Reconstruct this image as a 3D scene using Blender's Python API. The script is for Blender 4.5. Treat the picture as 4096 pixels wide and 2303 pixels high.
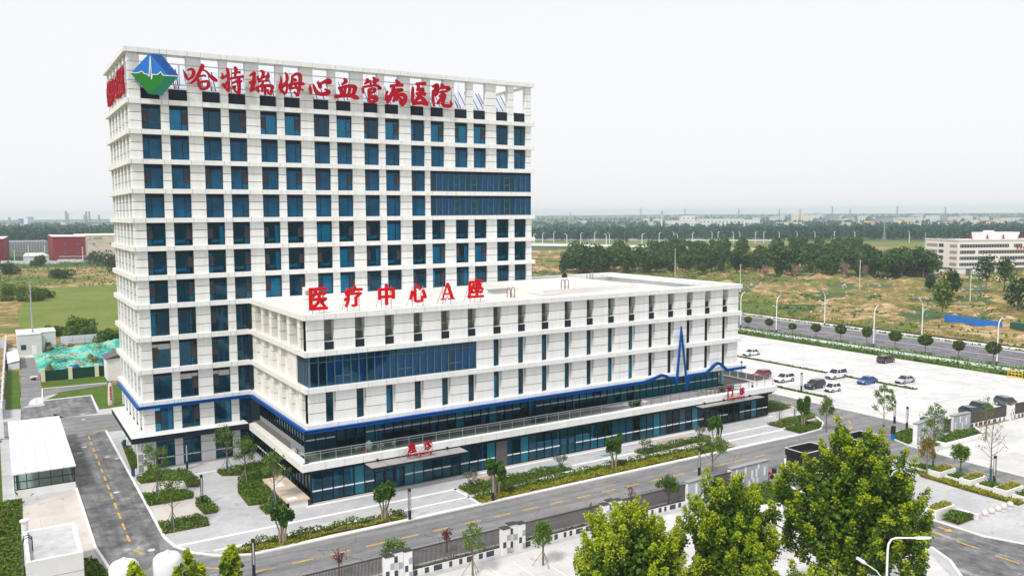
import bpy, math, random, json
from mathutils import Vector, Matrix
for o in list(bpy.data.objects): bpy.data.objects.remove(o)
SC = bpy.context.scene
COL = SC.collection
R = random.Random(7)
rad = math.radians
# ---------------------------------------------------------------- camera
HAZE = 1.5e-4
CX, CY, CZ = -15.578, -118.274, 33.888
YAW, PITCH, ROLL, FPX = -0.5582, -0.0887, -0.0066, 3331.0
_fw = Vector((-math.sin(YAW)*math.cos(PITCH), math.cos(YAW)*math.cos(PITCH), math.sin(PITCH)))
_rt = Vector((math.cos(YAW), math.sin(YAW), 0)); _up = _rt.cross(_fw)
_c, _s = math.cos(ROLL), math.sin(ROLL)
RT = _c*_rt + _s*_up; UP = -_s*_rt + _c*_up; FW = _fw
CAM = Vector((CX, CY, CZ))
cd = bpy.data.cameras.new('camera'); cam = bpy.data.objects.new('camera', cd); COL.objects.link(cam)
cd.sensor_width = 36; cd.sensor_fit = 'HORIZONTAL'; cd.lens = FPX/4096*36
cd.clip_start = 1; cd.clip_end = 30000
M = Matrix((RT, UP, -FW)).transposed().to_4x4(); M.translation = CAM
cam.matrix_world = M
SC.camera = cam
# ---------------------------------------------------------------- sky, sun, exposure
SUN_DIR = Vector((-0.80, -0.42, 1.15)).normalized()      # towards the sun
W = bpy.data.worlds.new('World'); SC.world = W; W.use_nodes = True
nt = W.node_tree; nt.nodes.clear()
wo = nt.nodes.new('ShaderNodeOutputWorld'); bg = nt.nodes.new('ShaderNodeBackground')
sky = nt.nodes.new('ShaderNodeTexSky'); sky.sky_type = 'NISHITA'; sky.sun_disc = False
sky.sun_elevation = math.asin(SUN_DIR.z); sky.sun_rotation = math.atan2(SUN_DIR.x, SUN_DIR.y)
sky.dust_density = 4; sky.air_density = 1
cl = nt.nodes.new('ShaderNodeMixRGB'); cl.inputs[0].default_value = 0.90     # high white overcast over the blue
cl.inputs[2].default_value = (5.0, 4.98, 5.08, 1)
nt.links.new(sky.outputs[0], cl.inputs[1]); nt.links.new(cl.outputs[0], bg.inputs[0])
bg.inputs[1].default_value = 0.10
nt.links.new(bg.outputs[0], wo.inputs[0])
sl = bpy.data.lights.new('sun', 'SUN'); sl.energy = 1.5; sl.angle = rad(10); sl.color = (1, .965, .90)
so = bpy.data.objects.new('sun', sl); COL.objects.link(so)
so.rotation_euler = SUN_DIR.to_track_quat('Z', 'Y').to_euler()
SC.view_settings.view_transform = 'Standard'; SC.view_settings.look = 'None'
SC.view_settings.exposure = 1.0; SC.view_settings.gamma = 1
SC.render.engine = 'CYCLES'
cy = SC.cycles
cy.max_bounces = 6; cy.diffuse_bounces = 2; cy.glossy_bounces = 3; cy.transmission_bounces = 4; cy.transparent_max_bounces = 12; cy.volume_bounces = 1
cy.use_denoising = True
# ---------------------------------------------------------------- measuring: photo pixel -> place in the world (metres)
def ray(u, v): return FW + RT*((u-2048)/FPX) + UP*((1151.5-v)/FPX)
def g(u, v, z=0.0):                     # 2576-wide frame -> ground point at height z
    w = ray(u*1.59006, v*1.59006); p = CAM + w*((z-CZ)/w.z); return (p.x, p.y)
def py(u, v, y):                        # 4096-wide frame -> (x,z) on the plane y
    w = ray(u, v); p = CAM + w*((y-CY)/w.y); return (p.x, p.z)
def px(u, v, x):
    w = ray(u, v); p = CAM + w*((x-CX)/w.x); return (p.y, p.z)
def far(u, v, d):                       # 2576-wide frame, at plan distance d
    w = ray(u*1.59006, v*1.59006); k = d/math.hypot(w.x, w.y); return CAM + w*k
# ---------------------------------------------------------------- mesh builder
class MB:
    def __init__(s): s.v=[]; s.f=[]; s.m=[]; s.T=None
    def add(s, vs, fs, m=0):
        b=len(s.v)
        if s.T is not None: vs=[tuple(s.T @ Vector(p)) for p in vs]
        s.v += [tuple(p) for p in vs]
        s.f += [tuple(b+i for i in f) for f in fs]
        s.m += [m]*len(fs) if isinstance(m,int) else list(m)
        return s
    def box(s, x0,y0,z0,x1,y1,z1, m=0):
        if x0>x1: x0,x1=x1,x0
        if y0>y1: y0,y1=y1,y0
        if z0>z1: z0,z1=z1,z0
        return s.add([(x0,y0,z0),(x1,y0,z0),(x1,y1,z0),(x0,y1,z0),(x0,y0,z1),(x1,y0,z1),(x1,y1,z1),(x0,y1,z1)],
              [(0,3,2,1),(4,5,6,7),(0,1,5,4),(1,2,6,5),(2,3,7,6),(3,0,4,7)], m)
    def prism(s, pts, z0, z1, m=0, mtop=None):
        n=len(pts)
        if sum(pts[i][0]*pts[(i+1)%n][1]-pts[(i+1)%n][0]*pts[i][1] for i in range(n))<0: pts=pts[::-1]
        vs=[(x,y,z0) for x,y in pts]+[(x,y,z1) for x,y in pts]
        fs=[tuple(range(n-1,-1,-1)), tuple(range(n,2*n))]+[(i,(i+1)%n,n+(i+1)%n,n+i) for i in range(n)]
        return s.add(vs, fs, [m, m if mtop is None else mtop]+[m]*n)
    def sheet(s, pts, z, m=0):
        n=len(pts)
        if sum(pts[i][0]*pts[(i+1)%n][1]-pts[(i+1)%n][0]*pts[i][1] for i in range(n))<0: pts=pts[::-1]
        return s.add([(x,y,z) for x,y in pts],[tuple(range(n))],m)
    def cyl(s, x,y,z0,z1,r,n=12,m=0,r2=None,caps=True):
        r2=r if r2 is None else r2
        vs=[(x+r*math.cos(2*math.pi*i/n),y+r*math.sin(2*math.pi*i/n),z0) for i in range(n)]
        vs+=[(x+r2*math.cos(2*math.pi*i/n),y+r2*math.sin(2*math.pi*i/n),z1) for i in range(n)]
        fs=[(i,(i+1)%n,n+(i+1)%n,n+i) for i in range(n)]
        if caps: fs+=[tuple(range(n-1,-1,-1)),tuple(range(n,2*n))]
        return s.add(vs,fs,m)
    def lathe(s, prof, x=0,y=0,z=0,n=20,m=0):
        vs=[];fs=[]
        for r,h in prof:
            for i in range(n): vs.append((x+r*math.cos(2*math.pi*i/n),y+r*math.sin(2*math.pi*i/n),z+h))
        for k in range(len(prof)-1):
            for i in range(n): fs.append((k*n+i,k*n+(i+1)%n,(k+1)*n+(i+1)%n,(k+1)*n+i))
        fs.append(tuple(range(n-1,-1,-1)));fs.append(tuple((len(prof)-1)*n+i for i in range(n)))
        return s.add(vs,fs,m)
    def tube(s, path, r, n=6, m=0):
        P=[Vector(p) for p in path]; rs=r if isinstance(r,(list,tuple)) else [r]*len(P)
        vs=[];fs=[];prev=None
        for k,p in enumerate(P):
            t=(P[min(k+1,len(P)-1)]-P[max(k-1,0)]).normalized()
            a=Vector((0,0,1)) if abs(t.z)<.9 else Vector((1,0,0))
            if prev is not None:
                x=(prev-t*prev.dot(t)); x=x.normalized() if x.length>1e-6 else t.cross(a).normalized()
            else: x=t.cross(a).normalized()
            prev=x; y=t.cross(x)
            for i in range(n):
                q=p+(x*math.cos(2*math.pi*i/n)+y*math.sin(2*math.pi*i/n))*rs[k]; vs.append(tuple(q))
        for k in range(len(P)-1):
            for i in range(n): fs.append((k*n+i,k*n+(i+1)%n,(k+1)*n+(i+1)%n,(k+1)*n+i))
        fs.append(tuple(range(n-1,-1,-1)));fs.append(tuple((len(P)-1)*n+i for i in range(n)))
        return s.add(vs,fs,m)
    def plate(s, pts, o, ux, uz, d, m=0, mside=None):   # 2D outline on axes ux,uz from o, thickness d towards the front (ux x uz negative)
        o=Vector(o);ux=Vector(ux);uz=Vector(uz);nrm=ux.cross(uz).normalized(); n=len(pts)
        if sum(pts[i][0]*pts[(i+1)%n][1]-pts[(i+1)%n][0]*pts[i][1] for i in range(n))<0: pts=pts[::-1]
        a=[tuple(o+ux*x+uz*z) for x,z in pts]; b=[tuple(o+ux*x+uz*z+nrm*d) for x,z in pts]
        fs=[tuple(range(n-1,-1,-1)),tuple(range(n,2*n))]+[(i,(i+1)%n,n+(i+1)%n,n+i) for i in range(n)]
        return s.add(a+b,fs,[m,m]+[m if mside is None else mside]*n)
    def mesh(s, name, mats, smooth=False):
        me=bpy.data.meshes.new(name); me.from_pydata(s.v,[],s.f)
        for m in (mats if isinstance(mats,(list,tuple)) else [mats]): me.materials.append(m)
        if any(s.m): me.polygons.foreach_set('material_index', s.m)
        if smooth: me.polygons.foreach_set('use_smooth',[True]*len(s.f))
        me.update(); return me
    def build(s, name, mats, parent=None, loc=None, rz=0, smooth=False):
        return link(name, s.mesh(name,mats,smooth), parent, loc, rz)
def link(name, data, parent=None, loc=None, rz=0):
    o=bpy.data.objects.new(name,data); COL.objects.link(o)
    if parent is not None: o.parent=parent
    if loc is not None: o.location=loc
    if rz: o.rotation_euler=(0,0,rz)
    return o
def tag(o, label, cat, group=None, kind=None):
    if label: o['label']=label
    if cat: o['category']=cat
    if group: o['group']=group
    if kind: o['kind']=kind
    return o
def thing(name, label, cat, loc=(0,0,0), rz=0, group=None):
    o=link(name,None,None,loc,rz); o.empty_display_size=.3
    return tag(o,label,cat,group)
def struct(o): o['kind']='structure'; return o
def dup(src, loc, rz=0, label=None, scale=None, group=None):
    r=src.copy(); COL.objects.link(r); r.location=loc; r.rotation_euler=(0,0,rz)
    if scale is not None: r.scale=(scale,)*3 if isinstance(scale,(int,float)) else scale
    if label: r['label']=label
    if group: r['group']=group
    for ch in list(src.children):
        c=ch.copy(); COL.objects.link(c); c.parent=r
        for gch in list(ch.children):
            d=gch.copy(); COL.objects.link(d); d.parent=c
    return r
# ---------------------------------------------------------------- materials
MAT={}
def mat(name, col, rough=.6, spec=.4, metal=0., noise=None, streak=None, bump=None, coat=0., trans=0., emis=None):
    """noise=(scale, amount[, second colour]) varies the colour; bump=(scale,strength)"""
    m=bpy.data.materials.new(name); m.use_nodes=True; n=m.node_tree; b=n.nodes['Principled BSDF']
    b.inputs['Base Color'].default_value=(*col,1); b.inputs['Roughness'].default_value=rough
    b.inputs['Specular IOR Level'].default_value=spec; b.inputs['Metallic'].default_value=metal
    b.inputs['Coat Weight'].default_value=coat
    if noise:
        tc=n.nodes.new('ShaderNodeNewGeometry'); t=n.nodes.new('ShaderNodeTexNoise'); t.inputs['Scale'].default_value=noise[0]
        t.inputs['Detail'].default_value=5; t.inputs['Roughness'].default_value=.62
        n.links.new(tc.outputs['Position'],t.inputs['Vector'])
        r=n.nodes.new('ShaderNodeValToRGB'); a=noise[1]
        c2=noise[2] if len(noise)>2 else tuple(c*(1-a) for c in col)
        r.color_ramp.elements[0].position=.32; r.color_ramp.elements[1].position=.68
        r.color_ramp.elements[0].color=(*c2,1); r.color_ramp.elements[1].color=(*(min(1,c*(1+a*.35)) for c in col),1)
        n.links.new(t.outputs['Fac'],r.inputs[0]); n.links.new(r.outputs[0],b.inputs['Base Color'])
        if streak:                       # rain streaks: noise stretched down the wall
            mp=n.nodes.new('ShaderNodeMapping'); mp.inputs['Scale'].default_value=(streak[0],streak[0],streak[0]*.07); n.links.new(tc.outputs['Position'],mp.inputs['Vector'])
            t2=n.nodes.new('ShaderNodeTexNoise'); t2.inputs['Scale'].default_value=1; t2.inputs['Detail'].default_value=6; t2.inputs['Roughness'].default_value=.75; n.links.new(mp.outputs[0],t2.inputs['Vector'])
            r2=n.nodes.new('ShaderNodeValToRGB'); r2.color_ramp.elements[0].position=.36; r2.color_ramp.elements[1].position=.56; k=1-streak[1]; r2.color_ramp.elements[0].color=(k,k*.985,k*.96,1); r2.color_ramp.elements[1].color=(1,1,1,1); n.links.new(t2.outputs['Fac'],r2.inputs[0])
            mx=n.nodes.new('ShaderNodeMixRGB'); mx.blend_type='MULTIPLY'; mx.inputs[0].default_value=1; n.links.new(r.outputs[0],mx.inputs[1]); n.links.new(r2.outputs[0],mx.inputs[2]); n.links.new(mx.outputs[0],b.inputs['Base Color'])
    if bump:
        tc=n.nodes.new('ShaderNodeNewGeometry'); t=n.nodes.new('ShaderNodeTexNoise'); t.inputs['Scale'].default_value=bump[0]; t.inputs['Detail'].default_value=4
        n.links.new(tc.outputs['Position'],t.inputs['Vector'])
        bp=n.nodes.new('ShaderNodeBump'); bp.inputs['Strength'].default_value=bump[1]; bp.inputs['Distance'].default_value=.05
        n.links.new(t.outputs['Fac'],bp.inputs['Height']); n.links.new(bp.outputs[0],b.inputs['Normal'])
    if emis: b.inputs['Emission Color'].default_value=(*emis[0],1); b.inputs['Emission Strength'].default_value=emis[1]
    MAT[name]=m; return m
def glass(name, tint, gloss=(1,1,1), ior=1.5, mn=0.0):
    m=bpy.data.materials.new(name); m.use_nodes=True; n=m.node_tree; n.nodes.remove(n.nodes['Principled BSDF']); out=n.nodes['Material Output']
    t=n.nodes.new('ShaderNodeBsdfTransparent'); t.inputs[0].default_value=(*tint,1)
    gl=n.nodes.new('ShaderNodeBsdfGlossy'); gl.inputs['Roughness'].default_value=.03; gl.inputs[0].default_value=(*gloss,1)
    fr=n.nodes.new('ShaderNodeFresnel'); fr.inputs[0].default_value=ior
    mx=n.nodes.new('ShaderNodeMixShader'); 
    mm=n.nodes.new('ShaderNodeMath'); mm.operation='ADD'; mm.inputs[1].default_value=mn; n.links.new(fr.outputs[0],mm.inputs[0])
    n.links.new(mm.outputs[0],mx.inputs[0]); n.links.new(t.outputs[0],mx.inputs[1]); n.links.new(gl.outputs[0],mx.inputs[2]); n.links.new(mx.outputs[0],out.inputs[0])
    MAT[name]=m; return m
clad   = mat('white_cladding',(.83,.845,.84),.45,.3,noise=(.35,.05),streak=(1.6,.08))
clad2  = mat('white_cladding_sun_side',(.82,.80,.76),.5,.4,noise=(.35,.05),streak=(1.6,.08))  # same cladding, warmer on left-facing faces: sunlight tone put into the colour
joint  = mat('joint_shadow',(.14,.14,.14),.8)
lintel = mat('dark_panel',(.012,.020,.034),.6,.15)
frame  = mat('dark_frame',(.010,.016,.024),.5,.2)
vent   = mat('vent_mesh',(.055,.050,.062),.7,.2)
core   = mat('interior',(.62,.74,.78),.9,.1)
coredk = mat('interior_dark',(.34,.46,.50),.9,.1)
curt   = mat('curtain',(.48,.82,.82),.9,.1)
blind  = mat('roller_blind',(.55,.53,.50),.85,.1)
bedm   = mat('bed_linen',(.75,.82,.84),.9,.1)
film   = mat('blue_film',(.003,.092,.195),.18,.25,noise=(.45,.45))
pane   = glass('window_glass',(.24,.78,.92),(.55,.80,.95))
shopg  = glass('shop_glass',(.22,.76,.88),(.55,.80,.95))
railg  = glass('rail_glass',(.72,.86,.83))
bluem  = mat('blue_paint',(.002,.078,.33),.45,.12)
red    = mat('red_letter',(.40,.002,.014),.5,.12)
red2   = mat('bright_red_letter',(.66,.004,.010),.5,.12)
steel  = mat('galvanised',(.42,.45,.49),.4,.5,metal=.4)
roofm  = mat('white_roof',(.72,.70,.67),.8,.2,noise=(.12,.12),bump=(2,.1))
deckm  = mat('deck',(.17,.16,.145),.85,.2,noise=(.6,.25))
greym  = mat('grey_metal',(.30,.31,.33),.5,.4)
stripe = mat('white_stripe',(.85,.86,.88),.6)
# ================================================================ the hospital tower
TZ=[49.08,45.18,41.33,37.48,33.64,29.90,26.05,22.25,17.92,13.58,9.23,4.96]   # tops of the floor bands
T0, TB = 55.57, .62
TW, TD = 62.99, 22.4
WX=[]
for j in range(8): WX += [1.87+7.69*j, 5.29+7.69*j]
WWID=2.38
tower=thing('hospital_tower','tall white gridded hospital tower with dark blue windows and red rooftop lettering','building')
EP=.036
def paneled(mb, x0,x1,y0,y1,z0,z1,n=3,axis='x',m=0):
    """a pier clad in n panels with open joints"""
    h=(z1-z0)/n
    for i in range(n):
        mb.box(x0,y0,z0+i*h+(EP if i else 0),x1,y1,z0+(i+1)*h-(EP if i<n-1 else 0),m)
wall=MB()
PX=.45                         # pier face set back from the band
XJ=14.69                       # the podium starts here
def pier_spans(lo,hi,starts,w):
    sp=[];c=lo
    for s in starts:
        if s+w>hi: break
        sp.append((c,s)); c=s+w
    sp.append((c,hi)); return sp
LY=[2.0+3.45*i for i in range(6)]; LW=2.05     # left-hand side openings
for k in range(12):
    z0=TZ[k] ; z1=(TZ[k-1] if k else None)
rows=[(TZ[k+1],TZ[k]-TB,k+1) for k in range(11)]    # (bottom,top,row no)
STRIP=43.55
for zb,zt,k in rows:
    xmax = TW-PX if zb>22 else XJ+.6
    starts=[x for x in WX if x+.5<xmax]
    if k in (3,4):
        sp=pier_spans(PX,STRIP,[x for x in starts if x<STRIP-1],WWID)
    elif zb>22: sp=pier_spans(PX,xmax,starts,WWID)
    else: sp=[(PX,1.87),(4.25,5.29),(7.67,9.56),(11.94,12.98)]
    for a,b in sp: paneled(wall,a,b,PX,1.35,zb,zt)
    # joints' dark backing
    for a,b in sp: wall.box(a+.05,PX+.10,zb,b-.05,1.2,zt,1)
    c=1.35
    for y in LY:
        paneled(wall,PX,1.45,c+(.003 if c==1.35 else 0),y,zb,zt); wall.box(PX+.1,c+.05,zb,1.3,y-.05,zt,1); c=y+LW
    paneled(wall,PX,1.45,c,TD-PX,zb,zt)
    if zb>22:                                    # right side and back, plainer
        wall.box(TW-1.2,1.36,zb,TW-PX,TD-PX,zt)
    wall.box(1.46,TD-1.3,zb,TW-1.21,TD-PX,zt)
# ground storey piers
sp=[(PX,1.87),(4.25,5.29),(7.67,9.56),(11.94,12.98)]
for a,b in sp: paneled(wall,a,b,PX,1.35,0,4.2)
for a,b in sp: wall.box(a+.05,PX+.1,0,b-.05,1.2,4.2,1)
c=1.36
for y in LY:
    wall.box(PX,c,0,1.45,y,4.2); c=y+LW
wall.box(PX,c,0,1.45,TD-PX,4.2)
# screen storey columns above the top band
for a,b in pier_spans(PX,TW-PX,WX,WWID): 
    paneled(wall,a,b,PX,1.35,TZ[0],T0-TB,5); wall.box(a+.05,PX+.1,TZ[0],b-.05,1.2,T0-TB,1)
c=1.36
for y in LY: paneled(wall,PX,1.35,c,y,TZ[0],T0-TB,5); wall.box(PX+.1,c+.05,TZ[0],1.2,y-.05,T0-TB,1); c=y+LW
paneled(wall,PX,1.35,c,TD-PX,TZ[0],T0-TB,5)
for x in WX[::2]: wall.box(x+WWID+.3,TD-1.3,TZ[0],x+WWID+1.6,TD-PX,T0-TB)
for y in [6.2,11.5,16.8]: wall.box(TW-1.35,y,TZ[0],TW-PX,y+1.4,T0-TB)
wall.build('wall',[clad,joint],tower)
# bands: one ring per storey, panel joints as open gaps over a dark backing
def band(parent, zt, x0,x1,y0,y1, left=True, right=True, back=True, h=TB, seg=None, wide=1.9, name='floor_band', xin=None):
    mb=MB(); z0=zt-h
    xs=[x0+.35]+[e for x in WX for e in (x-.1,x+WWID+.1) if x0+.6<e<x1-.6] if seg is None else seg
    xs=[x0]+[x for x in xs if x0+.2<x<x1-.2]+[x1]
    for a,b in zip(xs,xs[1:]): mb.box(a+.02*(a>x0),y0,z0,b-.02*(b<x1),y0+.25,zt)
    mb.box(x0+.03,y0+.08,z0+.004,x1-.03,y0+wide,zt-.004,1)
    mb.box(x0+.02,y0+.2,zt-.003,x1-.02,y0+wide,zt+.012)       # capping
    mb.box(x0+.02,y0+.02,z0-.006,x1-.02,y0+wide,z0+.006)      # soffit
    if left:
        n=max(2,int((y1-y0)/2.1)); st=(y1-y0-.26)/n
        for i in range(n): mb.box(x0,y0+.26+i*st+.012,z0,x0+.25,y0+.26+(i+1)*st,zt,2)
        mb.box(x0+.08,y0+.3,z0+.004,x0+wide,y1-.05,zt-.004,1)
        mb.box(x0+.2,y0+wide,zt-.003,x0+wide,y1-.02,zt+.012,2); mb.box(x0+.02,y0+wide,z0-.006,x0+wide,y1-.02,z0+.006,2)
    if right:
        mb.box(x1-.25,y0+.26,z0,x1,y1,zt); mb.box(x1-wide,y0+wide+.01,z0+.002,x1-.26,y1,zt-.002)
    if back: mb.box(x0+.26,y1-wide,z0+.001,x1-.26,y1-.001,zt-.001)
    return mb.build(name,[clad,joint,clad2],parent)
band(tower,T0,0,TW,0,TD)
for k,z in enumerate(TZ[:8]): band(tower,z,0,TW,0,TD)
for z in TZ[8:11]: band(tower,z,0,XJ-.004,0,TD,right=False)
# lower slab / canopy round the tower foot
cn=MB()
cn.box(-1.37,-1.5,4.19,XJ-1.01,1.2,4.93,1); cn.box(-1.37,1.2,4.19,1.2,19.5,4.93,1)
cn.box(-1.39,-1.52,4.93,XJ-1.01,.44,4.97,0); cn.box(-1.39,.44,4.93,.44,19.5,4.97,2)
cn.box(.44,.44,4.93,13.6,1.3,5.0,0)
cn.build('foot_canopy',[clad,lintel,clad2],tower)
# floors and inside
ins=MB()
for z in TZ[:-1]: ins.box(2.0,1.36,z-.5,TW-1.25,TD-1.4,z-.1,0)
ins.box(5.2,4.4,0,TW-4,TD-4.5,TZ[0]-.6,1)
for zb,zt,k in rows:
    for x in [WX[i]+5.2 for i in range(0,16,2)]:
        if x<TW-3 and (zb>22 or x<14): ins.box(x,1.40,zb,x+.15,4.4,zt,0)
    ins.box(1.5,LY[-1]+LW+.3,zb,5.2,LY[-1]+LW+.5,zt,0)
ins.build('interior_core',[core,coredk],tower)
# roof deck
rf=MB(); rf.box(1.4,1.4,TZ[0]-.09,TW-1.4,TD-1.4,TZ[0]+.05); 
rf.box(8,12,TZ[0]+.05,30,TD-3,TZ[0]+3.6); rf.box(40,13,TZ[0]+.05,58,TD-3,TZ[0]+3.3); rf.box(44,12,TZ[0]+3.3,57,TD-3,TZ[0]+3.9)
rf.build('roof',[roofm],tower)
# dark infill panels of the screen storey
for i,x in enumerate(WX):
    mb=MB(); mb.box(x+.01,.85,TZ[0]+.02,x+WWID-.01,.95,TZ[0]+1.52); mb.box(x+.005,.82,TZ[0]+1.52,x+WWID-.005,.98,TZ[0]+1.60,1)
    mb.build('infill_panel',[lintel,clad],tower)
# windows -------------------------------------------------------
def win_frame(mb, w, h, side, lint=.46):
    """local: x 0..w, z 0..h, face y=0"""
    t=.055; hg=h-lint
    mb.box(0,-.02,hg,w,.12,h,1)
    mb.box(0,0,0,t,.1,hg); mb.box(w-t,0,0,w,.1,hg); mb.box(t,0,0,w-t,.1,t); mb.box(t,0,hg-t,w-t,.1,hg)
    sw=w*.34; xs=sw if side==0 else w-sw
    mb.box(xs-t/2,0,t,xs+t/2,.1,hg-t)
    a,b=(t,xs-t/2) if side==0 else (xs+t/2,w-t)
    z1=hg*.33; z2=hg*.86
    mb.box(a,.005,z1-.03,b,.095,z1+.03); mb.box(a,.005,z2-.03,b,.095,z2+.03)
    c,d=(xs+t/2,w-t) if side==0 else (t,xs-t/2)
    mb.box(c,.07,z1-.015,d,.09,z1+.015,3)
    return a,b,z1,z2,hg
def win_vent(mb,w,h,side,lint=.46):
    t=.055; hg=h-lint; sw=w*.34; xs=sw if side==0 else w-sw
    a,b=(t,xs-t/2) if side==0 else (xs+t/2,w-t)
    mb.box(a+.02,-.015,hg*.33+.03,b-.02,.02,hg*.86-.03,2)
CA={}
def wave_sheet(mb,x0,x1,z0,z1,y,amp=.05,per=.22,m=0):
    n=max(3,int((x1-x0)/per*3)); vs=[];fs=[]
    for i in range(n+1):
        x=x0+(x1-x0)*i/n; yy=y+amp*math.sin(2*math.pi*(x-x0)/per)
        vs+=[(x,yy,z0),(x,yy,z1)]
    for i in range(n): fs.append((2*i,2*i+2,2*i+3,2*i+1))
    mb.add(vs,fs,m)
def add_window(parent, x, y, z, w, h, side, style, lint=.46, rz=0):
    key=('w',round(w,2),round(h,2),side,lint)
    if key not in CA:
        mb=MB(); win_frame(mb,w,h,side,lint); CA[key]=mb.mesh('window',[frame,lintel,vent,steel])
    o=link('window',CA[key],parent,(x,y,z),rz)
    kp=('p',round(w,2),round(h,2),style[:4]=='film')
    if kp not in CA:
        mb=MB(); mb.box(.04,.045,.04,w-.04,.06,h-lint-.04); CA[kp]=mb.mesh('pane',[film if style[:4]=='film' else pane])
    link('pane',CA[kp],o)
    if style!='film' and R.random()<.8 or style=='filmv':
        kv=('v',round(w,2),round(h,2),side)
        if kv not in CA: mb=MB(); win_vent(mb,w,h,side,lint); CA[kv]=mb.mesh('vent_sash',[frame,lintel,vent])
        link('vent_sash',CA[kv],o)
    hg=h-lint
    if style in ('full','left','right'):
        kc=('c',round(w,2),round(h,2),style)
        if kc not in CA:
            mb=MB(); a,b={'full':(.1,w-.1),'left':(.08,w*.28),'right':(w*.74,w-.08)}[style]
            wave_sheet(mb,a,b,.08,hg-.05,.30); CA[kc]=mb.mesh('curtain',[curt])
        link('curtain',CA[kc],o)
    if style=='blind':
        kb=('b',round(w,2),round(h,2))
        if kb not in CA: mb=MB(); mb.box(.06,.0,hg-.75,w-.06,.03,hg-.02); CA[kb]=mb.mesh('roller_blind',[blind])
        link('roller_blind',CA[kb],o)
    return o
YW=.78
wl=[]
for zb,zt,k in rows:
    for i,x in enumerate(WX):
        if k in (3,4) and x>STRIP-1: continue
        if zb<22 and i>3: continue
        w=WWID
        if zb<22 and i==3: w=XJ-x-.08
        p=Vector((x,YW,(zb+zt)/2))-CAM
        wl.append(((zt-zb)*w/p.length_squared, i,k,x,zb,zt,w))
wl.sort(reverse=True)
styles5=['none','left','right','none','right','full']
rest=MB(); restg=MB()
bed_spots=[]
for n_,(sz,i,k,x,zb,zt,w) in enumerate(wl):
    side=i%2
    st = R.choice(['full','full','left','right','none','full']) if k==1 else 'film' if k in (2,4) else 'filmv' if k==3 else R.choice(styles5) if k<=7 else R.choice(['none','none','left','blind','right','none'])
    if n_<100: add_window(tower,x,YW,zb+.02,w,zt-zb-.03,side,st)
    else:
        rest.T=Matrix.Translation((x,YW,zb+.02)); win_frame(rest,w,zt-zb-.03,side)
        restg.box(x+.04,YW+.045,zb+.06,x+w-.04,YW+.06,zt-.5,1 if st[:4]=='film' else 0)
    if k in (5,6,7,8): bed_spots.append((x,zb,w,side))
rest.T=None
# the side windows facing left (seen edge-on) and the ground storey glass go into the same remaining lot
for zb,zt,k in rows+[(0,4.2,12)]:
    for y in LY:
        rest.box(1.30,y+.03,zb+.02,1.42,y+.10,zt-.02); rest.box(1.30,y+LW-.10,zb+.02,1.42,y+LW-.03,zt-.02)
        rest.box(1.31,y+.1,zt-.5,1.43,y+LW-.1,zt-.02,1); rest.box(1.31,y+.1,zb+.02,1.43,y+LW-.1,zb+.1)
        restg.box(1.35,y+.1,zb+.1,1.37,y+LW-.1,zt-.5,1 if k in (2,3,4) else 0)
ro=rest.build('window',[frame,lintel,vent,steel],tower); ro['kind']='stuff'
rg=restg.build('pane',[pane,film],ro); rg['kind']='stuff'
# ground storey glazing of the tower front
for x,w in ((1.87,2.38),(5.29,2.38),(9.56,2.38),(12.98,1.6)):
    mb=MB(); mb.box(x,.8,0,x+.08,.95,4.2); mb.box(x+w-.08,.8,0,x+w,.95,4.2); mb.box(x+.08,.81,3.3,x+w-.08,.94,3.4); mb.box(x+w/2-.04,.82,0,x+w/2+.04,.93,3.3); mb.box(x+.08,.815,1.2,x+w-.08,.85,1.32,1)
    o=mb.build('entrance_glazing',[frame,stripe],tower)
    mb=MB(); mb.box(x+.05,.87,0,x+w-.05,.885,4.2); mb.build('pane',[shopg],o)
# two-storey glazed strip
strf=mat('strip_mullion',(.11,.17,.21),.5,.2)
for zb,zt,k in rows:
    if k not in (3,4): continue
    mb=MB(); gl_=MB()
    mb.box(STRIP,.55,zt-.42,TW-PX-.003,.75,zt-.02,1); mb.box(STRIP,.56,zb+.02,TW-PX-.004,.74,zb+.12)
    n=18; xs=[STRIP+(TW-PX-STRIP-.08)*i/n for i in range(n+1)]
    for i,x in enumerate(xs): mb.box(x,.57,zb+.12,x+.07,.73,zt-.42)
    for i in (4,7,10,13,16): 
        mb.box(xs[i]+.07,.6,zb+1.1,xs[i+1],.7,zb+1.16); mb.box(xs[i]+.07,.6,zt-.9,xs[i+1],.7,zt-.84)
    for j in range(6): mb.box(TW-PX-.17,.9+j*1.3,zb+.12,TW-PX-.01,.97+j*1.3,zt-.42)
    mb.box(TW-PX-.19,.76,zt-.42,TW-PX-.005,8.5,zt-.02,1)
    s=mb.build('glazed_strip',[strf,lintel],tower)
    gl_.box(STRIP,.64,zb+.12,TW-PX-.1,.655,zt-.42); gl_.box(TW-PX-.1,.66,zb+.12,TW-PX-.085,8.5,zt-.42)
    gl_.build('pane',[pane],s)
    for i in range(0,18,1):
        if R.random()<.5:
            mb=MB(); wave_sheet(mb,xs[i]+.1,xs[i+1]-.05,zb+.15,zt-.45,.95); mb.build('curtain',[mat('blue_curtain',(.05,.28,.50),.9,.1)] if 'blue_curtain' not in MAT else [MAT['blue_curtain']],s)
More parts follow.
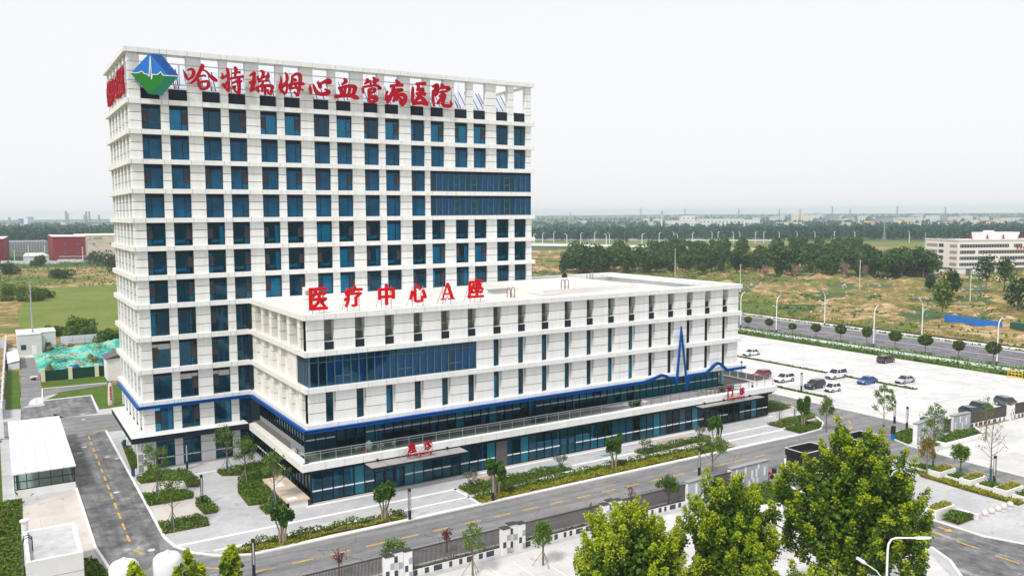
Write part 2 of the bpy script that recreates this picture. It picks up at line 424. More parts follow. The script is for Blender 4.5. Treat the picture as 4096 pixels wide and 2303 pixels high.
# beds standing behind the ward windows
bed0=None
for x,zb,w,side in bed_spots:
    if zb<22.4: continue
    loc=(x+w*(.62 if side==0 else .38),2.05,zb+.02)
    if bed0 is None:
        bed0=thing('hospital_bed','white hospital bed standing behind a ward window of the tower','bed',loc,0,'beds behind the ward windows')
        mb=MB(); mb.box(-.65,-.45,.45,.65,.45,.68); mb.box(.38,-.36,.68,.62,.36,.8); mb.build('mattress',[bedm],bed0)
        mb=MB(); mb.box(-.7,-.46,.3,.7,.46,.44)
        for a in (-.62,.62):
            for b in (-.4,.4): mb.box(a-.03,b-.03,-.0,a+.03,b+.03,.3)
        mb.build('bed_frame',[steel],bed0)
        mb=MB(); mb.box(.7,-.45,.2,.75,.45,1.15); mb.box(-.75,-.45,.2,-.7,.45,.95); mb.build('headboard',[bedm],bed0)
    else: dup(bed0,loc)
# ================================================================ the podium
P0x,P1x,Pf,Pb=14.69,87.33,-24.04,10.0
SZ=4.96; RZ=22.31
BZ=[17.92,13.58,9.23]
pod=thing('hospital_podium','low white hospital wing in front of the tower with glazed terrace and blue pulse line','building',(P0x,Pf,0))
pod.location=(0,0,0)
NX=[17.27+3.885*i for i in range(18)]; NW=1.27
PSEG=[e for x in NX for e in (x-.1,x+NW+.1)]
def pband(zt,h):
    mb=MB(); z0=zt-h
    xs=[P0x]+[x for x in [P0x+.35]+PSEG if P0x+.2<x<P1x-.3]+[P1x]
    for a,b in zip(xs,xs[1:]): mb.box(a+.02*(a>P0x),Pf,z0,b-.02*(b<P1x),Pf+.25,zt)
    mb.box(P0x+.03,Pf+.08,z0+.004,P1x-.03,Pf+2.0,zt-.004,1)
    mb.box(P0x+.02,Pf+.2,zt-.003,P1x-.02,Pf+2,zt+.012); mb.box(P0x+.02,Pf+.02,z0-.006,P1x-.02,Pf+2,z0+.006)
    n=11; st=(0-Pf-.26)/n
    for i in range(n): mb.box(P0x,Pf+.26+i*st+.02,z0,P0x+.25,Pf+.26+(i+1)*st,zt,2)
    mb.box(P0x+.08,Pf+.3,z0+.004,P0x+2,.44,zt-.004,1)
    mb.box(P0x+.2,Pf+2,zt-.003,P0x+2,.44,zt+.012,2); mb.box(P0x+.02,Pf+2,z0-.006,P0x+2,.44,z0+.006,2)
    mb.box(P1x-.25,Pf+.26,z0,P1x,Pb,zt); mb.box(P1x-2,Pf+2.01,z0+.002,P1x-.26,Pb-.26,zt-.002)
    mb.box(TW-.2,Pb-2,z0+.001,P1x-.26,Pb,zt-.001)
    return mb.build('floor_band',[clad,joint,clad2],pod)
for z,h in ((RZ,.66),(BZ[0],.6),(BZ[1],.6),(BZ[2],.56)): pband(z,h)
pw=MB(); YP=Pf+.45; XP=P0x+.45
LYP=[(-24.04+.45,-23.39),(-21.27,-20.08),(-17.1,-15.93),(-13.2,-12.07),(-9.39,-8.09),(-5.47,-4.33),(-1.43,.44)]
SX=37.99
prow=[(BZ[0],RZ-.66,'p'),(BZ[1],BZ[0]-.6,'4'),(BZ[2],BZ[1]-.6,'3')]
for zb,zt,kk in prow:
    sp=pier_spans(XP,P1x-PX,NX,NW)
    if kk=='4': sp=[(max(a,SX),b) for a,b in sp if b>SX+.3]
    for a,b in sp: paneled(pw,a,b,YP,YP+1.1,zb,zt); pw.box(a+.05,YP+.1,zb,b-.05,YP+1.0,zt,1)
    for n_,(a,b) in enumerate(LYP):
        if kk=='4' and a<-19: continue
        if n_==0: a=YP+1.11; 
        q=MB(); paneled(q,XP,XP+(1.0 if kk!='p' else .9),a,b,zb,zt,3,m=2); q.box(XP+.1,a+.05,zb,XP+.8,b-.05,zt,1); q.build('pier',[clad,joint,clad2],pod)
    # right-hand end wall
    pw.build('wall',[clad,joint,clad2],pod); pw=MB()
    if kk!='p': pw.box(P1x-1.4,YP+1.12,zb,P1x-PX,Pb-PX,zt)
    else:
        for j in range(8):
            y=YP+1.12+j*4.0; pw.box(P1x-1.2,y,zb,P1x-PX,min(y+2.7,Pb-PX),zt)
            if y+2.7<Pb-PX: pw.box(P1x-1.2,y+2.7,zb,P1x-PX,min(y+4.0,Pb-PX),zb+.9); pw.box(P1x-1.2,y+2.7,zb+2.3,P1x-PX,min(y+4.0,Pb-PX),zt)
        for j in range(6):
            x=TW+.3+j*4.0; pw.box(x,Pb-1.2,zb,min(x+2.7,P1x-1.21),Pb-PX,zt)
            if x+4<P1x: pw.box(x+2.7,Pb-1.2,zb,x+4,Pb-PX,zb+.9); pw.box(x+2.7,Pb-1.2,zb+2.3,x+4,Pb-PX,zt)
    if kk!='p': pw.box(TW+.3,Pb-1.2,zb,P1x-1.41,Pb-PX,zt)
    pw.build('end_wall',[clad,joint,clad2],pod); pw=MB()
# set-back wall behind the left-hand piers, with narrow windows
for zb,zt,kk in prow[1:]:
    for n_,((a0,b0),(a1,b1)) in enumerate(zip(LYP,LYP[1:])):
        if kk=='4' and a1<-18: continue
        lo,hi=b0,a1
        mb=MB(); mb.box(XP+.5,lo+1.45,zb,XP+.7,hi-.01,zt,1); mb.box(XP+.52,lo+.01,zb,XP+.6,lo+.08,zt); mb.box(XP+.52,lo+1.37,zb,XP+.6,lo+1.45,zt); mb.box(XP+.5,lo+.08,zt-.9,XP+.6,lo+1.37,zt-.85)
        o=mb.build('window',[frame,clad2],pod); m2=MB(); m2.box(XP+.54,lo+.08,zb,XP+.555,lo+1.37,zt); m2.build('pane',[pane],o)
# parapet storey: dark sill panels and glass guards in the openings
for x in NX:
    mb=MB(); mb.box(x+.01,YP+.25,BZ[0]+.01,x+NW-.01,YP+.35,BZ[0]+.98); mb.box(x+.005,YP+.22,BZ[0]+.98,x+NW-.005,YP+.6,BZ[0]+1.03,1); mb.build('infill_panel',[lintel,clad],pod)
    mb=MB(); mb.box(x+.04,YP+.5,BZ[0]+1.03,x+NW-.1,YP+.52,BZ[0]+2.0); mb.box(x+.02,YP+.48,BZ[0]+2.0,x+NW-.08,YP+.54,BZ[0]+2.05,1); mb.build('glass_guard',[railg,steel],pod)
for (a0,b0),(a1,b1) in zip(LYP,LYP[1:]):
    mb=MB(); mb.box(XP+.42,b0+.01,BZ[0]+.01,XP+.52,b0+1.4,BZ[0]+.98); mb.box(XP+.40,b0+.005,BZ[0]+.98,XP+.9,b0+1.41,BZ[0]+1.03,1); mb.build('infill_panel',[lintel,clad],pod)
# narrow windows
def narrow(x,zb,zt,st):
    h=zt-zb; key=('nw',round(h,2))
    if key not in CA:
        mb=MB(); t=.05; mb.box(0,0,0,t,.1,h); mb.box(NW-.18-t,0,0,NW-.18,.1,h); mb.box(t,0,0,NW-.18-t,.1,t+.05); mb.box(t,0,h-.72,NW-.18-t,.1,h-.66); mb.box(t,0,h-t,NW-.18-t,.1,h)
        mb.box(NW-.18,-.05,0,NW,.1,h,1)
        CA[key]=mb.mesh('window',[frame,clad2])
        mb=MB(); mb.box(.03,.05,.03,NW-.2,.06,h-.03); CA[key+('p',)]=mb.mesh('pane',[pane])
        mb=MB(); mb.box(.05,.02,h-.66,NW-.23,.045,h-.05); CA[key+('s',)]=mb.mesh('transom_blind',[vent])
        mb=MB(); wave_sheet(mb,.08,NW-.3,.1,h-.7,.35); CA[key+('c',)]=mb.mesh('curtain',[curt])
    o=link('window',CA[key],pod,(x,YP+.55,zb)); link('pane',CA[key+('p',)],o)
    if st!='b': link('transom_blind',CA[key+('s',)],o)
    if st=='c': link('curtain',CA[key+('c',)],o)
for zb,zt,kk in prow[1:]:
    for x in NX:
        if kk=='4' and x<SX: continue
        narrow(x,zb+.01,zt-.01,R.choice(['a','a','a','c','b']))
# glazed strip on the fourth floor corner
zb,zt=BZ[1],BZ[0]-.6
mb=MB(); n=22; x0=P0x+.75; xs=[x0+(SX-.08-x0)*i/n for i in range(n+1)]
for x in xs: mb.box(x,YP+.1,zb+.1,x+.07,YP+.28,zt-.05)
mb.box(x0,YP+.11,zb+.01,SX-.01,YP+.27,zb+.1); mb.box(x0,YP+.11,zt-.12,SX-.01,YP+.27,zt-.01); mb.box(x0,YP+.13,zt-.85,SX-.01,YP+.25,zt-.78)
for i in (3,4,11,12,18,19): mb.box(xs[i]+.07,YP+.12,zb+1.05,xs[i+1],YP+.26,zb+1.12)
ys=[YP+.12+i*.58 for i in range(8)]
for y in ys: mb.box(x0-.17,y,zb+.1,x0-.0,y+.07,zt-.05)
mb.box(x0-.16,YP+.1,zb+.01,x0-.01,-19.4,zb+.1); mb.box(x0-.16,YP+.1,zt-.12,x0-.01,-19.4,zt-.01)
s=mb.build('glazed_strip',[strf],pod)
mb=MB(); mb.box(x0,YP+.18,zb+.1,SX-.05,YP+.195,zt-.1); mb.box(x0-.1,YP+.2,zb+.1,x0-.085,-19.4,zt-.1); mb.build('pane',[pane],s)
mb=MB()
for i in range(n):
    if i not in (0,1,4,5,7,18): wave_sheet(mb,xs[i]+.1,xs[i+1]-.02,zb+.1,zt-.9,YP+.6)
mb.build('curtain',[MAT['blue_curtain']],s)
pw2=MB(); pw2.box(P0x+.45,-19.4,zb,P0x+1.3,-17.1,zt,0); pw2.build('wall_return',[clad2],pod)
# inside of the podium
ins=MB()
ins.box(19.0,-20.2,9.3,P1x-1.5,-.2,17.3,1)
for z in (BZ[0]-.3,BZ[1]-.3,BZ[2]-.3): ins.box(16.2,Pf+1.6,z-.25,P1x-1.5,Pb-1.3,z,0)
for x in NX:
    for zb,zt,kk in prow[1:]:
        if kk=='4' and x<SX: continue
        ins.box(x-1.3,YP+1.15,zb,x-1.15,-20.2,zt,0)
ins.build('interior_core',[core,coredk],pod)
# roof: front deck, raised platform, sunken court at the back right
rf=MB()
rf.box(P0x+1.9,Pf+1.9,RZ-.45,54.5,-.01,RZ-.25)                    # left roof
rf.box(54.5,Pf+1.9,RZ-.45,77.0,-10.2,RZ-.26); 
rf.box(P0x+.8,Pf+1.2,RZ-.25,P0x+1.9,-.1,RZ-.12); rf.box(P0x+1.9,Pf+1.0,RZ-.25,P1x-1.5,Pf+1.9,RZ-.12)
rf.box(52.0,-18.6,RZ-.26,70.0,-.02,RZ+.42)                         # platform
rf.box(51.8,-14.0,RZ-.2,55.2,-18.9,RZ-.02)
rf.box(54.6,-10.1,BZ[0]-.35,P1x-1.3,Pb-1.3,BZ[0]-.2)               # sunken deck
rf.box(70.1,-10.4,BZ[0]-.2,77,-10.2,RZ-.3)
for z in (.42,): 
    rf.box(52.0,-18.6,RZ+.42,70.0,-18.35,RZ+.52); rf.box(69.75,-18.3,RZ+.42,70.0,-.1,RZ+.52)
rf.build('roof',[roofm],pod)
rl=MB(); rl.box(P0x+2,YP+2.2,BZ[0],54,YP+2.4,RZ-.5,0); rl.box(54,YP+2.2,BZ[0],P1x-1.5,YP+2.4,RZ-.5,0); rl.box(P0x+2.6,YP+2.4,BZ[0],P0x+2.8,-.2,RZ-.5,0); rl.box(16,YP+1.2,BZ[0]-.15,P1x-1.5,YP+2.2,BZ[0]-.05,0)
rl.build('parapet_inner_wall',[mat('grey_render',(.66,.65,.63),.9,.1,noise=(.8,.15))],pod)
# ---- second storey glazing, set back behind the terrace
Y2,X2=-19.6,15.9
Zd=4.82
def glazing(x0,x1,y,z0,z1,n,stripe_z,name,gm,skip=(),lo=.12):
    xs=[x0+(x1-x0)*i/n for i in range(n+1)]
    mb=MB()
    for x in xs: mb.box(x-.05,y-.08,z0,x+.05,y+.14,z1)
    mb.box(x0-.05,y-.06,z0,x1+.05,y+.12,z0+lo); mb.box(x0-.05,y-.06,z1-.22,x1+.05,y+.12,z1)
    o=mb.build(name+'_frame',[frame],pod)
    return o,xs
f2,xs2=glazing(X2,86.6,Y2,Zd,8.7,54,1.3,'terrace_glazing',shopg)
f1,xs1=glazing(14.95,93.3,-24.45,0.0,3.85,59,1.5,'shopfront',shopg)
teal=glass('teal_glass',(.10,.62,.72)); tealp=mat('teal_panel',(.008,.15,.21),.2,.4); dkp=mat('dark_glass_panel',(.003,.055,.085),.12,.4)
def panes(par,xs,y,z0,z1,sz,doors,rs):
    for i,(a,b) in enumerate(zip(xs,xs[1:])):
        mb=MB(); mm=[shopg,tealp,dkp][0 if rs.random()<.62 else 1 if rs.random()<.55 else 2]
        mb.box(a+.05,y,z0+.1,b-.05,y+.02,z1-.2)
        if i not in doors: mb.box(a+.06,y-.025,sz,b-.06,y-.005,sz+.15,1)
        else: mb.box(a+.06,y-.07,z0,a+.14,y+.08,2.4+z0,2); mb.box(b-.14,y-.07,z0,b-.06,y+.08,2.4+z0,2); mb.box(a+.14,y-.07,2.32+z0,b-.14,y+.08,2.4+z0,2)
        mb.build('glass_panel',[mm if i not in doors else shopg,stripe,frame],par)
rs=random.Random(3)
panes(f1,xs1,-24.45,0,3.85,1.35,(6,7,8,14,27,28,48,49,52,53),rs)
rs=random.Random(5)
panes(f2,[xs2[i] for i in range(0,55,1)][:41],Y2,Zd,8.7,Zd+1.35,(3,4,5,24,25),rs)
mb=MB()
for a,b in zip(xs2[40:],xs2[41:]): mb.box(a+.05,Y2,Zd+.1,b-.05,Y2+.02,8.5); mb.box(a+.06,Y2-.025,Zd+1.35,b-.06,Y2-.005,Zd+1.5,1)
mb.build('glass_panel',[tealp,stripe],f2)['kind']='stuff'
# left-hand side glazing of both storeys
for (x,ya,yb,z0,z1,n,nm) in ((X2,Y2+.15,.4,Zd+.45,8.7,18,'terrace_glazing'),(14.95,-24.3,.4,.25,3.85,20,'shopfront')):
    mb=MB(); ys=[ya+(yb-ya)*i/n for i in range(n+1)]
    for y in ys: mb.box(x-.08,y-.05,z0,x+.12,y+.05,z1)
    mb.box(x-.1,ya,z0-.5,x+.12,yb,z0+.1,1); mb.box(x-.06,ya,z1-.3,x+.12,yb,z1)
    s=mb.build(nm+'_frame',[frame,greym],pod)
    mb=MB(); mb.box(x,ya+.05,z0+.1,x+.02,yb,z1-.2); 
    if nm=='shopfront': mb.box(x-.03,-14,1.35,x-.01,-1,1.5,1)
    mb.build('glass_panel',[shopg,stripe],s)
    mb=MB()
    for i,(a,b) in enumerate(zip(ys,ys[1:])):
        if i%4!=3: mb.box(x+.3,a+.1,z0+.9,x+.34,b-.1,z1-.9)
    mb.build('blind',[mat('pale_blind',(.75,.78,.78),.9,.1) if 'pale_blind' not in MAT else MAT['pale_blind']],s)
ins=MB(); ins.box(18.5,-21.0,.02,92,-.2,4.0,1); ins.box(18.5,-16.8,4.9,P1x-2,-.3,8.6,1)
for i in range(12): ins.box(20+i*6.1,-24.2,.02,20.2+i*6.1,-21.0,3.9,0)
for i in range(11): ins.box(19+i*6.3,Y2+.2,4.9,19.2+i*6.3,-16.8,8.6,0)
ins.build('interior_partition',[core,coredk],pod)
# columns seen through the glass
mb=MB()
for i in range(10): mb.cyl(18.3+i*7.77,-18.9,Zd,8.7,.3,10); mb.cyl(18.3+i*7.77,-23.4,0,3.9,.3,10)
mb.build('column',[mat('teal_column',(.25,.52,.55),.6)],pod)
# terrace slab, fascia, soffit
tx0,tx1,ty0=13.69,94.9,-25.12
mb=MB()
xs=[tx0]+[tx0+.5+2.35*i for i in range(1,35) if tx0+.5+2.35*i<tx1-.4]+[tx1]
for a,b in zip(xs,xs[1:]): mb.box(a+.02*(a>tx0),ty0,4.08,b-.02*(b<tx1),ty0+.3,SZ)
ys=[ty0+.3+i*2.3 for i in range(11)]
for a,b in zip(ys,ys[1:]): mb.box(tx0,a+.02,4.08,tx0+.3,min(b,-1.53),SZ,2)
mb.box(tx0+.06,ty0+.08,4.1,tx0+.9,-1.53,SZ-.02,1); mb.box(tx0+.28,ty0+.29,SZ-.03,tx0+.95,-1.53,SZ+.012,2)
mb.box(tx0+.06,ty0+.08,4.1,tx1-.06,ty0+.9,SZ-.02,1); mb.box(tx0+.28,ty0+.28,SZ-.03,tx1-.28,ty0+.75,SZ+.012)
mb.box(tx1-.3,ty0+.31,4.08,tx1,Pb,SZ); mb.box(tx1-.95,ty0+.76,SZ-.03,tx1-.28,Pb,SZ+.012)
mb.build('terrace_fascia',[clad,joint,clad2],pod)
mb=MB(); mb.box(tx0+.31,ty0+.3,3.85,tx1-.31,-.05,4.07,1); mb.box(tx0+.96,ty0+.76,4.07,tx1-.96,-.06,Zd,0); mb.box(P1x,-.05,4.07,tx1-.96,Pb,Zd,0); mb.box(14.0,ty0+.5,3.6,94.2,-24.56,4.07,1)
mb.box(P1x+.01,ty0+3,Zd,P1x+.3,Pb-1,Zd+.35,0)
mb.build('terrace_slab',[deckm,lintel],pod)
# terrace railing
rp=MB(); y=ty0+.5
rl_=thing('rail_tmp','','') if False else None
def railing(p0,p1,hgt,z,step=1.9):
    a=Vector((*p0,z));b=Vector((*p1,z));L=(b-a).length;n=max(1,round(L/step));d=(b-a).normalized();nr=Vector((-d.y,d.x,0))
    mb=MB()
    for i in range(n+1):
        p=a+(b-a)*i/n; mb.box(p.x-.02,p.y-.02,z,p.x+.02,p.y+.02,z+hgt)
    mb.tube([a+Vector((0,0,hgt+.04)),b+Vector((0,0,hgt+.04))],.032,6); mb.tube([a+Vector((0,0,hgt-.25)),b+Vector((0,0,hgt-.25))],.02,5)
    o=mb.build('terrace_railing',[steel],pod)
    m2=MB(); 
    for i in range(n):
        p=a+(b-a)*(i+.04)/n;q=a+(b-a)*(i+.96)/n; e=nr*.008
        m2.add([p+e,q+e,q+e+Vector((0,0,hgt-.05)),p+e+Vector((0,0,hgt-.05)),p-e,q-e,q-e+Vector((0,0,hgt-.05)),p-e+Vector((0,0,hgt-.05))],[(0,1,2,3),(7,6,5,4),(0,4,5,1),(3,2,6,7),(0,3,7,4),(1,5,6,2)])
    m2.build('rail_glass',[railg],o)
railing((14.2,ty0+.55),(94.35,ty0+.55),1.2,SZ)
railing((14.2,ty0+.6),(14.2,-19.4),1.2,SZ); railing((94.35,ty0+.6),(94.35,Pb-.3),1.2,SZ)
# ---- the blue pulse line
def channel(path, close_plane, name='blue_band'):
    """path in (s,z) on a vertical plane; two raised rims and a web"""
    pass
ECG=[(14.30,8.55),(66.4,8.62),(68.3,8.95),(69.8,9.32),(70.6,9.15),(71.3,8.72),(72.35,8.66),(72.95,7.55),(73.82,16.0),(75.15,6.95),(75.6,8.62),(79.3,8.65),(81.1,9.75),(81.75,9.98),(82.4,9.75),(83.9,8.62),(88.2,8.66)]
def offs(path,d):
    P=[Vector(p) for p in path]; out=[]
    for i,p in enumerate(P):
        t0=(P[i]-P[i-1]).normalized() if i else None; t1=(P[i+1]-P[i]).normalized() if i<len(P)-1 else None
        if t0 is None: nn=Vector((-t1.y,t1.x)); out.append(p+nn*d); continue
        if t1 is None: nn=Vector((-t0.y,t0.x)); out.append(p+nn*d); continue
        n0=Vector((-t0.y,t0.x));n1=Vector((-t1.y,t1.x));b=(n0+n1)
        if b.length<.35:
            b=b.normalized() if b.length>1e-4 else n0; k=2.6
            out.append(p+b*d*min(k,2.6)); continue
        b.normalize(); out.append(p+b*d*min(1/max(.2,b.dot(n0)),2.2))
    return out
def ribbon(mb,path,d0,d1,y0,y1,m=0):
    A=offs(path,d0);B=offs(path,d1);n=len(path);vs=[];fs=[]
    for a,b in zip(A,B): vs+=[(a.x,y0,a.y),(b.x,y0,b.y),(b.x,y1,b.y),(a.x,y1,a.y)]
    for i in range(n-1):
        k=4*i; fs+=[(k,k+4,k+5,k+1),(k+1,k+5,k+6,k+2),(k+2,k+6,k+7,k+3),(k+3,k+7,k+4,k)]
    fs+=[(0,1,2,3),(4*n-1,4*n-2,4*n-3,4*n-4)]
    mb.add(vs,fs,m)
mb=MB(); yb=Pf-.02
ribbon(mb,ECG,-.20,-.10,yb-.36,yb); ribbon(mb,ECG,.10,.20,yb-.36,yb); ribbon(mb,ECG,-.10,.10,yb-.16,yb-.001)
# returns along the podium's left side and the tower foot
bz=8.55
for a,b,c in ((-.20,-.10,.36),(.10,.20,.36),(-.10,.10,.16)):
    mb.box(P0x-c,Pf-.02-(c if c>.2 else 0),bz+a,P0x-.02,-.02-c,bz+b)
mb.build('blue_band',[bluem],pod)
mb=MB()
for a,b,c in ((-.20,-.10,.36),(.10,.20,.36),(-.10,.10,.16)):
    mb.box(-c,-c,bz+a,P0x-.45,-.02,bz+b); mb.box(-c,-.019,bz+a,-.02,TD-2,bz+b)
mb.build('blue_band',[bluem],tower)
# ---- entrance canopies
for (x0,x1,y1,nm) in ((21.4,34.5,-27.35,'emergency'),(76.2,90.2,-26.6,'outpatient')):
    mb=MB(); z=3.62
    mb.prism([(x0,-25.0),(x1,-25.0),(x1,y1),(x0,y1)],z,z+.26,1,0); mb.box(x0+.05,y1+.06,z+.26,x1-.05,-25.05,z+.275,0)
    for i in range(1,6): mb.box(x0+(x1-x0)*i/6-.015,y1+.1,z+.275,x0+(x1-x0)*i/6+.015,-25.1,z+.29,1)
    mb.build('entrance_canopy',[mat('canopy_top',(.36,.345,.34),.6,.3,noise=(.8,.12)) if 'canopy_top' not in MAT else MAT['canopy_top'],lintel],pod)
    for k in (.12,.42,.85):
        xx=x0+(x1-x0)*k; mb=MB(); mb.box(xx-.03,-25.4,z+.28,xx+.03,-25.3,z+.55); mb.box(xx-.09,-25.55,z+.5,xx+.09,-25.2,z+.66); mb.build('flood_light',[lintel],pod)
# louvre panel and door step of the shopfront
mb=MB(); mb.box(40.3,-24.56,.02,42.0,-24.52,3.5)
for i in range(20): mb.box(40.35,-24.6,.15+i*.165,41.95,-24.56,.22+i*.165)
mb.build('louvre_panel',[mat('louvre',(.13,.12,.13),.6)],pod)
mb=MB(); mb.box(14.9,-25.0,.004,93.4,-24.6,.06); mb.build('plinth',[mat('plinth_stone',(.45,.43,.40),.8)],pod)
# ================================================================ rooftop lettering and emblem
def smooth_path(P,n=4):
    if len(P)<3:
        (a,b)=P; return [tuple(a[j]+(b[j]-a[j])*i/n for j in range(3)) for i in range(n+1)]
    out=[]
    for i in range(len(P)-1):
        p0=P[max(i-1,0)];p1=P[i];p2=P[i+1];p3=P[min(i+2,len(P)-1)]
        for k in range(n):
            t=k/n; out.append(tuple(.5*((2*p1[j])+(-p0[j]+p2[j])*t+(2*p0[j]-5*p1[j]+4*p2[j]-p3[j])*t*t+(-p0[j]+3*p1[j]-3*p2[j]+p3[j])*t**3) for j in range(3)))
    out.append(P[-1]); return out
def stroke(mb,P,place,d0,d1):
    """brush stroke: list of (x,z,width) in sign metres; place(x,z,depth)->world"""
    P=smooth_path(P); n=len(P); L=[];Rr=[]
    for i,(x,z,w) in enumerate(P):
        a=P[max(i-1,0)];b=P[min(i+1,n-1)]; tx,tz=b[0]-a[0],b[1]-a[1]; l=math.hypot(tx,tz) or 1; nx,nz=-tz/l,tx/l
        L.append((x+nx*w/2,z+nz*w/2)); Rr.append((x-nx*w/2,z-nz*w/2))
    def cap(p,q):
        tx,tz=p[0]-q[0],p[1]-q[1]; l=math.hypot(tx,tz) or 1; return (p[0]+tx/l*p[2]*.3,p[1]+tz/l*p[2]*.3)
    ring=[cap(P[0],P[1])]+L+[cap(P[-1],P[-2])]+Rr[::-1]; m=len(ring)
    vs=[place(x,z,d1) for x,z in ring]+[place(x,z,d0) for x,z in ring]
    fs=[(0,1,2*n+1)]
    for i in range(n-1): fs.append((1+i,2+i,2*n-i,2*n+1-i))
    fs.append((n,n+1,n+2))
    fs+=[tuple(m+i for i in reversed(f)) for f in list(fs)]
    fs+=[(i,m+i,m+(i+1)%m,(i+1)%m) for i in range(m)]
    mb.add(vs,fs,0)
def ST(s): return [[tuple(float(c) for c in p.split(',')) for p in st.split()] for st in s.split('|')]
C1=(700,220,4.6836); C2=(1250,260,4.2933)
BRUSH=[(C1,'170,315,14 205,400,40 240,470,30|225,295,20 300,270,40 345,310,50 330,400,45 245,470,25|485,180,20 510,215,60 460,320,50 400,440,50 330,510,35 265,545,10|500,280,30 580,310,25 650,390,40 720,450,60 785,495,35|440,410,25 540,390,30 575,410,20|430,450,20 440,520,45 460,580,50 490,650,35|450,520,30 590,500,40 625,545,45 590,630,40 480,645,35'),
(C1,'875,345,20 890,390,30 870,440,40|880,450,35 950,400,35 1020,375,25|970,255,35 990,320,45 1000,450,40 1005,620,35 1010,695,25|885,555,50 930,575,45 1000,480,25|900,570,30 960,640,35 1005,690,30|1110,230,30 1140,280,50 1120,400,30|1065,350,20 1150,335,25 1215,330,40|1010,455,30 1120,430,35 1280,410,35|1065,540,30 1150,500,35 1250,500,30|1190,440,45 1200,600,45 1195,725,45|1080,610,35 1130,590,30 1100,650,25 1190,730,30'),
(C1,'1395,395,25 1470,350,45 1490,365,50|1480,360,45 1475,480,50 1460,560,60 1420,670,40|1390,520,35 1440,520,55 1510,500,35|1405,680,40 1460,660,35 1540,600,25|1600,300,25 1650,330,45 1640,420,40|1545,400,30 1560,470,35 1640,430,30 1720,400,35|1735,345,30 1745,410,40 1700,470,30|1560,510,30 1650,495,25 1750,490,25|1650,520,30 1600,590,40|1550,600,30 1550,660,40 1570,710,20|1560,600,25 1700,580,40 1810,590,45 1815,640,45 1780,750,35|1630,610,30 1630,700,25|1685,620,40 1685,755,30|1735,650,25 1740,740,22'),
(C1,'2060,330,15 2095,400,45 2090,500,40 2030,580,50 1960,640,35|1975,400,12 1985,510,35 1960,600,45 2000,680,45 2060,730,40|1970,620,30 2060,570,45 2140,580,30|2100,600,30 2080,700,30 2060,735,30|2190,395,30 2190,500,40 2150,640,40|2200,410,30 2260,365,40 2330,380,50 2345,450,45 2330,600,40 2295,770,40|2100,580,35 2250,540,35 2350,540,50 2420,555,30|2230,450,30 2270,490,35|2240,560,30 2280,600,30|2140,640,40 2260,620,30 2400,665,25|2230,690,20 2290,770,40'),
(C2,'-48,350,12 -42,424,42 -28,500,26|10,330,15 45,430,45 90,490,50 180,505,50 270,480,55 265,450,40 205,420,20|75,300,20 120,340,55 130,400,40|130,330,30 190,300,40 270,260,40 300,300,45 240,325,25'),
(C2,'535,240,25 570,285,50 500,345,20|445,390,30 490,440,50 495,520,35|480,400,35 590,370,40 720,380,50 720,440,50 690,520,40|560,400,35 545,510,35|640,390,35 615,520,35|385,550,50 500,535,45 650,530,50 740,560,55 790,585,25'),
(C2,'930,250,40 950,290,40 890,330,25|910,300,25 980,275,25|985,270,25 1000,350,30|1035,215,20 1070,265,50 1040,310,40|1060,275,30 1130,260,35|1050,310,35 1085,320,25|875,380,25 860,430,30 870,490,20|875,385,30 1000,360,30 1100,360,30 1165,405,35 1120,410,25|960,420,30 965,520,35 975,640,30|970,430,25 1060,410,35 1055,460,35 975,490,25|975,560,30 1080,550,45 1080,620,45 975,640,35'),
(C2,'1425,260,20 1465,315,55 1500,345,35|1335,370,40 1420,355,35 1545,350,40|1395,360,35 1380,450,45 1330,560,50 1280,655,35|1280,460,40 1260,520,25 1265,600,40 1300,640,30|1260,570,30 1330,530,30|1400,430,25 1510,425,35 1530,440,30 1400,490,25|1450,440,30 1420,530,40 1385,640,25|1410,540,35 1530,510,45 1590,550,50 1570,640,50 1530,700,35|1480,540,35 1440,600,30|1490,570,30 1520,610,35 1500,650,30 1540,695,35'),
(C2,'1775,330,35 1850,325,35 1935,325,45|1810,340,35 1815,400,40 1790,440,30|1720,385,25 1715,480,40 1715,600,40 1735,680,40|1790,425,30 1900,420,40 1850,470,50|1780,500,40 1850,490,35 1930,505,50|1850,430,50 1840,530,60 1760,620,30|1840,540,40 1900,600,50 1970,685,40|1730,670,40 1850,655,40 1965,685,35'),
(C2,'2060,380,30 2130,350,45 2140,380,40 2095,440,35 2150,460,30 2110,520,35 2080,480,30|2065,440,25 2065,560,35 2085,710,25|2205,335,30 2240,375,50|2155,440,30 2180,410,25 2280,390,35 2340,410,45 2280,465,25|2190,470,30 2260,465,35|2170,540,30 2280,520,35|2230,480,35 2220,560,45 2140,670,30|2270,540,40 2240,620,40 2240,690,40 2330,710,40 2375,690,35 2370,610,10')]
SGY=-.55
def met(c,x,y,w):
    u,v=c[0]+x/c[2],c[1]+y/c[2]; a=py(u,v,SGY); b=py(u+w/c[2],v,SGY); return (a[0],a[1],abs(b[0]-a[0])*1.35)
STROKES=[[[met(c,*p) for p in st] for st in ST(s)] for c,s in BRUSH]
sg=thing('rooftop_sign','row of ten red brush-script characters on a steel rail across the tower screen','sign',(0,0,0))
mb=MB()
for z in (53.72,51.08): mb.box(6.4,-.30,z-.07,47.4,-.18,z+.07); mb.box(.7,-.30,z-.07,6.35,-.18,z+.07)
for i in range(7): 
    x=6.6+i*6.75; mb.box(x-.07,-.29,51.16,x+.07,-.19,53.64); mb.box(x-.05,-.18,53.68,x+.05,.44,53.76); mb.box(x-.05,-.18,51.0,x+.05,.44,51.08)
    mb.box(x+1.2,-.28,51.16,x+1.24,-.22,54.3)
mb.build('sign_rail',[steel],sg)
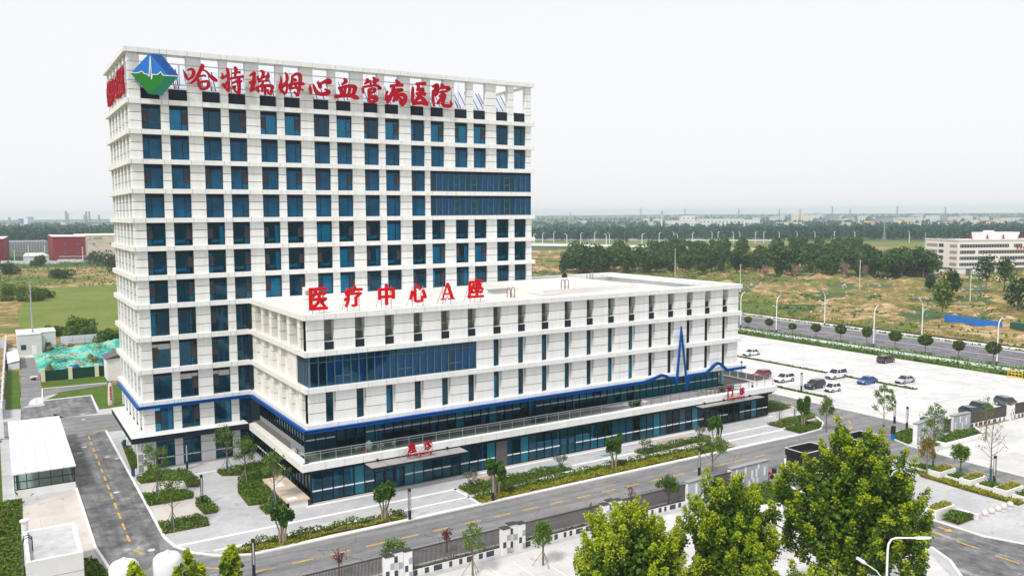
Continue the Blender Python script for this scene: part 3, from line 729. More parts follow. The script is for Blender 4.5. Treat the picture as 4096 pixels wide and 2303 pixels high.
for ch in STROKES:
    mb=MB()
    for i,st in enumerate(ch): stroke(mb,st,lambda x,z,d:(x,SGY-d,z),0,.16+.004*i)
    mb.build('character',[red],sg)
SY0,SYK,SZO=1.9,.455,.6
sg2=thing('rooftop_sign','red brush-script lettering along the left-hand side of the tower top, seen edge on','sign',(0,0,0))
mb=MB()
for z in (53.72,51.08): mb.box(.26,1.2,z-.07,.36,21.0,z+.07)
for i in range(6): mb.box(.26,1.5+3.8*i,51.16,.36,1.64+3.8*i,53.64); mb.box(.36,1.5+3.8*i,53.0,.44,1.6+3.8*i,53.08)
mb.build('sign_rail',[steel],sg2)
for ch in STROKES:
    mb=MB()
    for i,st in enumerate(ch): stroke(mb,[(x,z,w*.6) for x,z,w in st],lambda x,z,d:(.30-d,SY0+(47-x)*SYK,z-SZO),0,.22+.004*i)
    mb.build('character',[red],sg2)
# emblem: a faceted diamond with a white pulse line
em=thing('emblem_sign','blue and green faceted diamond emblem with white pulse line at the tower corner','sign',(0,0,0))
Z1=lambda a,b,y:py(400+a/4.8275,150+b/4.8275,y)
yE=-.95
def region(pts,d,m,name):
    mb=MB(); P=[Z1(a,b,yE) for a,b in pts]; mb.plate(P,(0,yE,0),(1,0,0),(0,0,1),d); return mb.build(name,[m],em)
region([(940,320),(1190,340),(1528,750),(1200,1115),(945,1090),(605,683)],-.5,mat('emblem_side',(.02,.10,.25),.5),'emblem_body').location=(0,.001,0)
eb1=mat('emblem_blue',(.012,.19,.62),.4); eb2=mat('emblem_deep_blue',(.008,.085,.36),.4); eg1=mat('emblem_green',(.010,.21,.012),.4); eg2=mat('emblem_teal',(.006,.16,.10),.4)
region([(940,320),(965,320),(1325,737),(1215,735),(1170,672),(1110,722),(990,740),(920,718),(850,702),(795,662),(740,687),(607,685)],.03,eb1,'upper_face')
region([(967,320),(1190,340),(1527,748),(1327,737)],.034,eb2,'upper_flank')
region([(607,687),(740,689),(795,664),(850,704),(920,720),(990,742),(1110,724),(1170,674),(1215,737),(1325,740),(990,1090),(945,1088)],.026,eg1,'lower_face')
region([(1327,741),(1526,752),(1198,1113),(992,1092)],.03,eg2,'lower_flank')
mb=MB()
PL=[(607,684),(740,688),(765,668),(800,657),(830,672),(850,702),(918,718),(946,755),(966,372),(968,372),(992,808),(1012,716),(1110,722),(1170,668),(1215,736),(1330,742),(1526,752)]
A=[Z1(a,b,yE) for a,b in PL]
for i,(p,q) in enumerate(zip(A,A[1:])):
    wd=.10
    dx,dz=q[0]-p[0],q[1]-p[1]; l=math.hypot(dx,dz); nx,nz=-dz/l*wd/2,dx/l*wd/2; ex,ez=dx/l*wd*.35,dz/l*wd*.35
    mb.plate([(p[0]+nx-ex,p[1]+nz-ez),(q[0]+nx+ex,q[1]+nz+ez),(q[0]-nx+ex,q[1]-nz+ez),(p[0]-nx-ex,p[1]-nz-ez)],(0,yE-.034,0),(1,0,0),(0,0,1),.012+.002*i)
mb.build('pulse_line',[stripe],em)
mb=MB(); mb.box(1.2,-.45,51.4,1.35,.44,51.55); mb.box(4.6,-.45,51.4,4.75,.44,51.55); mb.box(1.2,-.45,52.6,1.35,.44,52.75); mb.box(4.6,-.45,52.6,4.75,.44,52.75)
mb.build('bracket',[steel],em)
# text set from curves
def text_mesh(body,bold=.0):
    c=bpy.data.curves.new('lettering','FONT'); c.body=body; c.size=1; c.resolution_u=3; c.extrude=.06; c.offset=bold
    o=bpy.data.objects.new('lettering',c); COL.objects.link(o); bpy.context.view_layer.update()
    me=bpy.data.meshes.new_from_object(o.evaluated_get(bpy.context.evaluated_depsgraph_get()))
    bpy.data.objects.remove(o); bpy.data.curves.remove(c); return me
def letters(body,name,parent,x0,x1,z0,z1,y,m,bold=.03,depth=.2,axis='x'):
    me=text_mesh(body,.006)
    if bold:                             # heavier strokes: the same outline laid over itself slightly shifted
        import bmesh
        bm=bmesh.new()
        for k,(dx,dy) in enumerate(((0,0),(bold,.0),(-bold,0),(0,bold*.7),(0,-bold*.7))):
            t_=me.copy(); 
            for v in t_.vertices: v.co.x+=dx; v.co.y+=dy; v.co.z*=1+.02*k
            bm.from_mesh(t_); bpy.data.meshes.remove(t_)
        bm.to_mesh(me); bm.free(); xs=[v.co.x for v in me.vertices]; ys=[v.co.y for v in me.vertices]
    ax,bx,ay,by=min(xs),max(xs),min(ys),max(ys)
    for v in me.vertices:
        X=x0+(v.co.x-ax)/(bx-ax)*(x1-x0); Z=z0+(v.co.y-ay)/(by-ay)*(z1-z0); D=v.co.z/.06*depth/2
        v.co=(X,y-D,Z) if axis=='x' else (y-D,X,Z)
    me.materials.clear(); me.materials.append(m); me.name=name
    return link(name,me,parent)
# six free-standing letters on the wing's roof edge, each on its own braced stand
YA=-23.2
LT=[('医',15.70,17.98,22.72,25.40,'first'),('疗',19.98,22.40,22.80,25.40,'second'),('中',24.40,26.62,22.75,25.38,'third'),('心',28.60,31.00,22.82,25.22,'fourth'),('A',32.92,34.98,22.95,25.05,'fifth'),('座',36.90,39.38,22.85,25.50,'sixth')]
desc={'医':'boxed red character','疗':'red character with two dots at its left','中':'red character with a long central stem','心':'red character of three dots round a hook','A':'red capital letter A','座':'red character with a wide sloping roof stroke'}
for ch,xa,xb,za,zb,o_ in LT:
    t=thing('rooftop_letter',f'{desc[ch]}, {o_} of six on the wing roof','letter',(0,0,0),0,'letters standing on the wing roof')
    if ch=='A':
        mb=MB(); pl=lambda x,z,d:(x,YA-d,z)
        for i,st in enumerate(([(xa+.3,za+.1,.16),(xa+1.0,zb,.2)],[(xb-.35,za+.1,.42),(xb-1.05,zb,.36)],[(xa+.6,za+.75,.2),(xb-.6,za+.75,.2)],[(xa,za+.06,.14),(xa+.75,za+.06,.14)],[(xb-.95,za+.06,.14),(xb+.02,za+.06,.14)])): stroke(mb,st,pl,0,.2+.004*i)
        mb.build('character',[red2],t)
    else: letters(ch,'character',t,xa,xb,za,zb,YA,red2,.030,.22)
    mb=MB()
    for x in (xa+.45,xb-.45):
        mb.tube([(x,YA+.14,RZ+.0),(x,YA+.14,zb-.3)],.05,6); mb.tube([(x,YA+.18,zb-.7),(x,YA+2.0,RZ-.2)],.045,6)
    mb.tube([(xa+.3,YA+.14,za+.2),(xb-.3,YA+.14,za+.2)],.035,5); mb.tube([(xa+.45,YA+.16,RZ+.03),(xa+.45,YA+2.0,RZ-.18)],.03,5)
    mb.build('stand',[steel],t)
# signs standing on the two canopies
for (nm,chs,en,x0,x1,y,lab) in (('emergency',('急','诊'),'Emergency',26.40,29.85,-26.5,'red Emergency sign in two scripts standing on the left canopy'),('outpatient',('门','诊'),'Outpatient',82.2,86.1,-26.0,'red Outpatient sign in two scripts standing on the right canopy')):
    t=thing('entrance_sign',lab,'sign',(0,0,0)); zb=3.9
    letters(chs[0],'character',t,x0+.05,x0+1.25,zb+.78,zb+2.05,y,red,.026,.14)
    letters(chs[1],'character',t,x1-1.2,x1+.0,zb+.78,zb+2.05,y,red,.026,.14)
    letters(en,'english_word',t,x0,x1,zb+.16,zb+.70,y,red,.014,.12)
    mb=MB(); mb.tube([(x0-.1,y+.1,zb+.12),(x1+.1,y+.1,zb+.12)],.03,5); mb.tube([(x0-.1,y+.1,zb+.74),(x1+.1,y+.1,zb+.74)],.03,5)
    for x in (x0,x0+1.1,x1-1.1,x1): mb.tube([(x,y+.1,zb),(x,y+.1,zb+1.5)],.03,5); mb.tube([(x,y+.12,zb+1.3),(x-.2,-25.1,zb+.02)],.03,5)
    mb.build('stand',[steel],t)
# ================================================================ things on the roofs
panelm=mat('collector',(.55,.60,.70),.25,.5); barm=mat('collector_bar',(.02,.025,.04),.4)
sp0=None; n_=0
for x0 in [2.2+4.85*i for i in range(12)]:
    loc=(x0,3.0,TZ[0]+.05)
    if sp0 is None:
        sp0=thing('solar_panel','tilted pale solar collector with dark bars on the tower roof behind the lettering','solar panel',loc,0,'solar collectors on the tower roof')
        mb=MB(); mb.add([(0,0,1.4),(4.6,0,1.4),(4.6,3.6,5.0),(0,3.6,5.0),(0,.06,1.32),(4.6,.06,1.32),(4.6,3.66,4.92),(0,3.66,4.92)],[(0,1,2,3),(7,6,5,4),(0,4,5,1),(1,5,6,2),(2,6,7,3),(3,7,4,0)])
        mb.build('collector',[panelm],sp0)
        mb=MB()
        for k in range(5):
            x=.1+k*1.08; mb.tube([(x,-.05,1.4),(x+.25,3.62,5.08)],.07,4)
        mb.build('collector_bar',[barm],sp0)
        mb=MB()
        for x in (.3,4.3):
            mb.tube([(x,.3,0),(x,.3,1.6)],.05,5); mb.tube([(x,3.4,0),(x,3.4,4.75)],.05,5); mb.tube([(x,.3,.1),(x,3.4,3.0)],.04,5)
        mb.build('stand',[steel],sp0)
    else: dup(sp0,loc)
t=thing('vent_pipe','galvanised vent pipe with a rain cap on the tower roof','pipe',(53.0,9.0,TZ[0]+.05))
mb=MB(); mb.cyl(0,0,0,4.6,.32,14); mb.build('shaft',[steel],t); mb=MB(); mb.cyl(0,0,4.75,4.9,.5,14); mb.tube([(.2,0,4.5),(.2,0,4.8)],.03,4); mb.tube([(-.2,0,4.5),(-.2,0,4.8)],.03,4); mb.build('rain_cap',[mat('rust_cap',(.25,.12,.09),.7)],t)
rust=mat('rusty_rail',(.16,.075,.055),.7)
def ladder(x,y,z,lab,down=1.6):
    t=thing('roof_ladder',lab,'ladder',(x,y,z),0,'ladder hoops on the wing roof'); mb=MB()
    for dx in (-.35,.35):
        P=[(dx,.45,-.2)]+[(dx,.45-.45*(1-math.cos(a)) ,1.0+.45*math.sin(a)) for a in [math.pi*i/8 for i in range(9)]]+[(dx,-.45,-down*.35)]
        mb.tube(P,.055,6)
    mb.build('handrail',[rust],t)
    mb=MB()
    for k in range(4): mb.tube([(-.35,-.45,.1+.28*k-.4),(.35,-.45,.1+.28*k-.4)],.03,5)
    mb.build('rung',[rust],t)
ladder(46.6,-18.4,RZ-.25,'red-brown ladder hoops standing on the left part of the wing roof')
ladder(56.3,-18.0,RZ+.42,'red-brown ladder hoops at the edge of the raised roof platform')
ladder(78.5,5.0,RZ-.3,'pale ladder hoops at the far right parapet of the wing')
ladder(66.5,8.5,RZ-.9,'ladder hoops beside the tower at the back of the wing roof')
t=thing('vent_pipe','dark gooseneck vent pipe at the back of the wing roof','pipe',(71.5,3.0,BZ[0]-.2)); mb=MB()
mb.tube([(0,0,0),(0,0,4.6),(-.1,-.1,5.1),(-.5,-.4,5.4),(-.95,-.8,5.25),(-1.1,-.9,4.9)],.33,10); mb.build('shaft',[lintel],t)
t=thing('air_conditioner','white outdoor air conditioner unit on the wing roof behind the red letters','air conditioner',(21.3,-4.2,RZ-.25)); mb=MB()
mb.box(0,0,.1,1.9,.8,1.75); mb.box(.1,.05,0,.25,.75,.1); mb.box(1.6,.05,0,1.75,.75,.1); mb.build('casing',[clad],t)
mb=MB(); 
for x in (.5,1.4): mb.T=Matrix.Translation((x,-.01,.95))@Matrix.Rotation(rad(90),4,'X'); mb.cyl(0,0,0,.02,.36,16)
mb.build('fan_grille',[greym],t)
t=thing('roof_hatch','small flat roof hatch cover beside the left ladder hoops','hatch',(47.2,-12.4,RZ-.25)); mb=MB(); mb.box(0,0,0,2.6,1.5,.45); mb.build('kerb',[roofm],t); mb=MB(); mb.box(-.25,-.25,.45,2.9,1.75,.6); mb.build('cover',[greym],t)
# bits left on the terrace
wp=mat('white_plastic',(.75,.77,.8),.4); rp_=mat('red_plastic',(.6,.03,.015),.4)
t=thing('water_can','white plastic water drum standing on the terrace behind the rail','drum',(23.0,-22.6,Zd)); mb=MB(); mb.lathe([(.36,0),(.42,.2),(.42,.75),(.3,.95),(.14,1.02),(.14,1.12)],n=14); mb.build('body',[wp],t); mb=MB(); mb.box(-.03,-.47,.6,.03,-.40,.85); mb.build('handle',[lintel],t)
t=thing('plastic_stool','red plastic stool standing on the terrace beside the white drum','stool',(22.2,-23.4,Zd)); mb=MB(); mb.box(-.17,-.17,.43,.17,.17,.47); mb.build('seat',[rp_],t)
for a in (-.15,.15):
    for b in (-.15,.15): mb=MB(); mb.tube([(a*1.2,b*1.2,0),(a,b,.43)],.03,5); mb.build('leg',[rp_],t)
for k,(x,y) in enumerate(((21.6,-21.9),(21.9,-21.7),(22.25,-21.6),(24.2,-22.7),(24.9,-22.5),(26.4,-22.3))):
    t=thing('plastic_bucket','small white plastic bucket standing on the terrace','bucket',(x,y,Zd),0,'white buckets on the terrace'); mb=MB(); mb.lathe([(.15,0),(.19,.32),(.2,.34)],n=12); mb.build('body',[wp],t)
    mb=MB(); mb.tube([(-.2,0,.32),(-.14,.1,.42),(0,.14,.46),(.14,.1,.42),(.2,0,.32)],.012,4); mb.build('handle',[steel],t)
# ================================================================ ground, roads, paving
def leafmat(name,c1,c2,rough=.5,tr=.25,scale=.5):
    m=bpy.data.materials.new(name); m.use_nodes=True; n=m.node_tree; b=n.nodes['Principled BSDF']; out=n.nodes['Material Output']
    geo=n.nodes.new('ShaderNodeNewGeometry'); t=n.nodes.new('ShaderNodeTexNoise'); t.inputs['Scale'].default_value=scale; t.inputs['Detail'].default_value=3
    n.links.new(geo.outputs['Position'],t.inputs['Vector'])
    ad=n.nodes.new('ShaderNodeMath'); ad.operation='MULTIPLY_ADD'; ad.inputs[1].default_value=.55; n.links.new(geo.outputs['Random Per Island'],ad.inputs[0]); 
    sb=n.nodes.new('ShaderNodeMath'); sb.operation='MULTIPLY'; sb.inputs[1].default_value=.6; n.links.new(t.outputs['Fac'],sb.inputs[0]); n.links.new(sb.outputs[0],ad.inputs[2])
    r=n.nodes.new('ShaderNodeValToRGB'); r.color_ramp.elements[0].position=.2; r.color_ramp.elements[1].position=.85; r.color_ramp.elements[0].color=(*c1,1); r.color_ramp.elements[1].color=(*c2,1)
    n.links.new(ad.outputs[0],r.inputs[0]); n.links.new(r.outputs[0],b.inputs['Base Color']); b.inputs['Roughness'].default_value=rough; b.inputs['Specular IOR Level'].default_value=.3
    if tr:
        tl=n.nodes.new('ShaderNodeBsdfTranslucent'); n.links.new(r.outputs[0],tl.inputs[0]); mx=n.nodes.new('ShaderNodeMixShader'); mx.inputs[0].default_value=tr
        n.links.new(b.outputs[0],mx.inputs[1]); n.links.new(tl.outputs[0],mx.inputs[2]); n.links.new(mx.outputs[0],out.inputs[0])
    MAT[name]=m; return m
def groundmat(name, stops, scale, detail=6, rough=.9, rough2=None, dist=0., bump=0., scale2=None, spec=.2, track=None):
    """colour ramp over two octaves of noise in world position"""
    m=bpy.data.materials.new(name); m.use_nodes=True; n=m.node_tree; b=n.nodes['Principled BSDF']; geo=n.nodes.new('ShaderNodeNewGeometry')
    t=n.nodes.new('ShaderNodeTexNoise'); t.inputs['Scale'].default_value=scale; t.inputs['Detail'].default_value=detail; t.inputs['Roughness'].default_value=.65; t.inputs['Distortion'].default_value=dist
    n.links.new(geo.outputs['Position'],t.inputs['Vector']); f=t.outputs['Fac']
    if scale2:
        t2=n.nodes.new('ShaderNodeTexNoise'); t2.inputs['Scale'].default_value=scale2; t2.inputs['Detail'].default_value=5; t2.inputs['Roughness'].default_value=.7; n.links.new(geo.outputs['Position'],t2.inputs['Vector'])
        mx=n.nodes.new('ShaderNodeMath'); mx.operation='MULTIPLY_ADD'; mx.inputs[1].default_value=.5; n.links.new(t2.outputs['Fac'],mx.inputs[0])
        h=n.nodes.new('ShaderNodeMath'); h.operation='MULTIPLY'; h.inputs[1].default_value=.5; n.links.new(f,h.inputs[0]); n.links.new(h.outputs[0],mx.inputs[2]); f=mx.outputs[0]
    r=n.nodes.new('ShaderNodeValToRGB'); cr=r.color_ramp
    while len(cr.elements)<len(stops): cr.elements.new(.5)
    for e,(p,c) in zip(cr.elements,stops): e.position=p; e.color=(*c,1)
    n.links.new(f,r.inputs[0]); n.links.new(r.outputs[0],b.inputs['Base Color']); b.inputs['Roughness'].default_value=rough; b.inputs['Specular IOR Level'].default_value=spec
    if track:                     # tyre marks and drag streaks along the lane
        mp=n.nodes.new('ShaderNodeMapping'); mp.inputs['Scale'].default_value=track[:3]; n.links.new(geo.outputs['Position'],mp.inputs['Vector'])
        t3=n.nodes.new('ShaderNodeTexNoise'); t3.inputs['Scale'].default_value=1; t3.inputs['Detail'].default_value=5; t3.inputs['Roughness'].default_value=.6; n.links.new(mp.outputs[0],t3.inputs['Vector'])
        r3=n.nodes.new('ShaderNodeValToRGB'); r3.color_ramp.elements[0].position=.38; r3.color_ramp.elements[1].position=.62; a=track[3]; r3.color_ramp.elements[0].color=(1-a,1-a,1-a,1); r3.color_ramp.elements[1].color=(1+a*.6,1+a*.6,1+a*.55,1); n.links.new(t3.outputs['Fac'],r3.inputs[0])
        m3=n.nodes.new('ShaderNodeMixRGB'); m3.blend_type='MULTIPLY'; m3.inputs[0].default_value=1; n.links.new(r.outputs[0],m3.inputs[1]); n.links.new(r3.outputs[0],m3.inputs[2])
        vo=n.nodes.new('ShaderNodeTexVoronoi'); vo.feature='DISTANCE_TO_EDGE'; vo.inputs['Scale'].default_value=.16; wn=n.nodes.new('ShaderNodeMixRGB'); wn.inputs[0].default_value=.12
        n.links.new(geo.outputs['Position'],wn.inputs[1]); n.links.new(t.outputs['Color'],wn.inputs[2]); 
        sc=n.nodes.new('ShaderNodeVectorMath'); sc.operation='ADD'; n.links.new(geo.outputs['Position'],sc.inputs[0]); s2=n.nodes.new('ShaderNodeVectorMath'); s2.operation='SCALE'; s2.inputs['Scale'].default_value=3.0; n.links.new(t.outputs['Color'],s2.inputs[0]); n.links.new(s2.outputs[0],sc.inputs[1]); n.links.new(sc.outputs[0],vo.inputs['Vector'])
        lt=n.nodes.new('ShaderNodeMath'); lt.operation='LESS_THAN'; lt.inputs[1].default_value=.0035; n.links.new(vo.outputs['Distance'],lt.inputs[0]); m4=n.nodes.new('ShaderNodeMixRGB'); n.links.new(lt.outputs[0],m4.inputs[0]); n.links.new(m3.outputs[0],m4.inputs[1]); m4.inputs[2].default_value=(.09,.09,.092,1); n.links.new(m4.outputs[0],b.inputs['Base Color'])
    if bump:
        bp=n.nodes.new('ShaderNodeBump'); bp.inputs['Strength'].default_value=bump; bp.inputs['Distance'].default_value=.3; n.links.new(f,bp.inputs['Height']); n.links.new(bp.outputs[0],b.inputs['Normal'])
    MAT[name]=m; return m
G1=(.055,.115,.012);G2=(.10,.17,.02);G3=(.15,.20,.035);BR=(.30,.20,.10);SA=(.48,.37,.25)
fieldm=groundmat('field',[(.34,(.035,.095,.010)),(.42,(.085,.15,.016)),(.47,(.13,.14,.03)),(.50,(.23,.155,.06)),(.55,(.37,.25,.12)),(.61,(.58,.45,.31)),(.67,(.09,.12,.015))],.014,9,scale2=.19,dist=.8,bump=1.0)
plainm=groundmat('far_plain',[(.35,(.03,.075,.02)),(.5,(.06,.11,.035)),(.62,(.16,.15,.07))],.004,6)
meadow=groundmat('meadow',[(.35,(.080,.135,.016)),(.47,(.125,.175,.024)),(.56,(.17,.19,.04)),(.66,(.22,.20,.07))],.04,7,scale2=.5,dist=1.0,bump=.8)
grassm=groundmat('grass',[(.3,(.030,.075,.006)),(.5,(.065,.125,.009)),(.65,(.12,.17,.015)),(.75,(.19,.17,.04))],.35,5,scale2=2.5,bump=.5)
asph=groundmat('asphalt_light',[(.3,(.16,.16,.165)),(.5,(.215,.215,.22)),(.66,(.28,.275,.27)),(.74,(.50,.49,.48))],.09,7,rough=.75,scale2=.7,dist=1.2,track=(.035,.9,1,.22))
asphd=groundmat('asphalt_dark',[(.32,(.060,.060,.067)),(.43,(.105,.105,.112)),(.52,(.18,.18,.185)),(.59,(.26,.26,.26)),(.66,(.50,.49,.48))],.11,7,rough=.6,scale2=.6,dist=1.5,track=(.9,.04,1,.28))
boulm=groundmat('asphalt_boulevard',[(.3,(.12,.115,.135)),(.7,(.19,.18,.20))],.05,6,scale2=.4)
def pavemat(name,base,lines,sx,sy,gap=.02):
    m=bpy.data.materials.new(name); m.use_nodes=True; n=m.node_tree; b=n.nodes['Principled BSDF']; geo=n.nodes.new('ShaderNodeNewGeometry')
    br=n.nodes.new('ShaderNodeTexBrick'); br.inputs['Scale'].default_value=1; br.inputs['Brick Width'].default_value=sx; br.inputs['Row Height'].default_value=sy; br.inputs['Mortar Size'].default_value=gap; br.offset=.5
    br.inputs['Color1'].default_value=(*base,1); br.inputs['Color2'].default_value=(*(c*.90 for c in base),1); br.inputs['Mortar'].default_value=(*lines,1); n.links.new(geo.outputs['Position'],br.inputs['Vector'])
    t=n.nodes.new('ShaderNodeTexNoise'); t.inputs['Scale'].default_value=.16; t.inputs['Detail'].default_value=9; t.inputs['Roughness'].default_value=.7; n.links.new(geo.outputs['Position'],t.inputs['Vector'])
    r=n.nodes.new('ShaderNodeValToRGB'); r.color_ramp.elements[0].position=.35; r.color_ramp.elements[0].color=(.84,.84,.85,1); r.color_ramp.elements[1].position=.65; r.color_ramp.elements[1].color=(1.10,1.09,1.08,1); n.links.new(t.outputs['Fac'],r.inputs[0])
    mx=n.nodes.new('ShaderNodeMixRGB'); mx.blend_type='MULTIPLY'; mx.inputs[0].default_value=1; n.links.new(br.outputs['Color'],mx.inputs[1]); n.links.new(r.outputs[0],mx.inputs[2])
    t2=n.nodes.new('ShaderNodeTexNoise'); t2.inputs['Scale'].default_value=.9; t2.inputs['Detail'].default_value=4; t2.inputs['Distortion'].default_value=1.0; n.links.new(geo.outputs['Position'],t2.inputs['Vector'])
    r2=n.nodes.new('ShaderNodeValToRGB'); r2.color_ramp.elements[0].position=.62; r2.color_ramp.elements[0].color=(1,1,1,1); r2.color_ramp.elements[1].position=.74; r2.color_ramp.elements[1].color=(.70,.69,.68,1); n.links.new(t2.outputs['Fac'],r2.inputs[0])
    m2=n.nodes.new('ShaderNodeMixRGB'); m2.blend_type='MULTIPLY'; m2.inputs[0].default_value=1; n.links.new(mx.outputs[0],m2.inputs[1]); n.links.new(r2.outputs[0],m2.inputs[2]); n.links.new(m2.outputs[0],b.inputs['Base Color']); b.inputs['Roughness'].default_value=.75; b.inputs['Specular IOR Level'].default_value=.2
    MAT[name]=m; return m
pavem=pavemat('plaza_paving',(.50,.505,.52),(.42,.42,.43),1.2,.6)
lightpave=pavemat('light_concrete',(.64,.635,.63),(.54,.53,.52),6,5,.03)
concm=pavemat('concrete',(.62,.58,.54),(.5,.47,.44),5,4,.03)
kerbm=mat('kerb_stone',(.78,.77,.75),.7,.2,noise=(1.2,.1)); kerbg=mat('kerb_grey',(.6,.55,.5),.8)
bandm=mat('white_granite',(.80,.80,.80),.6,.2,noise=(.6,.08))
yel=mat('yellow_paint',(.66,.41,.07),.6,.3,noise=(2.,.4)); whp=mat('white_paint',(.82,.82,.80),.6,.3,noise=(1.,.12))
soil=mat('soil',(.16,.12,.05),.95,.1,noise=(.9,.4))
b=MB(); b.sheet([(-9000,-4000),(12000,-4000),(12000,12000),(-9000,12000)],-.16); struct(b.build('plain',[plainm]))
b=MB(); b.sheet([(-250,-200),(170,-200),(170,520),(-250,520)],-.08); struct(b.build('site_ground',[fieldm]))
def rel(x,y):
    f=lambda a,b_,c,s:math.sin(x*a+y*b_+c)*s
    return f(.11,.05,1,.55)+f(-.06,.13,2,.5)+f(.31,.2,3,.28)+f(.17,-.29,.5,.3)+f(.53,.41,4,.18)+f(-.47,.62,1.7,.16)
def terrain(name,x0,x1,y0,y1,step,amp,base,m,edge=25,mask=None):
    nx=int((x1-x0)/step);ny=int((y1-y0)/step);vs=[];fs=[]
    rr=random.Random(11)
    for j in range(ny+1):
        for i in range(nx+1):
            x=x0+(x1-x0)*i/nx;y=y0+(y1-y0)*j/ny
            e=min(1,min(x-x0,x1-x,y-y0,y1-y)/edge); h=rel(x,y)*amp+abs(rel(x*1.7+90,y*1.7-40))*amp*.9+rr.uniform(-.12,.12)*amp
            vs.append((x,y,base+e*h-.1*(1-e)-(amp*.6)*e))
    for j in range(ny):
        for i in range(nx): k=j*(nx+1)+i; fs.append((k,k+1,k+nx+2,k+nx+1))
    mb=MB(); mb.add(vs,fs); return struct(mb.build(name,[m],smooth=True))
terrain('terrain',200,700,-250,520,2.4,1.25,.35,fieldm,60)
b=MB(); b.sheet([(-9.5,150),(60,142),(75,335),(2,340),(-9,232)],-.035); struct(b.build('meadow',[meadow]))
b=MB(); b.sheet([(-16,-120),(112,-120),(112,62),(-16,62)],0); struct(b.build('plaza',[pavem]))
# asphalt
L1=.006
Y6=lambda a,b,z=0:g((a/1.1375)/1.59006,(1583+b/1.1375)/1.59006,z)
b=MB()
b.sheet([(-8,40),(-1.8,26),(-1.8,-22),(-1.8,-26.2),(-1.3,-29.4),(0,-32.2),(2,-34.4),(5.2,-35.95),(87.5,-35.95),(93,-35.5),(96.6,-33.2),(99.4,-29.5),(101.4,-23),(102,-16.5),(102.2,58),(107.2,58),(107.2,-40.6),(104.6,-42.6),(100.6,-42.6),(97.0,-45.0),(95.7,-48.2),(95.0,-55),(94.6,-68),(89.3,-68),(89.3,-54),(89.0,-50),(87,-47.5),(84,-47.0),(83.2,-43),(75.5,-42.9),(72,-46.0),(70.4,-48),(69.6,-58),(69.9,-66),(70.6,-72),(75,-83),(62,-83),(58,-78),(61.8,-74.2),(63.3,-71.4),(63.8,-66),(64.2,-60),(64.3,-53),(66.3,-47.5),(65.5,-47.2),(62,-47.2),(3,-47.0),(-3,-47.5),(-6,-49),(-7.2,-60),(-14,-60),(-14,-44.5),(-8.2,-40),(-7.2,-34),(-8.0,-25)],L1)
struct(b.build('road',[asph]))
b=MB(); b.sheet([(-8,44),(-1.8,26),(-1.8,-22),(-2.2,-26.5),(-2.8,-30.5),(-5.5,-36),(-7.4,-33),(-8.0,-25)],L1+.004)
b.sheet([(70.6,-66.0),(70.7,-72),(75,-83),(62,-83),(58.2,-78),(61.9,-74.2),(63.4,-71.4),(63.9,-66)],L1+.004)
b.sheet([(102.3,-16),(102.3,58),(107.1,58),(107.1,-15)],L1+.004)
b.sheet([(-12.6,52),(-8.9,52),(-9.0,56.2),(-1.1,56.4),(-1.5,40),(-13,40)],L1+.004)
struct(b.build('road_patch',[asphd]))
b=MB(); b.sheet([(-15.4,42),(-15.4,29),(-8,26.5),(-1.8,25.4),(18,23),(18,34)],L1+.008); struct(b.build('back_road',[asph]))
b=MB(); b.sheet([(-12.6,52.1),(-11.0,112.5),(-7.4,112.5),(-8.6,69),(-8.9,57)],L1+.002); b.sheet([(-8.6,68.2),(4.0,68.2),(4.0,66.2),(-5.6,63.3),(-8.8,60)],L1+.006); struct(b.build('lane',[asph]))
# car park, boulevard, verges
b=MB(); b.sheet([(107.3,-46.9),(161.5,-46.9),(162.5,58),(107.3,58)],L1); b.sheet([(-8,-50.0),(56,-50.0),(68,-58),(63,-71),(58,-77),(52,-80),(40,-110),(-8,-110)],L1); b.sheet([(94.7,-69),(130,-75),(130,-48.6),(113,-48.3),(110.3,-51.8),(95.2,-52.2)],L1)
b.sheet([(107.3,58.01),(162.5,58.01),(166,130),(107.3,130)],L1); struct(b.build('car_park',[lightpave]))
b=MB(); b.sheet([(172.5,-260),(192.8,-260),(193.2,420),(172.8,420)],.0); struct(b.build('boulevard',[boulm]))
b=MB(); b.sheet([(195.0,-260),(199.2,-260),(199.8,420),(195.6,420)],.004); b.sheet([(166.2,-260),(169.2,-260),(169.6,420),(166.6,420)],.004); struct(b.build('footpath',[lightpave]))
b=MB()
for x0,x1 in ((162.8,166.1),(169.3,172.3),(193.3,194.9)): b.sheet([(x0,-260),(x1,-260),(x1+.3,420),(x0+.3,420)],-.02)
struct(b.build('verge',[grassm]))
# markings
b=MB(); z=L1+.009
for i in range(19): b.box(3.95+i*3.83,-40.12,z-.004,6.05+i*3.83,-39.88,z)
for i in range(13):
    y=24.1-3.93*i; x=-4.35-.055*i*.85; b.box(x-.11,y-2.2,z,x+.11,y,z+.003)
def dash(cx,cy,ang,l=2.1,w=.24,zz=None):
    c,s=math.cos(ang),math.sin(ang); zz=z+.002 if zz is None else zz
    b.sheet([(cx+c*a-s*e,cy+s*a+c*e) for a,e in ((-l/2,-w/2),(l/2,-w/2),(l/2,w/2),(-l/2,w/2))],zz)
for (x,y,a) in ((-4.55,-28.7,rad(-70)),(-3.0,-32.4,rad(-52)),(.6,-36.6,rad(-38)),(-2.5,26.6,rad(30)),(2.5,28.0,rad(12))): dash(x,y,a)
for (x,y,a) in ((103.5,-16.2,rad(90)),(103.5,-20.2,rad(90)),(103.5,-24.3,rad(90)),(103.4,-28.4,rad(88)),(102.5,-31.8,rad(68)),(100.7,-34.9,rad(45)),(97.6,-37.4,rad(28)),(91,-39.2,rad(8)),(86.5,-39.6,rad(2)),(80.8,-39.7,0)): dash(x,y,a)
for i in range(12): dash(104.6,-12+i*4,rad(90))
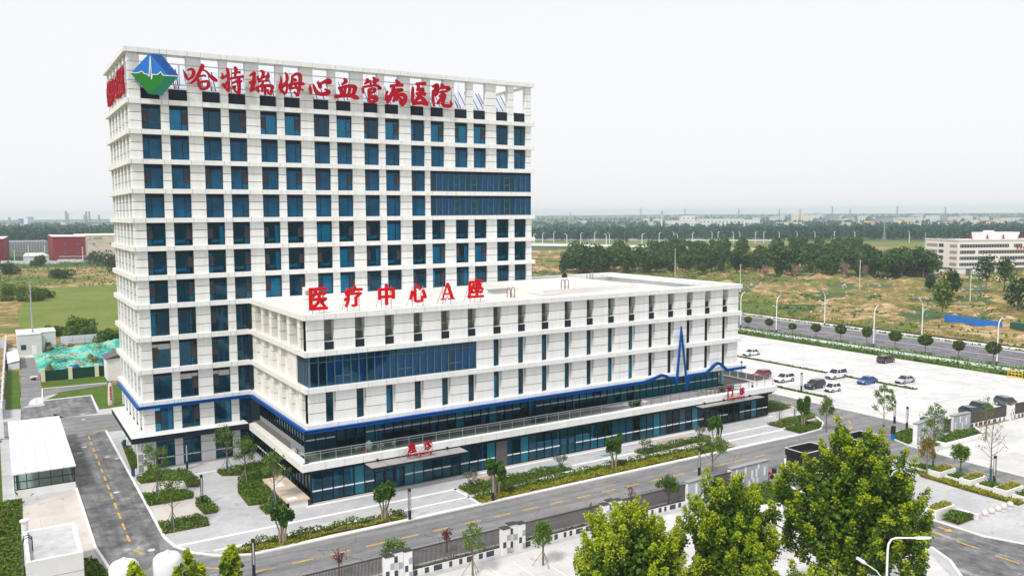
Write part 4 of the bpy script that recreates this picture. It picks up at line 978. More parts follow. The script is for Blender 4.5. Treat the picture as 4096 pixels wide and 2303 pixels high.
for i in range(3): dash(67.5-.3*i,-69.1-4.0*i,rad(91),2.3)
for i in range(4): dash(92.1,-57-4*i,rad(90))
# the painted arrow
b.sheet([(69.25,-68.6),(69.55,-68.6),(69.55,-69.6),(70.0,-69.6),(69.3,-70.3),(68.7,-69.6),(69.25,-69.6)],z+.002)
b.build('yellow_marking',[yel])['kind']='structure'
b=MB()
for i in range(26):
    y=-46+i*4.0
    for x0,x1 in ((134.2,139.6),(124.8,130.3),(113.9,119.2)): 
        if (x0<120 and y>2) or y>56: continue
        b.box(x0,y-.09,L1+.004,x1,y+.09,L1+.008)
    b.box(153.5,y-.06,L1+.004,159.2,y+.06,L1+.008)
for x in (139.6,124.8,153.5): b.box(x-.06,-46,L1+.009,x+.06,56,L1+.012)
for i in range(22):
    x=-6+i*2.6; b.sheet([(x+6,-51.4),(x+6.1,-51.4),(x+6.1,-57),(x+6,-57)],L1+.004)
b.sheet([(-6,-57),(52,-57),(52,-57.12),(-6,-57.12)],L1+.008)
for i in range(20):
    x=-6+i*2.6; b.sheet([(x+4,-66),(x+4.1,-66),(x+4.1,-72),(x+4,-72)],L1+.004)
bx=182.8
for dx in (-.18,.18): b.sheet([(bx+dx-.07,-260),(bx+dx+.07,-260),(bx+dx+.37,420),(bx+dx+.23,420)],.004)
for i in range(110):
    for xx in (176.2,179.5,186.2,189.5): 
        y=-255+i*6; b.box(xx-.06,y,.001,xx+.06,y+3,.004)
for xx in (172.9,192.5): b.box(xx-.06,-260,.001,xx+.06,420,.004)
for i in range(8): y=-67+i*.0
b.build('white_marking',[whp])['kind']='structure'
# paving bands, kerbs
b=MB()
for (x0,x1,y0,y1) in ((-1.2,31.7,-29.45,-28.95),(49.5,88.2,-29.45,-28.95),(2.0,31.7,-32.75,-32.35),(31.7,75,-31.6,-31.0),(75,88.0,-32.4,-31.9),(14.0,93.5,-25.6,-25.02),(-1.2,14.5,-5.2,-4.8),(31.4,31.7,-36,-28.7)): b.box(x0,y0,.003,x1,y1,.009)
struct(b.build('paving_band',[bandm]))
b=MB()
def kerb(P,w=.28,h=.13,closed=False):
    P=[Vector(p) for p in P]; O=offs([tuple(p) for p in P],w) 
    for i in range(len(P)-1):
        q=[P[i],P[i+1],O[i+1],O[i]]; b.prism([(v.x,v.y) for v in q],.0,h)
kerb([(5.2,-35.95),(87.5,-35.95)],.62); kerb([(87.5,-35.95),(93,-35.5),(96.6,-33.2),(99.4,-29.5),(101.4,-23),(102,-16.5),(102.2,58)],.28)
kerb([(-1.8,26),(-1.8,-22),(-1.8,-26.2),(-1.3,-29.4),(0,-32.2),(2,-34.4),(5.2,-35.95)],.28)
kerb([(-3,-47.5),(3,-47.0),(62,-47.2)],-.28) ; kerb([(-8.0,26),(-8.0,-25),(-7.2,-34),(-8.2,-40)],-.28)
kerb([(107.3,-46.9),(107.3,58)],-.2); kerb([(104.6,-42.6),(100.6,-42.6),(97.0,-45.0),(95.7,-48.2),(95.2,-52),(94.9,-58),(94.6,-68)],.25)
kerb([(63.3,-71.4),(61.8,-74.2),(58,-78),(52,-81)],.3); kerb([(70.6,-66),(70.6,-72.8),(72.4,-77),(75,-82)],.25)
kerb([(75.5,-42.9),(72,-46.0),(70.4,-48),(69.6,-58),(69.9,-66)],.25); kerb([(83.2,-43),(75.5,-42.9)],.25)
for x in (162.6,172.3,193.0,169.25,195.0): b.prism([(x,-260),(x+.2,-260),(x+.5,420),(x+.3,420)],-.05,.12)
kerb([(-9.0,60),(-8.6,68.9),(3,68.3)],-.2); kerb([(-8.9,56.5),(-1.0,56.6),(-1.3,42)],.2)
struct(b.build('kerb',[kerbm]))
b=MB(); b.sheet([(-12.6,51.2),(-15,52.2),(-14.2,95.3),(-11.9,93.8)],.012); b.sheet([(-8.4,76.4),(6,77.3),(4,68.6),(-8.4,69)],.012); b.sheet([(-8.8,56.8),(-5.6,63.0),(6,66),(6,44),(-.9,43),(-.8,56.8)],.012)
b.sheet([(-60,-8),(-15.6,-8),(-15.2,28),(-16,60),(-60,60)],-.02); b.sheet([(-60,-60),(-15.2,-60),(-15.3,-8),(-60,-8)],-.02); b.sheet([(-15,-60),(-9,-60),(-9,-39),(-14.5,-39)],.012)
b.sheet([(-14.0,-3.3),(-14.4,-26),(-14.5,-60),(-15.9,-60),(-15.9,-3.3)],.018); b.sheet([(-9.9,-28.8),(-8.5,-28.6),(-7.6,-33.5),(-8.6,-38),(-9.9,-38)],.018); b.sheet([(3,-47.3),(62,-47.5),(62,-48.7),(3,-48.7)],.012)
struct(b.build('lawn',[grassm]))
b=MB(); b.sheet([(-15.2,-8.2),(-8.3,-3.1),(-8.3,-29.5),(-9.6,-34),(-14.4,-34)],.014); b.sheet([(-11.4,112.6),(-.1,113),(.3,131.9),(-12,131)],.012); b.sheet([(-13.9,97),(-11.6,97),(-11.6,133),(-13.2,133)],.01); b.sheet([Y6(630,415),Y6(790,385),Y6(830,390),Y6(835,430),Y6(660,448)],.014); b.sheet([Y6(680,512),Y6(885,480),Y6(925,530),Y6(760,572),Y6(713,578)],.014); struct(b.build('concrete_slab',[concm]))
b=MB(); b.sheet([(-11.4,54.2),(-10.9,58.2),(-10.1,60.2),(-8.75,60.3),(-8.9,57),(-9.0,54.2),(-10.2,53.4)],.022); struct(b.build('puddle',[mat('water',(.6,.62,.64),.03,.8)]))
# netted spoil heap
b=MB(); nx,ny=40,40; vs=[];fs=[]
for j in range(ny+1):
    for i in range(nx+1):
        u,v=i/nx,j/ny; x=-8.2+u*30; y=78.2+v*50; e=min(1,min(u,1-u,v,1-v)*9)
        vs.append((x,y,.02+e*(.9+.55*math.sin(x*.5+y*.23)+.45*math.sin(y*.41-x*.3)+R.uniform(-.2,.2))))
for j in range(ny):
    for i in range(nx): k=j*(nx+1)+i; fs.append((k,k+1,k+nx+2,k+nx+1))
b.add(vs,fs); netm=groundmat('green_net',[(.35,(.01,.16,.11)),(.44,(.03,.36,.29)),(.54,(.20,.56,.47)),(.565,(.45,.31,.20)),(.66,(.48,.34,.22)),(.74,(.02,.13,.05))],.09,7,scale2=.35,dist=.8,bump=.5)
struct(b.build('spoil_heap',[netm],smooth=True))

rr=random.Random(61); mb=MB()
def leaf0(p,s): 
    a=rr.uniform(0,6.28); mb.add([p+Vector((math.cos(a)*s,math.sin(a)*s,rr.uniform(-.2,.3)*s)),p+Vector((-math.sin(a)*s*.6,math.cos(a)*s*.6,.3*s)),p-Vector((math.cos(a)*s,math.sin(a)*s,0)),p+Vector((math.sin(a)*s*.6,-math.cos(a)*s*.6,.1*s))],[(0,1,2,3)])
for _ in range(60):
    cx,cy=rr.uniform(-6,18),rr.choice([rr.uniform(80,92),rr.uniform(80,120)])
    for k in range(26): leaf0(Vector((cx+rr.gauss(0,.9),cy+rr.gauss(0,.9),1.2+rr.random()*1.3)),.32)
tag(mb.build('weeds',[leafmat('leaf_weed',(.02,.07,.012),(.07,.16,.03),.6,.2,1.)]),'weeds sprouting through the torn green netting','weeds',None,'stuff')
for k in range(14):
    x,y=rr.uniform(-7,16),rr.uniform(84,122); t=thing('debris_heap','small heap of debris lying on the green netting','debris',(x,y,.9),rr.uniform(0,6),'debris on the green netting'); mb=MB()
    mb.lathe([(rr.uniform(.6,1.4),-.5),(rr.uniform(.5,1.1),.4),(rr.uniform(.2,.5),.8),(.05,1.0)],n=7); mb.build('heap',[soil if k%3 else mat('blue_sheet_%s'%'abcdefghijklmn'[k],(.02,.16,.36),.6)],t)
# ================================================================ planting
leafA=leafmat('leaf_plane',(.018,.060,.003),(.12,.21,.010),.5,.2,.9); leafT=leafmat('leaf_plane_lit_tip',(.18,.29,.007),(.48,.54,.022),.5,.3,.9)  # pale young tips over dark leaves; crown light and depth put into colour
leafB=leafmat('leaf_plaza',(.018,.070,.010),(.10,.21,.02),.5,.3,1.2)
leafC=leafmat('leaf_sparse',(.045,.11,.012),(.17,.28,.035),.5,.3,1.)
leafD=leafmat('leaf_wood',(.008,.034,.008),(.050,.115,.020),.6,.15,.06)
leafE=leafmat('leaf_hedge',(.030,.085,.006),(.13,.22,.014),.55,.2,.9)
leafY=leafmat('leaf_yellow_hedge',(.13,.17,.008),(.36,.36,.02),.55,.25,.9)
leafF=leafmat('leaf_street',(.022,.060,.006),(.10,.15,.015),.55,.25,1.)
leafS=leafmat('leaf_scrub',(.040,.095,.010),(.16,.24,.03),.7,.1,.1)
leafR=leafmat('leaf_red',(.10,.015,.025),(.22,.05,.06),.6,.2,1.)
leafO=leafmat('leaf_olive',(.07,.10,.06),(.17,.21,.13),.6,.2,1.)
leafW=leafmat('leaf_autumn',(.12,.14,.02),(.34,.22,.03),.55,.3,1.)
barkm=mat('bark',(.20,.15,.11),.9,.1,noise=(3,.35)); barkl=mat('pale_bark',(.36,.29,.22),.9,.1,noise=(3,.3)); stakem=mat('stake',(.28,.22,.14),.9); wrapm=mat('blue_wrap',(.012,.10,.16),.7); twigm=mat('twig',(.26,.17,.15),.95)
def leaf(mb,p,s,rr,up=.35,m=0):
    n=Vector((rr.gauss(0,1),rr.gauss(0,1),rr.gauss(0,1)+up*2)).normalized(); a=n.orthogonal().normalized(); a=Matrix.Rotation(rr.uniform(0,6.28),3,n)@a; b=n.cross(a)
    s*=rr.uniform(.7,1.25); k=.42
    mb.add([p-a*s*.55,p+b*s*k+n*s*.1,p+a*s*.6,p-b*s*k+n*s*.1],[(0,1,2,3)],m)
def rnd_unit(rr):
    v=Vector((rr.gauss(0,1),rr.gauss(0,1),rr.gauss(0,1))); return v.normalized()
def blob_leaves(mb,c,r,n,s,rr,up=.35,hollow=.55):
    c=Vector(c); r=Vector(r) if not isinstance(r,(int,float)) else Vector((r,r,r))
    for _ in range(n):
        d=rnd_unit(rr)*(hollow+(1-hollow)*rr.random()**.6); leaf(mb,c+Vector((d.x*r.x,d.y*r.y,d.z*r.z)),s,rr,up)
def in_poly(x,y,P):
    c=False;j=len(P)-1
    for i in range(len(P)):
        if (P[i][1]>y)!=(P[j][1]>y) and x<(P[j][0]-P[i][0])*(y-P[i][1])/(P[j][1]-P[i][1])+P[i][0]: c=not c
        j=i
    return c
def bed(name,label,P,h,den,s,m,seed=1,base=soil,cat='ground cover'):
    rr=random.Random(seed); mb=MB(); xs=[p[0] for p in P];ys=[p[1] for p in P]; A=(max(xs)-min(xs))*(max(ys)-min(ys))
    mb.prism(list(P),.0,.05,1)
    for _ in range(int(A*den*3.0)):
        x=rr.uniform(min(xs),max(xs));y=rr.uniform(min(ys),max(ys))
        if in_poly(x,y,P):
            hh=h*(.75+.25*math.sin(x*1.3+math.sin(y*2.1))+.15*math.sin(x*3.1)); leaf(mb,Vector((x,y,.06+hh*rr.random()**.45)),s*.8,rr,.6)
    o=mb.build(name,[m,base]); return tag(o,label,cat,None,'stuff')
bed('hedge','long dark green hedge strip beside the front road, left part',[(6.0,-33.0),(15.7,-33.0),(22.4,-33.4),(22.4,-34.3),(14,-34.2),(6.5,-34.3),(3.2,-34.6)],.75,26,.27,leafE,1)
bed('hedge','yellow-green hedge edging along the kerb, left part',[(2.9,-34.7),(6.5,-34.45),(14,-34.4),(22.4,-34.5),(22.4,-35.3),(17,-35.2),(13.3,-34.9),(9.5,-35.6),(5.4,-35.6)],.5,34,.25,leafY,2)
bed('hedge','dark hedge patch nearest the emergency entrance',[(32.1,-28.9),(32.1,-32.0),(38,-31.9),(48.5,-30.7),(47.2,-28.9),(40.5,-28.8)],.6,24,.27,leafE,3)
bed('hedge','long middle hedge strip of dark green between entrance and road',[(31.9,-32.9),(36,-32.5),(56,-31.8),(74.3,-32.6),(74.3,-33.9),(56,-33.4),(36,-34.2),(31.8,-34.4)],.7,26,.27,leafE,4)
bed('hedge','long yellow-green edging strip beside the road, middle part',[(31.8,-34.5),(36,-34.3),(56,-33.5),(72.5,-34.0),(74.5,-34.9),(66,-35.3),(36,-35.5),(31.6,-35.8)],.5,36,.25,leafY,5)
bed('hedge','short dark hedge patch before the outpatient entrance',[(60.5,-28.9),(74.2,-28.7),(74.3,-30.2),(60.7,-30.9)],.6,26,.27,leafE,6)
bed('hedge','grassy island patch near the right end of the wing',[(88.4,-28.7),(88.4,-31.4),(94.1,-30.6),(99.0,-30.0),(100.3,-28.0),(96.2,-27.8)],.35,24,.25,leafE,7)
bed('hedge','kerbed island bed with shrubs at the road bend',[(88.2,-32.3),(88.2,-35.4),(93.3,-35.1),(95.6,-33.6),(96.4,-32.2),(94.0,-31.1)],.55,28,.27,leafE,8)
bed('hedge','overgrown bed against the right end of the wing',[(94.2,-23.3),(98.1,-23.6),(101.0,-23.1),(101.4,-18),(101.4,4),(95.6,4),(95.6,-18)],.9,14,.32,leafE,9)
bed('lawn_patch','rough grass before the wide grey wall with white slots',[(55.5,-49.2),(65.5,-48.6),(66.4,-50.5),(65.2,-56.0),(60,-55),(54.5,-53.6)],.35,26,.28,leafE,10)
bed('lawn_patch','raised lawn inside a stone kerb before the right-hand wall',[(97.3,-49.2),(108.2,-47.9),(112.6,-48.4),(109.8,-51.3),(100.2,-51.2)],.5,22,.28,leafE,11)
bed('lawn_patch','lawn wedge between the bend and the right-hand wall',[(100.6,-43.0),(104.4,-43.0),(105.5,-45.5),(96.4,-47.8),(97.4,-45.2)],.3,24,.28,leafE,12)
bed('ground_cover','olive ground cover strip below the stone planters',[(87.6,-54),(83.9,-57.6),(83.4,-64.0),(83.3,-69.9),(85.2,-69.8),(85.3,-64),(85.6,-59)],.3,34,.25,leafY,13)
bed('ground_cover','low dark planting inside the kerbed corner by the stone balls',[(71.7,-67.6),(71.7,-69.5),(74.8,-69.5),(75.0,-67.5)],.75,70,.22,leafE,14)
bed('ground_cover','yellow-green corner of the kerbed bed by the stone balls',[(75.2,-67.2),(75.2,-69.6),(76.0,-69.4),(75.9,-68.4)],.35,70,.22,leafY,15)
BEDS=[('planted square nearest the foot of the tower',[(620,380),(690,340),(850,340),(915,395),(905,415),(850,415),(835,385),(760,385),(640,400)],leafE,.5),
('middle planted square beside the left road',[(645,450),(850,432),(880,442),(880,465),(750,490),(672,502)],leafE,.5),
('narrow planted strip beside the pale courtyard path',[(890,470),(935,460),(995,520),(985,532),(930,540),(890,500)],leafE,.5),
('planted square at the corner of the left road',[(717,577),(900,547),(943,557),(953,590),(742,630)],leafS,.35),
('planted strip along the tower apron beside the wing',[(985,345),(1090,325),(1200,298),(1230,318),(1080,363),(1010,365)],leafE,.5),
('large planted bed against the left side of the wing',[(1083,372),(1235,325),(1243,410),(1318,465),(1270,498),(1245,488),(1130,500),(1082,440)],leafE,.5),
('small planted corner before the stone light well',[(1177,507),(1245,492),(1300,480),(1365,490),(1418,492),(1212,540)],leafE,.4)]
for i,(lab,P_,m,h) in enumerate(BEDS): bed('ground_cover',lab,[Y6(a,b_) for a,b_ in P_],h,26,.27,m,30+i)
bed('ground_cover','dark bed squeezed between the left road and tower',[(-1.2,2.0),(.2,2.0),(.2,12.2),(-.6,16.6)],.5,22,.27,leafE,37)
bed('ground_cover','tall rough planting between the white block and the left road',[(-9.8,-29.0),(-8.6,-28.8),(-7.8,-33.5),(-8.8,-37.5),(-9.8,-37.5)],.6,26,.3,leafE,38)
bed('lawn_patch','rough dark grass along the far left edge below the canopy',[(-14.2,-4),(-14.6,-26),(-14.7,-60),(-30,-60),(-30,-4)],.35,12,.34,leafE,39)
bed('ground_cover','hedge growing behind the front fence',[(10,-48.0),(51,-48.0),(51,-48.9),(10,-48.9)],.55,20,.26,leafE,50)
# light grass strips in the car park and along its edge
for i,(P,lab) in enumerate([([(111.7,58),(113.3,58),(113.3,-21.3),(111.7,-21.3)],'grass strip along the near side of the car park'),([(131.4,58),(133.1,58),(133.1,-26.6),(131.4,-26.6)],'grass strip down the middle of the car park'),([(160.6,60),(162.6,60),(162.6,-46),(160.4,-46)],'weedy green strip along the far fence of the car park')]):
    rr=random.Random(60+i); mb=MB(); mb.prism(P,.0,.12,1)
    x0,x1=P[0][0],P[1][0]; y1=P[0][1]; y0=P[2][1]
    for _ in range(int((y1-y0)*(16 if i<2 else 26))):
        y=rr.uniform(y0,y1); p=Vector((rr.uniform(x0+.1,x1-.1),y,.14+rr.random()*(.12 if i<2 else .9*(.5+.5*math.sin(y*.35)))))
        leaf(mb,p,.34 if i<2 else .5,rr,.7)
    tag(mb.build('grass_strip',[leafF if i<2 else leafS,grassm]),lab,'grass',None,'stuff')
    if i<2:
        mb=MB(); mb.box(x0-.15,y0-.15,0,x1+.15,y0,.14); mb.box(x0-.15,y0,0,x0,y1,.14); mb.box(x1,y0,0,x1+.15,y1,.14); struct(mb.build('kerb',[kerbm]))
rr=random.Random(77); mb=MB()
for _ in range(5200):
    x=rr.choice([rr.uniform(162.8,166),rr.uniform(169.4,172),rr.uniform(193.3,194.8),rr.uniform(200,206)]); y=rr.uniform(-60,150)
    h=.5+.5*math.sin(y*.21+x) ; leaf(mb,Vector((x,y,.1+rr.random()*(.35+1.1*h*(x>199 or x<166)))),.55,rr,.6)
tag(mb.build('weeds',[leafS]),'weeds and low shrubs growing along the boulevard verges','weeds',None,'stuff')
# ---- trees
def tree_thing(name,label,cat,loc,trunk,leaves,m,bm,group=None):
    t=thing(name,label,cat,loc,0,group); trunk.build('trunk',[bm],t); leaves.build('crown',m if isinstance(m,list) else [m],t); return t
def plane_tree(label,x,y,top,rx,seed,n_sh=120,tip=.70):
    rr=random.Random(seed); tr=MB(); lf=MB(); cz=top*.56; rz=top*.42
    tr.tube([(0,0,0),(.1,0,top*.2),(-.1,.1,top*.45),(.1,0,top*.75)],[.28,.24,.18,.08],8)
    for i in range(n_sh):
        a=rr.uniform(0,6.283); el=math.asin(rr.uniform(-.72,.99)); rad_=rr.uniform(.62,1.0)
        w=1-.25*max(0,math.sin(el)); wob=1+.16*math.sin(3*a+seed)+.10*math.sin(5*a+2*el)
        c=Vector((math.cos(a)*math.cos(el)*rx*w*rad_*wob, math.sin(a)*math.cos(el)*rx*w*rad_*wob, cz+math.sin(el)*rz*rad_))
        d=(Vector((math.cos(a)*.45,math.sin(a)*.45,1.1))+rnd_unit(rr)*.25).normalized(); L=rr.uniform(1.1,2.3); 
        if i%3==0:
            b0=Vector((0,0,max(top*.2,c.z-math.hypot(c.x,c.y)*.7))); tr.tube([tuple(b0),tuple((b0+c)/2+Vector((0,0,.25))),tuple(c),tuple(c+d*L*.7)],[.10,.07,.045,.015],5)
        for k in range(rr.randint(210,280)):
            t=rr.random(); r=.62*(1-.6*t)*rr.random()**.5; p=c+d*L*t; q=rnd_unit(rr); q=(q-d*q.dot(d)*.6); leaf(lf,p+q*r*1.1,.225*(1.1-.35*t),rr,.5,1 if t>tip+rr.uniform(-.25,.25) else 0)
    for _ in range(7000):
        q=rnd_unit(rr)*rr.random()**.4*.72; leaf(lf,Vector((q.x*rx,q.y*rx,cz+q.z*rz)),.42,rr,.3)
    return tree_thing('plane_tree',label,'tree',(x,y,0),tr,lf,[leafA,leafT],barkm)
def multi_stem(seed,h=4.8):
    rr=random.Random(seed); tr=MB(); lf=MB()
    for k in range(4):
        a=k*1.57+rr.uniform(-.3,.3); bx,by=.28*math.cos(a),.28*math.sin(a); tx,ty=.85*math.cos(a),.85*math.sin(a); hh=h*rr.uniform(.60,.74)
        tr.tube([(bx,by,0),(bx*1.2,by*1.2,hh*.45),(tx*.8,ty*.8,hh*.8),(tx,ty,hh)],[.12,.10,.08,.05],6)
        
        for q_ in range(7):
            c=Vector((tx*rr.uniform(.6,1.25),ty*rr.uniform(.6,1.25),hh+rr.uniform(-.55,1.0))); blob_leaves(lf,c,(rr.uniform(.3,.5),rr.uniform(.3,.5),rr.uniform(.35,.6)),105,.25,rr,.2,.3)
    return tr,lf
def sparse_tree(seed,h=6.2,dens=1.0,spread=1.7,stakes=True,wrap=True):
    rr=random.Random(seed); tr=MB(); lf=MB(); st=MB()
    tr.tube([(0,0,0),(.03,.02,h*.35),(0,.05,h*.6),(.05,0,h*.92)],[.10,.085,.06,.02],6)
    nb=13
    for k in range(nb):
        z0=h*(.36+.48*k/nb); a=k*2.4+rr.uniform(-.4,.4); L=spread*(1.15-.55*k/nb)*rr.uniform(.7,1.1); e=Vector((math.cos(a)*L*.75,math.sin(a)*L*.75,z0+L*.95))
        m_=Vector((math.cos(a)*L*.45,math.sin(a)*L*.45,z0+L*.4)); tr.tube([(0,0,z0),tuple(m_),tuple(e)],[.035,.025,.01],4)
        for j in range(3):
            if rr.random()<.85*dens+.1:
                c=m_.lerp(e,rr.uniform(.2,1.05))+rnd_unit(rr)*.25; blob_leaves(lf,c,rr.uniform(.3,.6),int(30*dens*rr.uniform(.5,1.4)),.17,rr,.3,.1)
    if stakes:
        for k in range(3): a=k*2.1+.5; st.tube([(1.05*math.cos(a),1.05*math.sin(a),0),(.06*math.cos(a),.06*math.sin(a),h*.30)],.035,5)
    if wrap: st.tube([(0,0,.3),(0,0,h*.24)],.135,8,1)
    return tr,lf,st
def put_sparse(seed,label,u,v,h,dens=1,spread=1.7,m=None,stakes=True,wrap=True,bm=None,name='young_tree',loc=None):
    x,y=loc if loc else g(u,v); tr,lf,st=sparse_tree(seed,h,dens,spread,stakes,wrap); t=tree_thing(name,label,'tree',(x,y,0),tr,lf,m or leafC,bm or barkm)
    if stakes or wrap: st.build('stakes',[stakem,wrapm],t)
    return t
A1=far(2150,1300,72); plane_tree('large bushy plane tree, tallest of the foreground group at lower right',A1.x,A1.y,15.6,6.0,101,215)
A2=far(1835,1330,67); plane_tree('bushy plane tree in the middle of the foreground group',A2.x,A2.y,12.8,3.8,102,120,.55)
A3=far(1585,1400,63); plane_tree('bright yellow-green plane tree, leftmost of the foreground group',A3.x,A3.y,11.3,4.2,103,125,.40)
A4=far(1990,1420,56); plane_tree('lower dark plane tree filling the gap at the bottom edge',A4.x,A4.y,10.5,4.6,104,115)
for (u,v,d,lab,w,s_) in ((478,1395,58,'bright green treetop poking up beside the white tanks',1.5,1),(578,1405,58,'slender treetop at the bottom edge, right of the tanks',.8,2),(345,1440,52,'small treetop below the left tank at the bottom edge',.7,3)):
    p=far(u,v,d); rr=random.Random(s_); tr=MB();lf=MB(); tr.tube([(0,0,0),(0,0,p.z-.5)],[.2,.04],6)
    for k in range(14):
        c=Vector((rr.uniform(-w,w),rr.uniform(-w,w),p.z-rr.uniform(.4,4.5)))
        if math.hypot(c.x,c.y)>w*(.3+(p.z-c.z)/4.5): c.x*=.4;c.y*=.4
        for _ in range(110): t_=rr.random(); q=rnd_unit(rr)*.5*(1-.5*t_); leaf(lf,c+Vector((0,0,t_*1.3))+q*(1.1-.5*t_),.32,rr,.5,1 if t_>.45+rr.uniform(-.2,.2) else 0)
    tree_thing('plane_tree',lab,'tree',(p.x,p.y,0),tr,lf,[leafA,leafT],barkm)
MSL=[((712,1370),'dense multi-stem tree in the left hedge, nearest the road corner'),((967,1312),'dense multi-stem tree at the right end of the left hedge'),((1251,1250),'dense multi-stem tree beside the emergency canopy hedge'),((1546,1181),'dense multi-stem tree in the middle of the long hedge'),((1798,1125),'dense multi-stem tree near the outpatient canopy'),((2020,1073),'dense multi-stem tree on the kerbed island at the bend')]
for i,((u,v),lab) in enumerate(MSL):
    x,y=g(u,v); tr,lf=multi_stem(20+i,4.9 if i!=0 else 4.6); tree_thing('clump_tree',lab,'tree',(x,y,0),tr,lf,leafB,barkl,'multi-stem trees along the front hedges')
for i,((u,v),lab) in enumerate([((1184,1226),'small grey-green shrub with blue stakes near the emergency canopy'),((1411,1182),'small grey-green staked shrub beside the dark louvre'),((1623,1141),'small grey-green staked shrub in the middle of the entrance front'),((1761,1106),'small grey-green shrub next to the outpatient door')]):
    x,y=g(u,v); rr=random.Random(40+i); tr=MB();lf=MB();st=MB()
    for k in range(5):
        a=k*1.256; e=(.6*math.cos(a),.6*math.sin(a),1.5+.3*rr.random()); tr.tube([(0,0,0),(e[0]*.4,e[1]*.4,.8),e],[.06,.045,.015],5); blob_leaves(lf,e,(.45,.45,.4),60,.17,rr,.2,.2)
    for k in range(3): a=k*2.1; st.tube([(.7*math.cos(a),.7*math.sin(a),0),(.05,0,1.0)],.035,5)
    t=tree_thing('olive_shrub',lab,'shrub',(x,y,0),tr,lf,leafO,barkm,'grey-green staked shrubs along the entrance front'); st.build('stakes',[wrapm],t)
put_sparse(51,'young staked tree at the left road corner of the courtyard',435,1331,6.4,1.1)
put_sparse(52,'young tree nearest the corner of the tower foot',397,1252,6.6,1.3,2.2)
put_sparse(53,'young staked tree close to the tower wall beside the wing',572,1187,6.4,.9)
put_sparse(54,'young blue-wrapped tree on the grass beside the wing',618,1219,6.4,1.1)
put_sparse(55,'young blue-wrapped tree in front of the stone bench',691,1274,6.8,1.1)
put_sparse(56,'young sparse tree standing in a square pit in the near parking area',1366,1421,4.6,1.5,1.1,stakes=True,wrap=False)
put_sparse(57,'young sparse tree at the bottom edge before the fence',1189,1447,5.0,.9,1.2,wrap=False)
put_sparse(58,'young tree with bright leaves in front of the checked fence piers',990,1447,3.4,.9,1.2,stakes=False,wrap=False)
put_sparse(59,'bushy spreading tree just behind the short grey wall',1792,1196,4.8,1.8,2.2,stakes=False,wrap=False,name='spreading_tree')
put_sparse(60,'bright bushy tree behind the fence near the foreground trees',1682,1277,3.4,2.0,1.3,leafB,stakes=False,wrap=False,name='spreading_tree')
put_sparse(61,'tall sparse tree near the gate, left of the light column',2222,1100,8.3,1.5,2.0,bm=barkl)
put_sparse(62,'tall sparse tree with a wrapped trunk before the right-hand wall',2347,1177,9.2,1.5,1.9)
put_sparse(63,'tall thin tree with few leaves standing among the planters',2491,1220,8.6,.45,2.3)
put_sparse(64,'thin tree with yellowing leaves beside the big plane tree',2331,1204,5.6,1.2,1.3,leafW,stakes=False,wrap=False)
put_sparse(65,'short dark bushy tree with stakes between two planters',2416,1194,3.9,2.0,1.2,leafE)
put_sparse(66,'slim leafy tree at the tip of the island by the bend',2078,1086,5.8,1.6,1.2,stakes=False,wrap=False)
put_sparse(67,'bare staked tree, left of two on the island grass',1961,1069,2.6,.05,.8,wrap=False)
put_sparse(68,'bare staked tree, right of two on the island grass',1999,1059,2.8,.1,.8,wrap=False)
put_sparse(69,'thin sapling beside the right-hand fence',2480,1105,7.0,.6,1.2,stakes=False,wrap=False)
for i,((u,v),lab) in enumerate([((1124,1389),'small red-leaved tree behind the front fence, left one'),((1588,1281),'small red-leaved tree behind the fence, middle one'),((1485,1319),'small bare reddish tree behind the fence'),((853,1446),'small red-leaved tree at the bottom edge behind the fence')]): put_sparse(80+i,lab,u,v,2.6,(.4,.3,.15,.3)[i],.5,leafR,stakes=False,wrap=False,name='red_tree')
# lollipop street trees along the boulevard: one crown and trunk, copied
rr=random.Random(9); tr=MB();lf=MB(); tr.tube([(0,0,0),(0,0,2.3)],[.09,.07],6); blob_leaves(lf,(0,0,3.1),(1.35,1.35,1.15),700,.36,rr); 
for k in range(5): tr.tube([(0,0,2.0),(.5*math.cos(k*1.26),.5*math.sin(k*1.26),2.9)],.03,4)
X0=170.9; base=None; nO=0; ORD='first second third fourth fifth sixth seventh eighth ninth tenth'.split()
for u_,sc_,lab in [(1885,.85,'first round-crowned street tree right of the wing'),(1939,.95,'round street tree below the first lamp post'),(1998,.85,'pale round street tree'),(2058,1.0,'round street tree'),(2121,1.0,'round street tree'),(2188,1.1,'round street tree'),(2260,1.05,'round street tree'),(2337,1.1,'round street tree'),(2422,.95,'round street tree'),(2511,1.25,'largest round street tree at the right edge')]:
    y,_z=px(u_*1.59006,1000,X0); loc=(X0,y,0)
    L=ORD[nO]+' round-crowned street tree along the boulevard, counting from the wing'; nO+=1
    if base is None: base=tree_thing('street_tree',L,'tree',loc,tr,lf,leafF,barkm,'street trees along the boulevard'); base.scale=(sc_,)*3; base['label']=L
    else: dup(base,loc,R.uniform(0,6),L,(sc_*R.uniform(.85,1.2),sc_*R.uniform(.85,1.2),sc_*R.uniform(.9,1.12)))
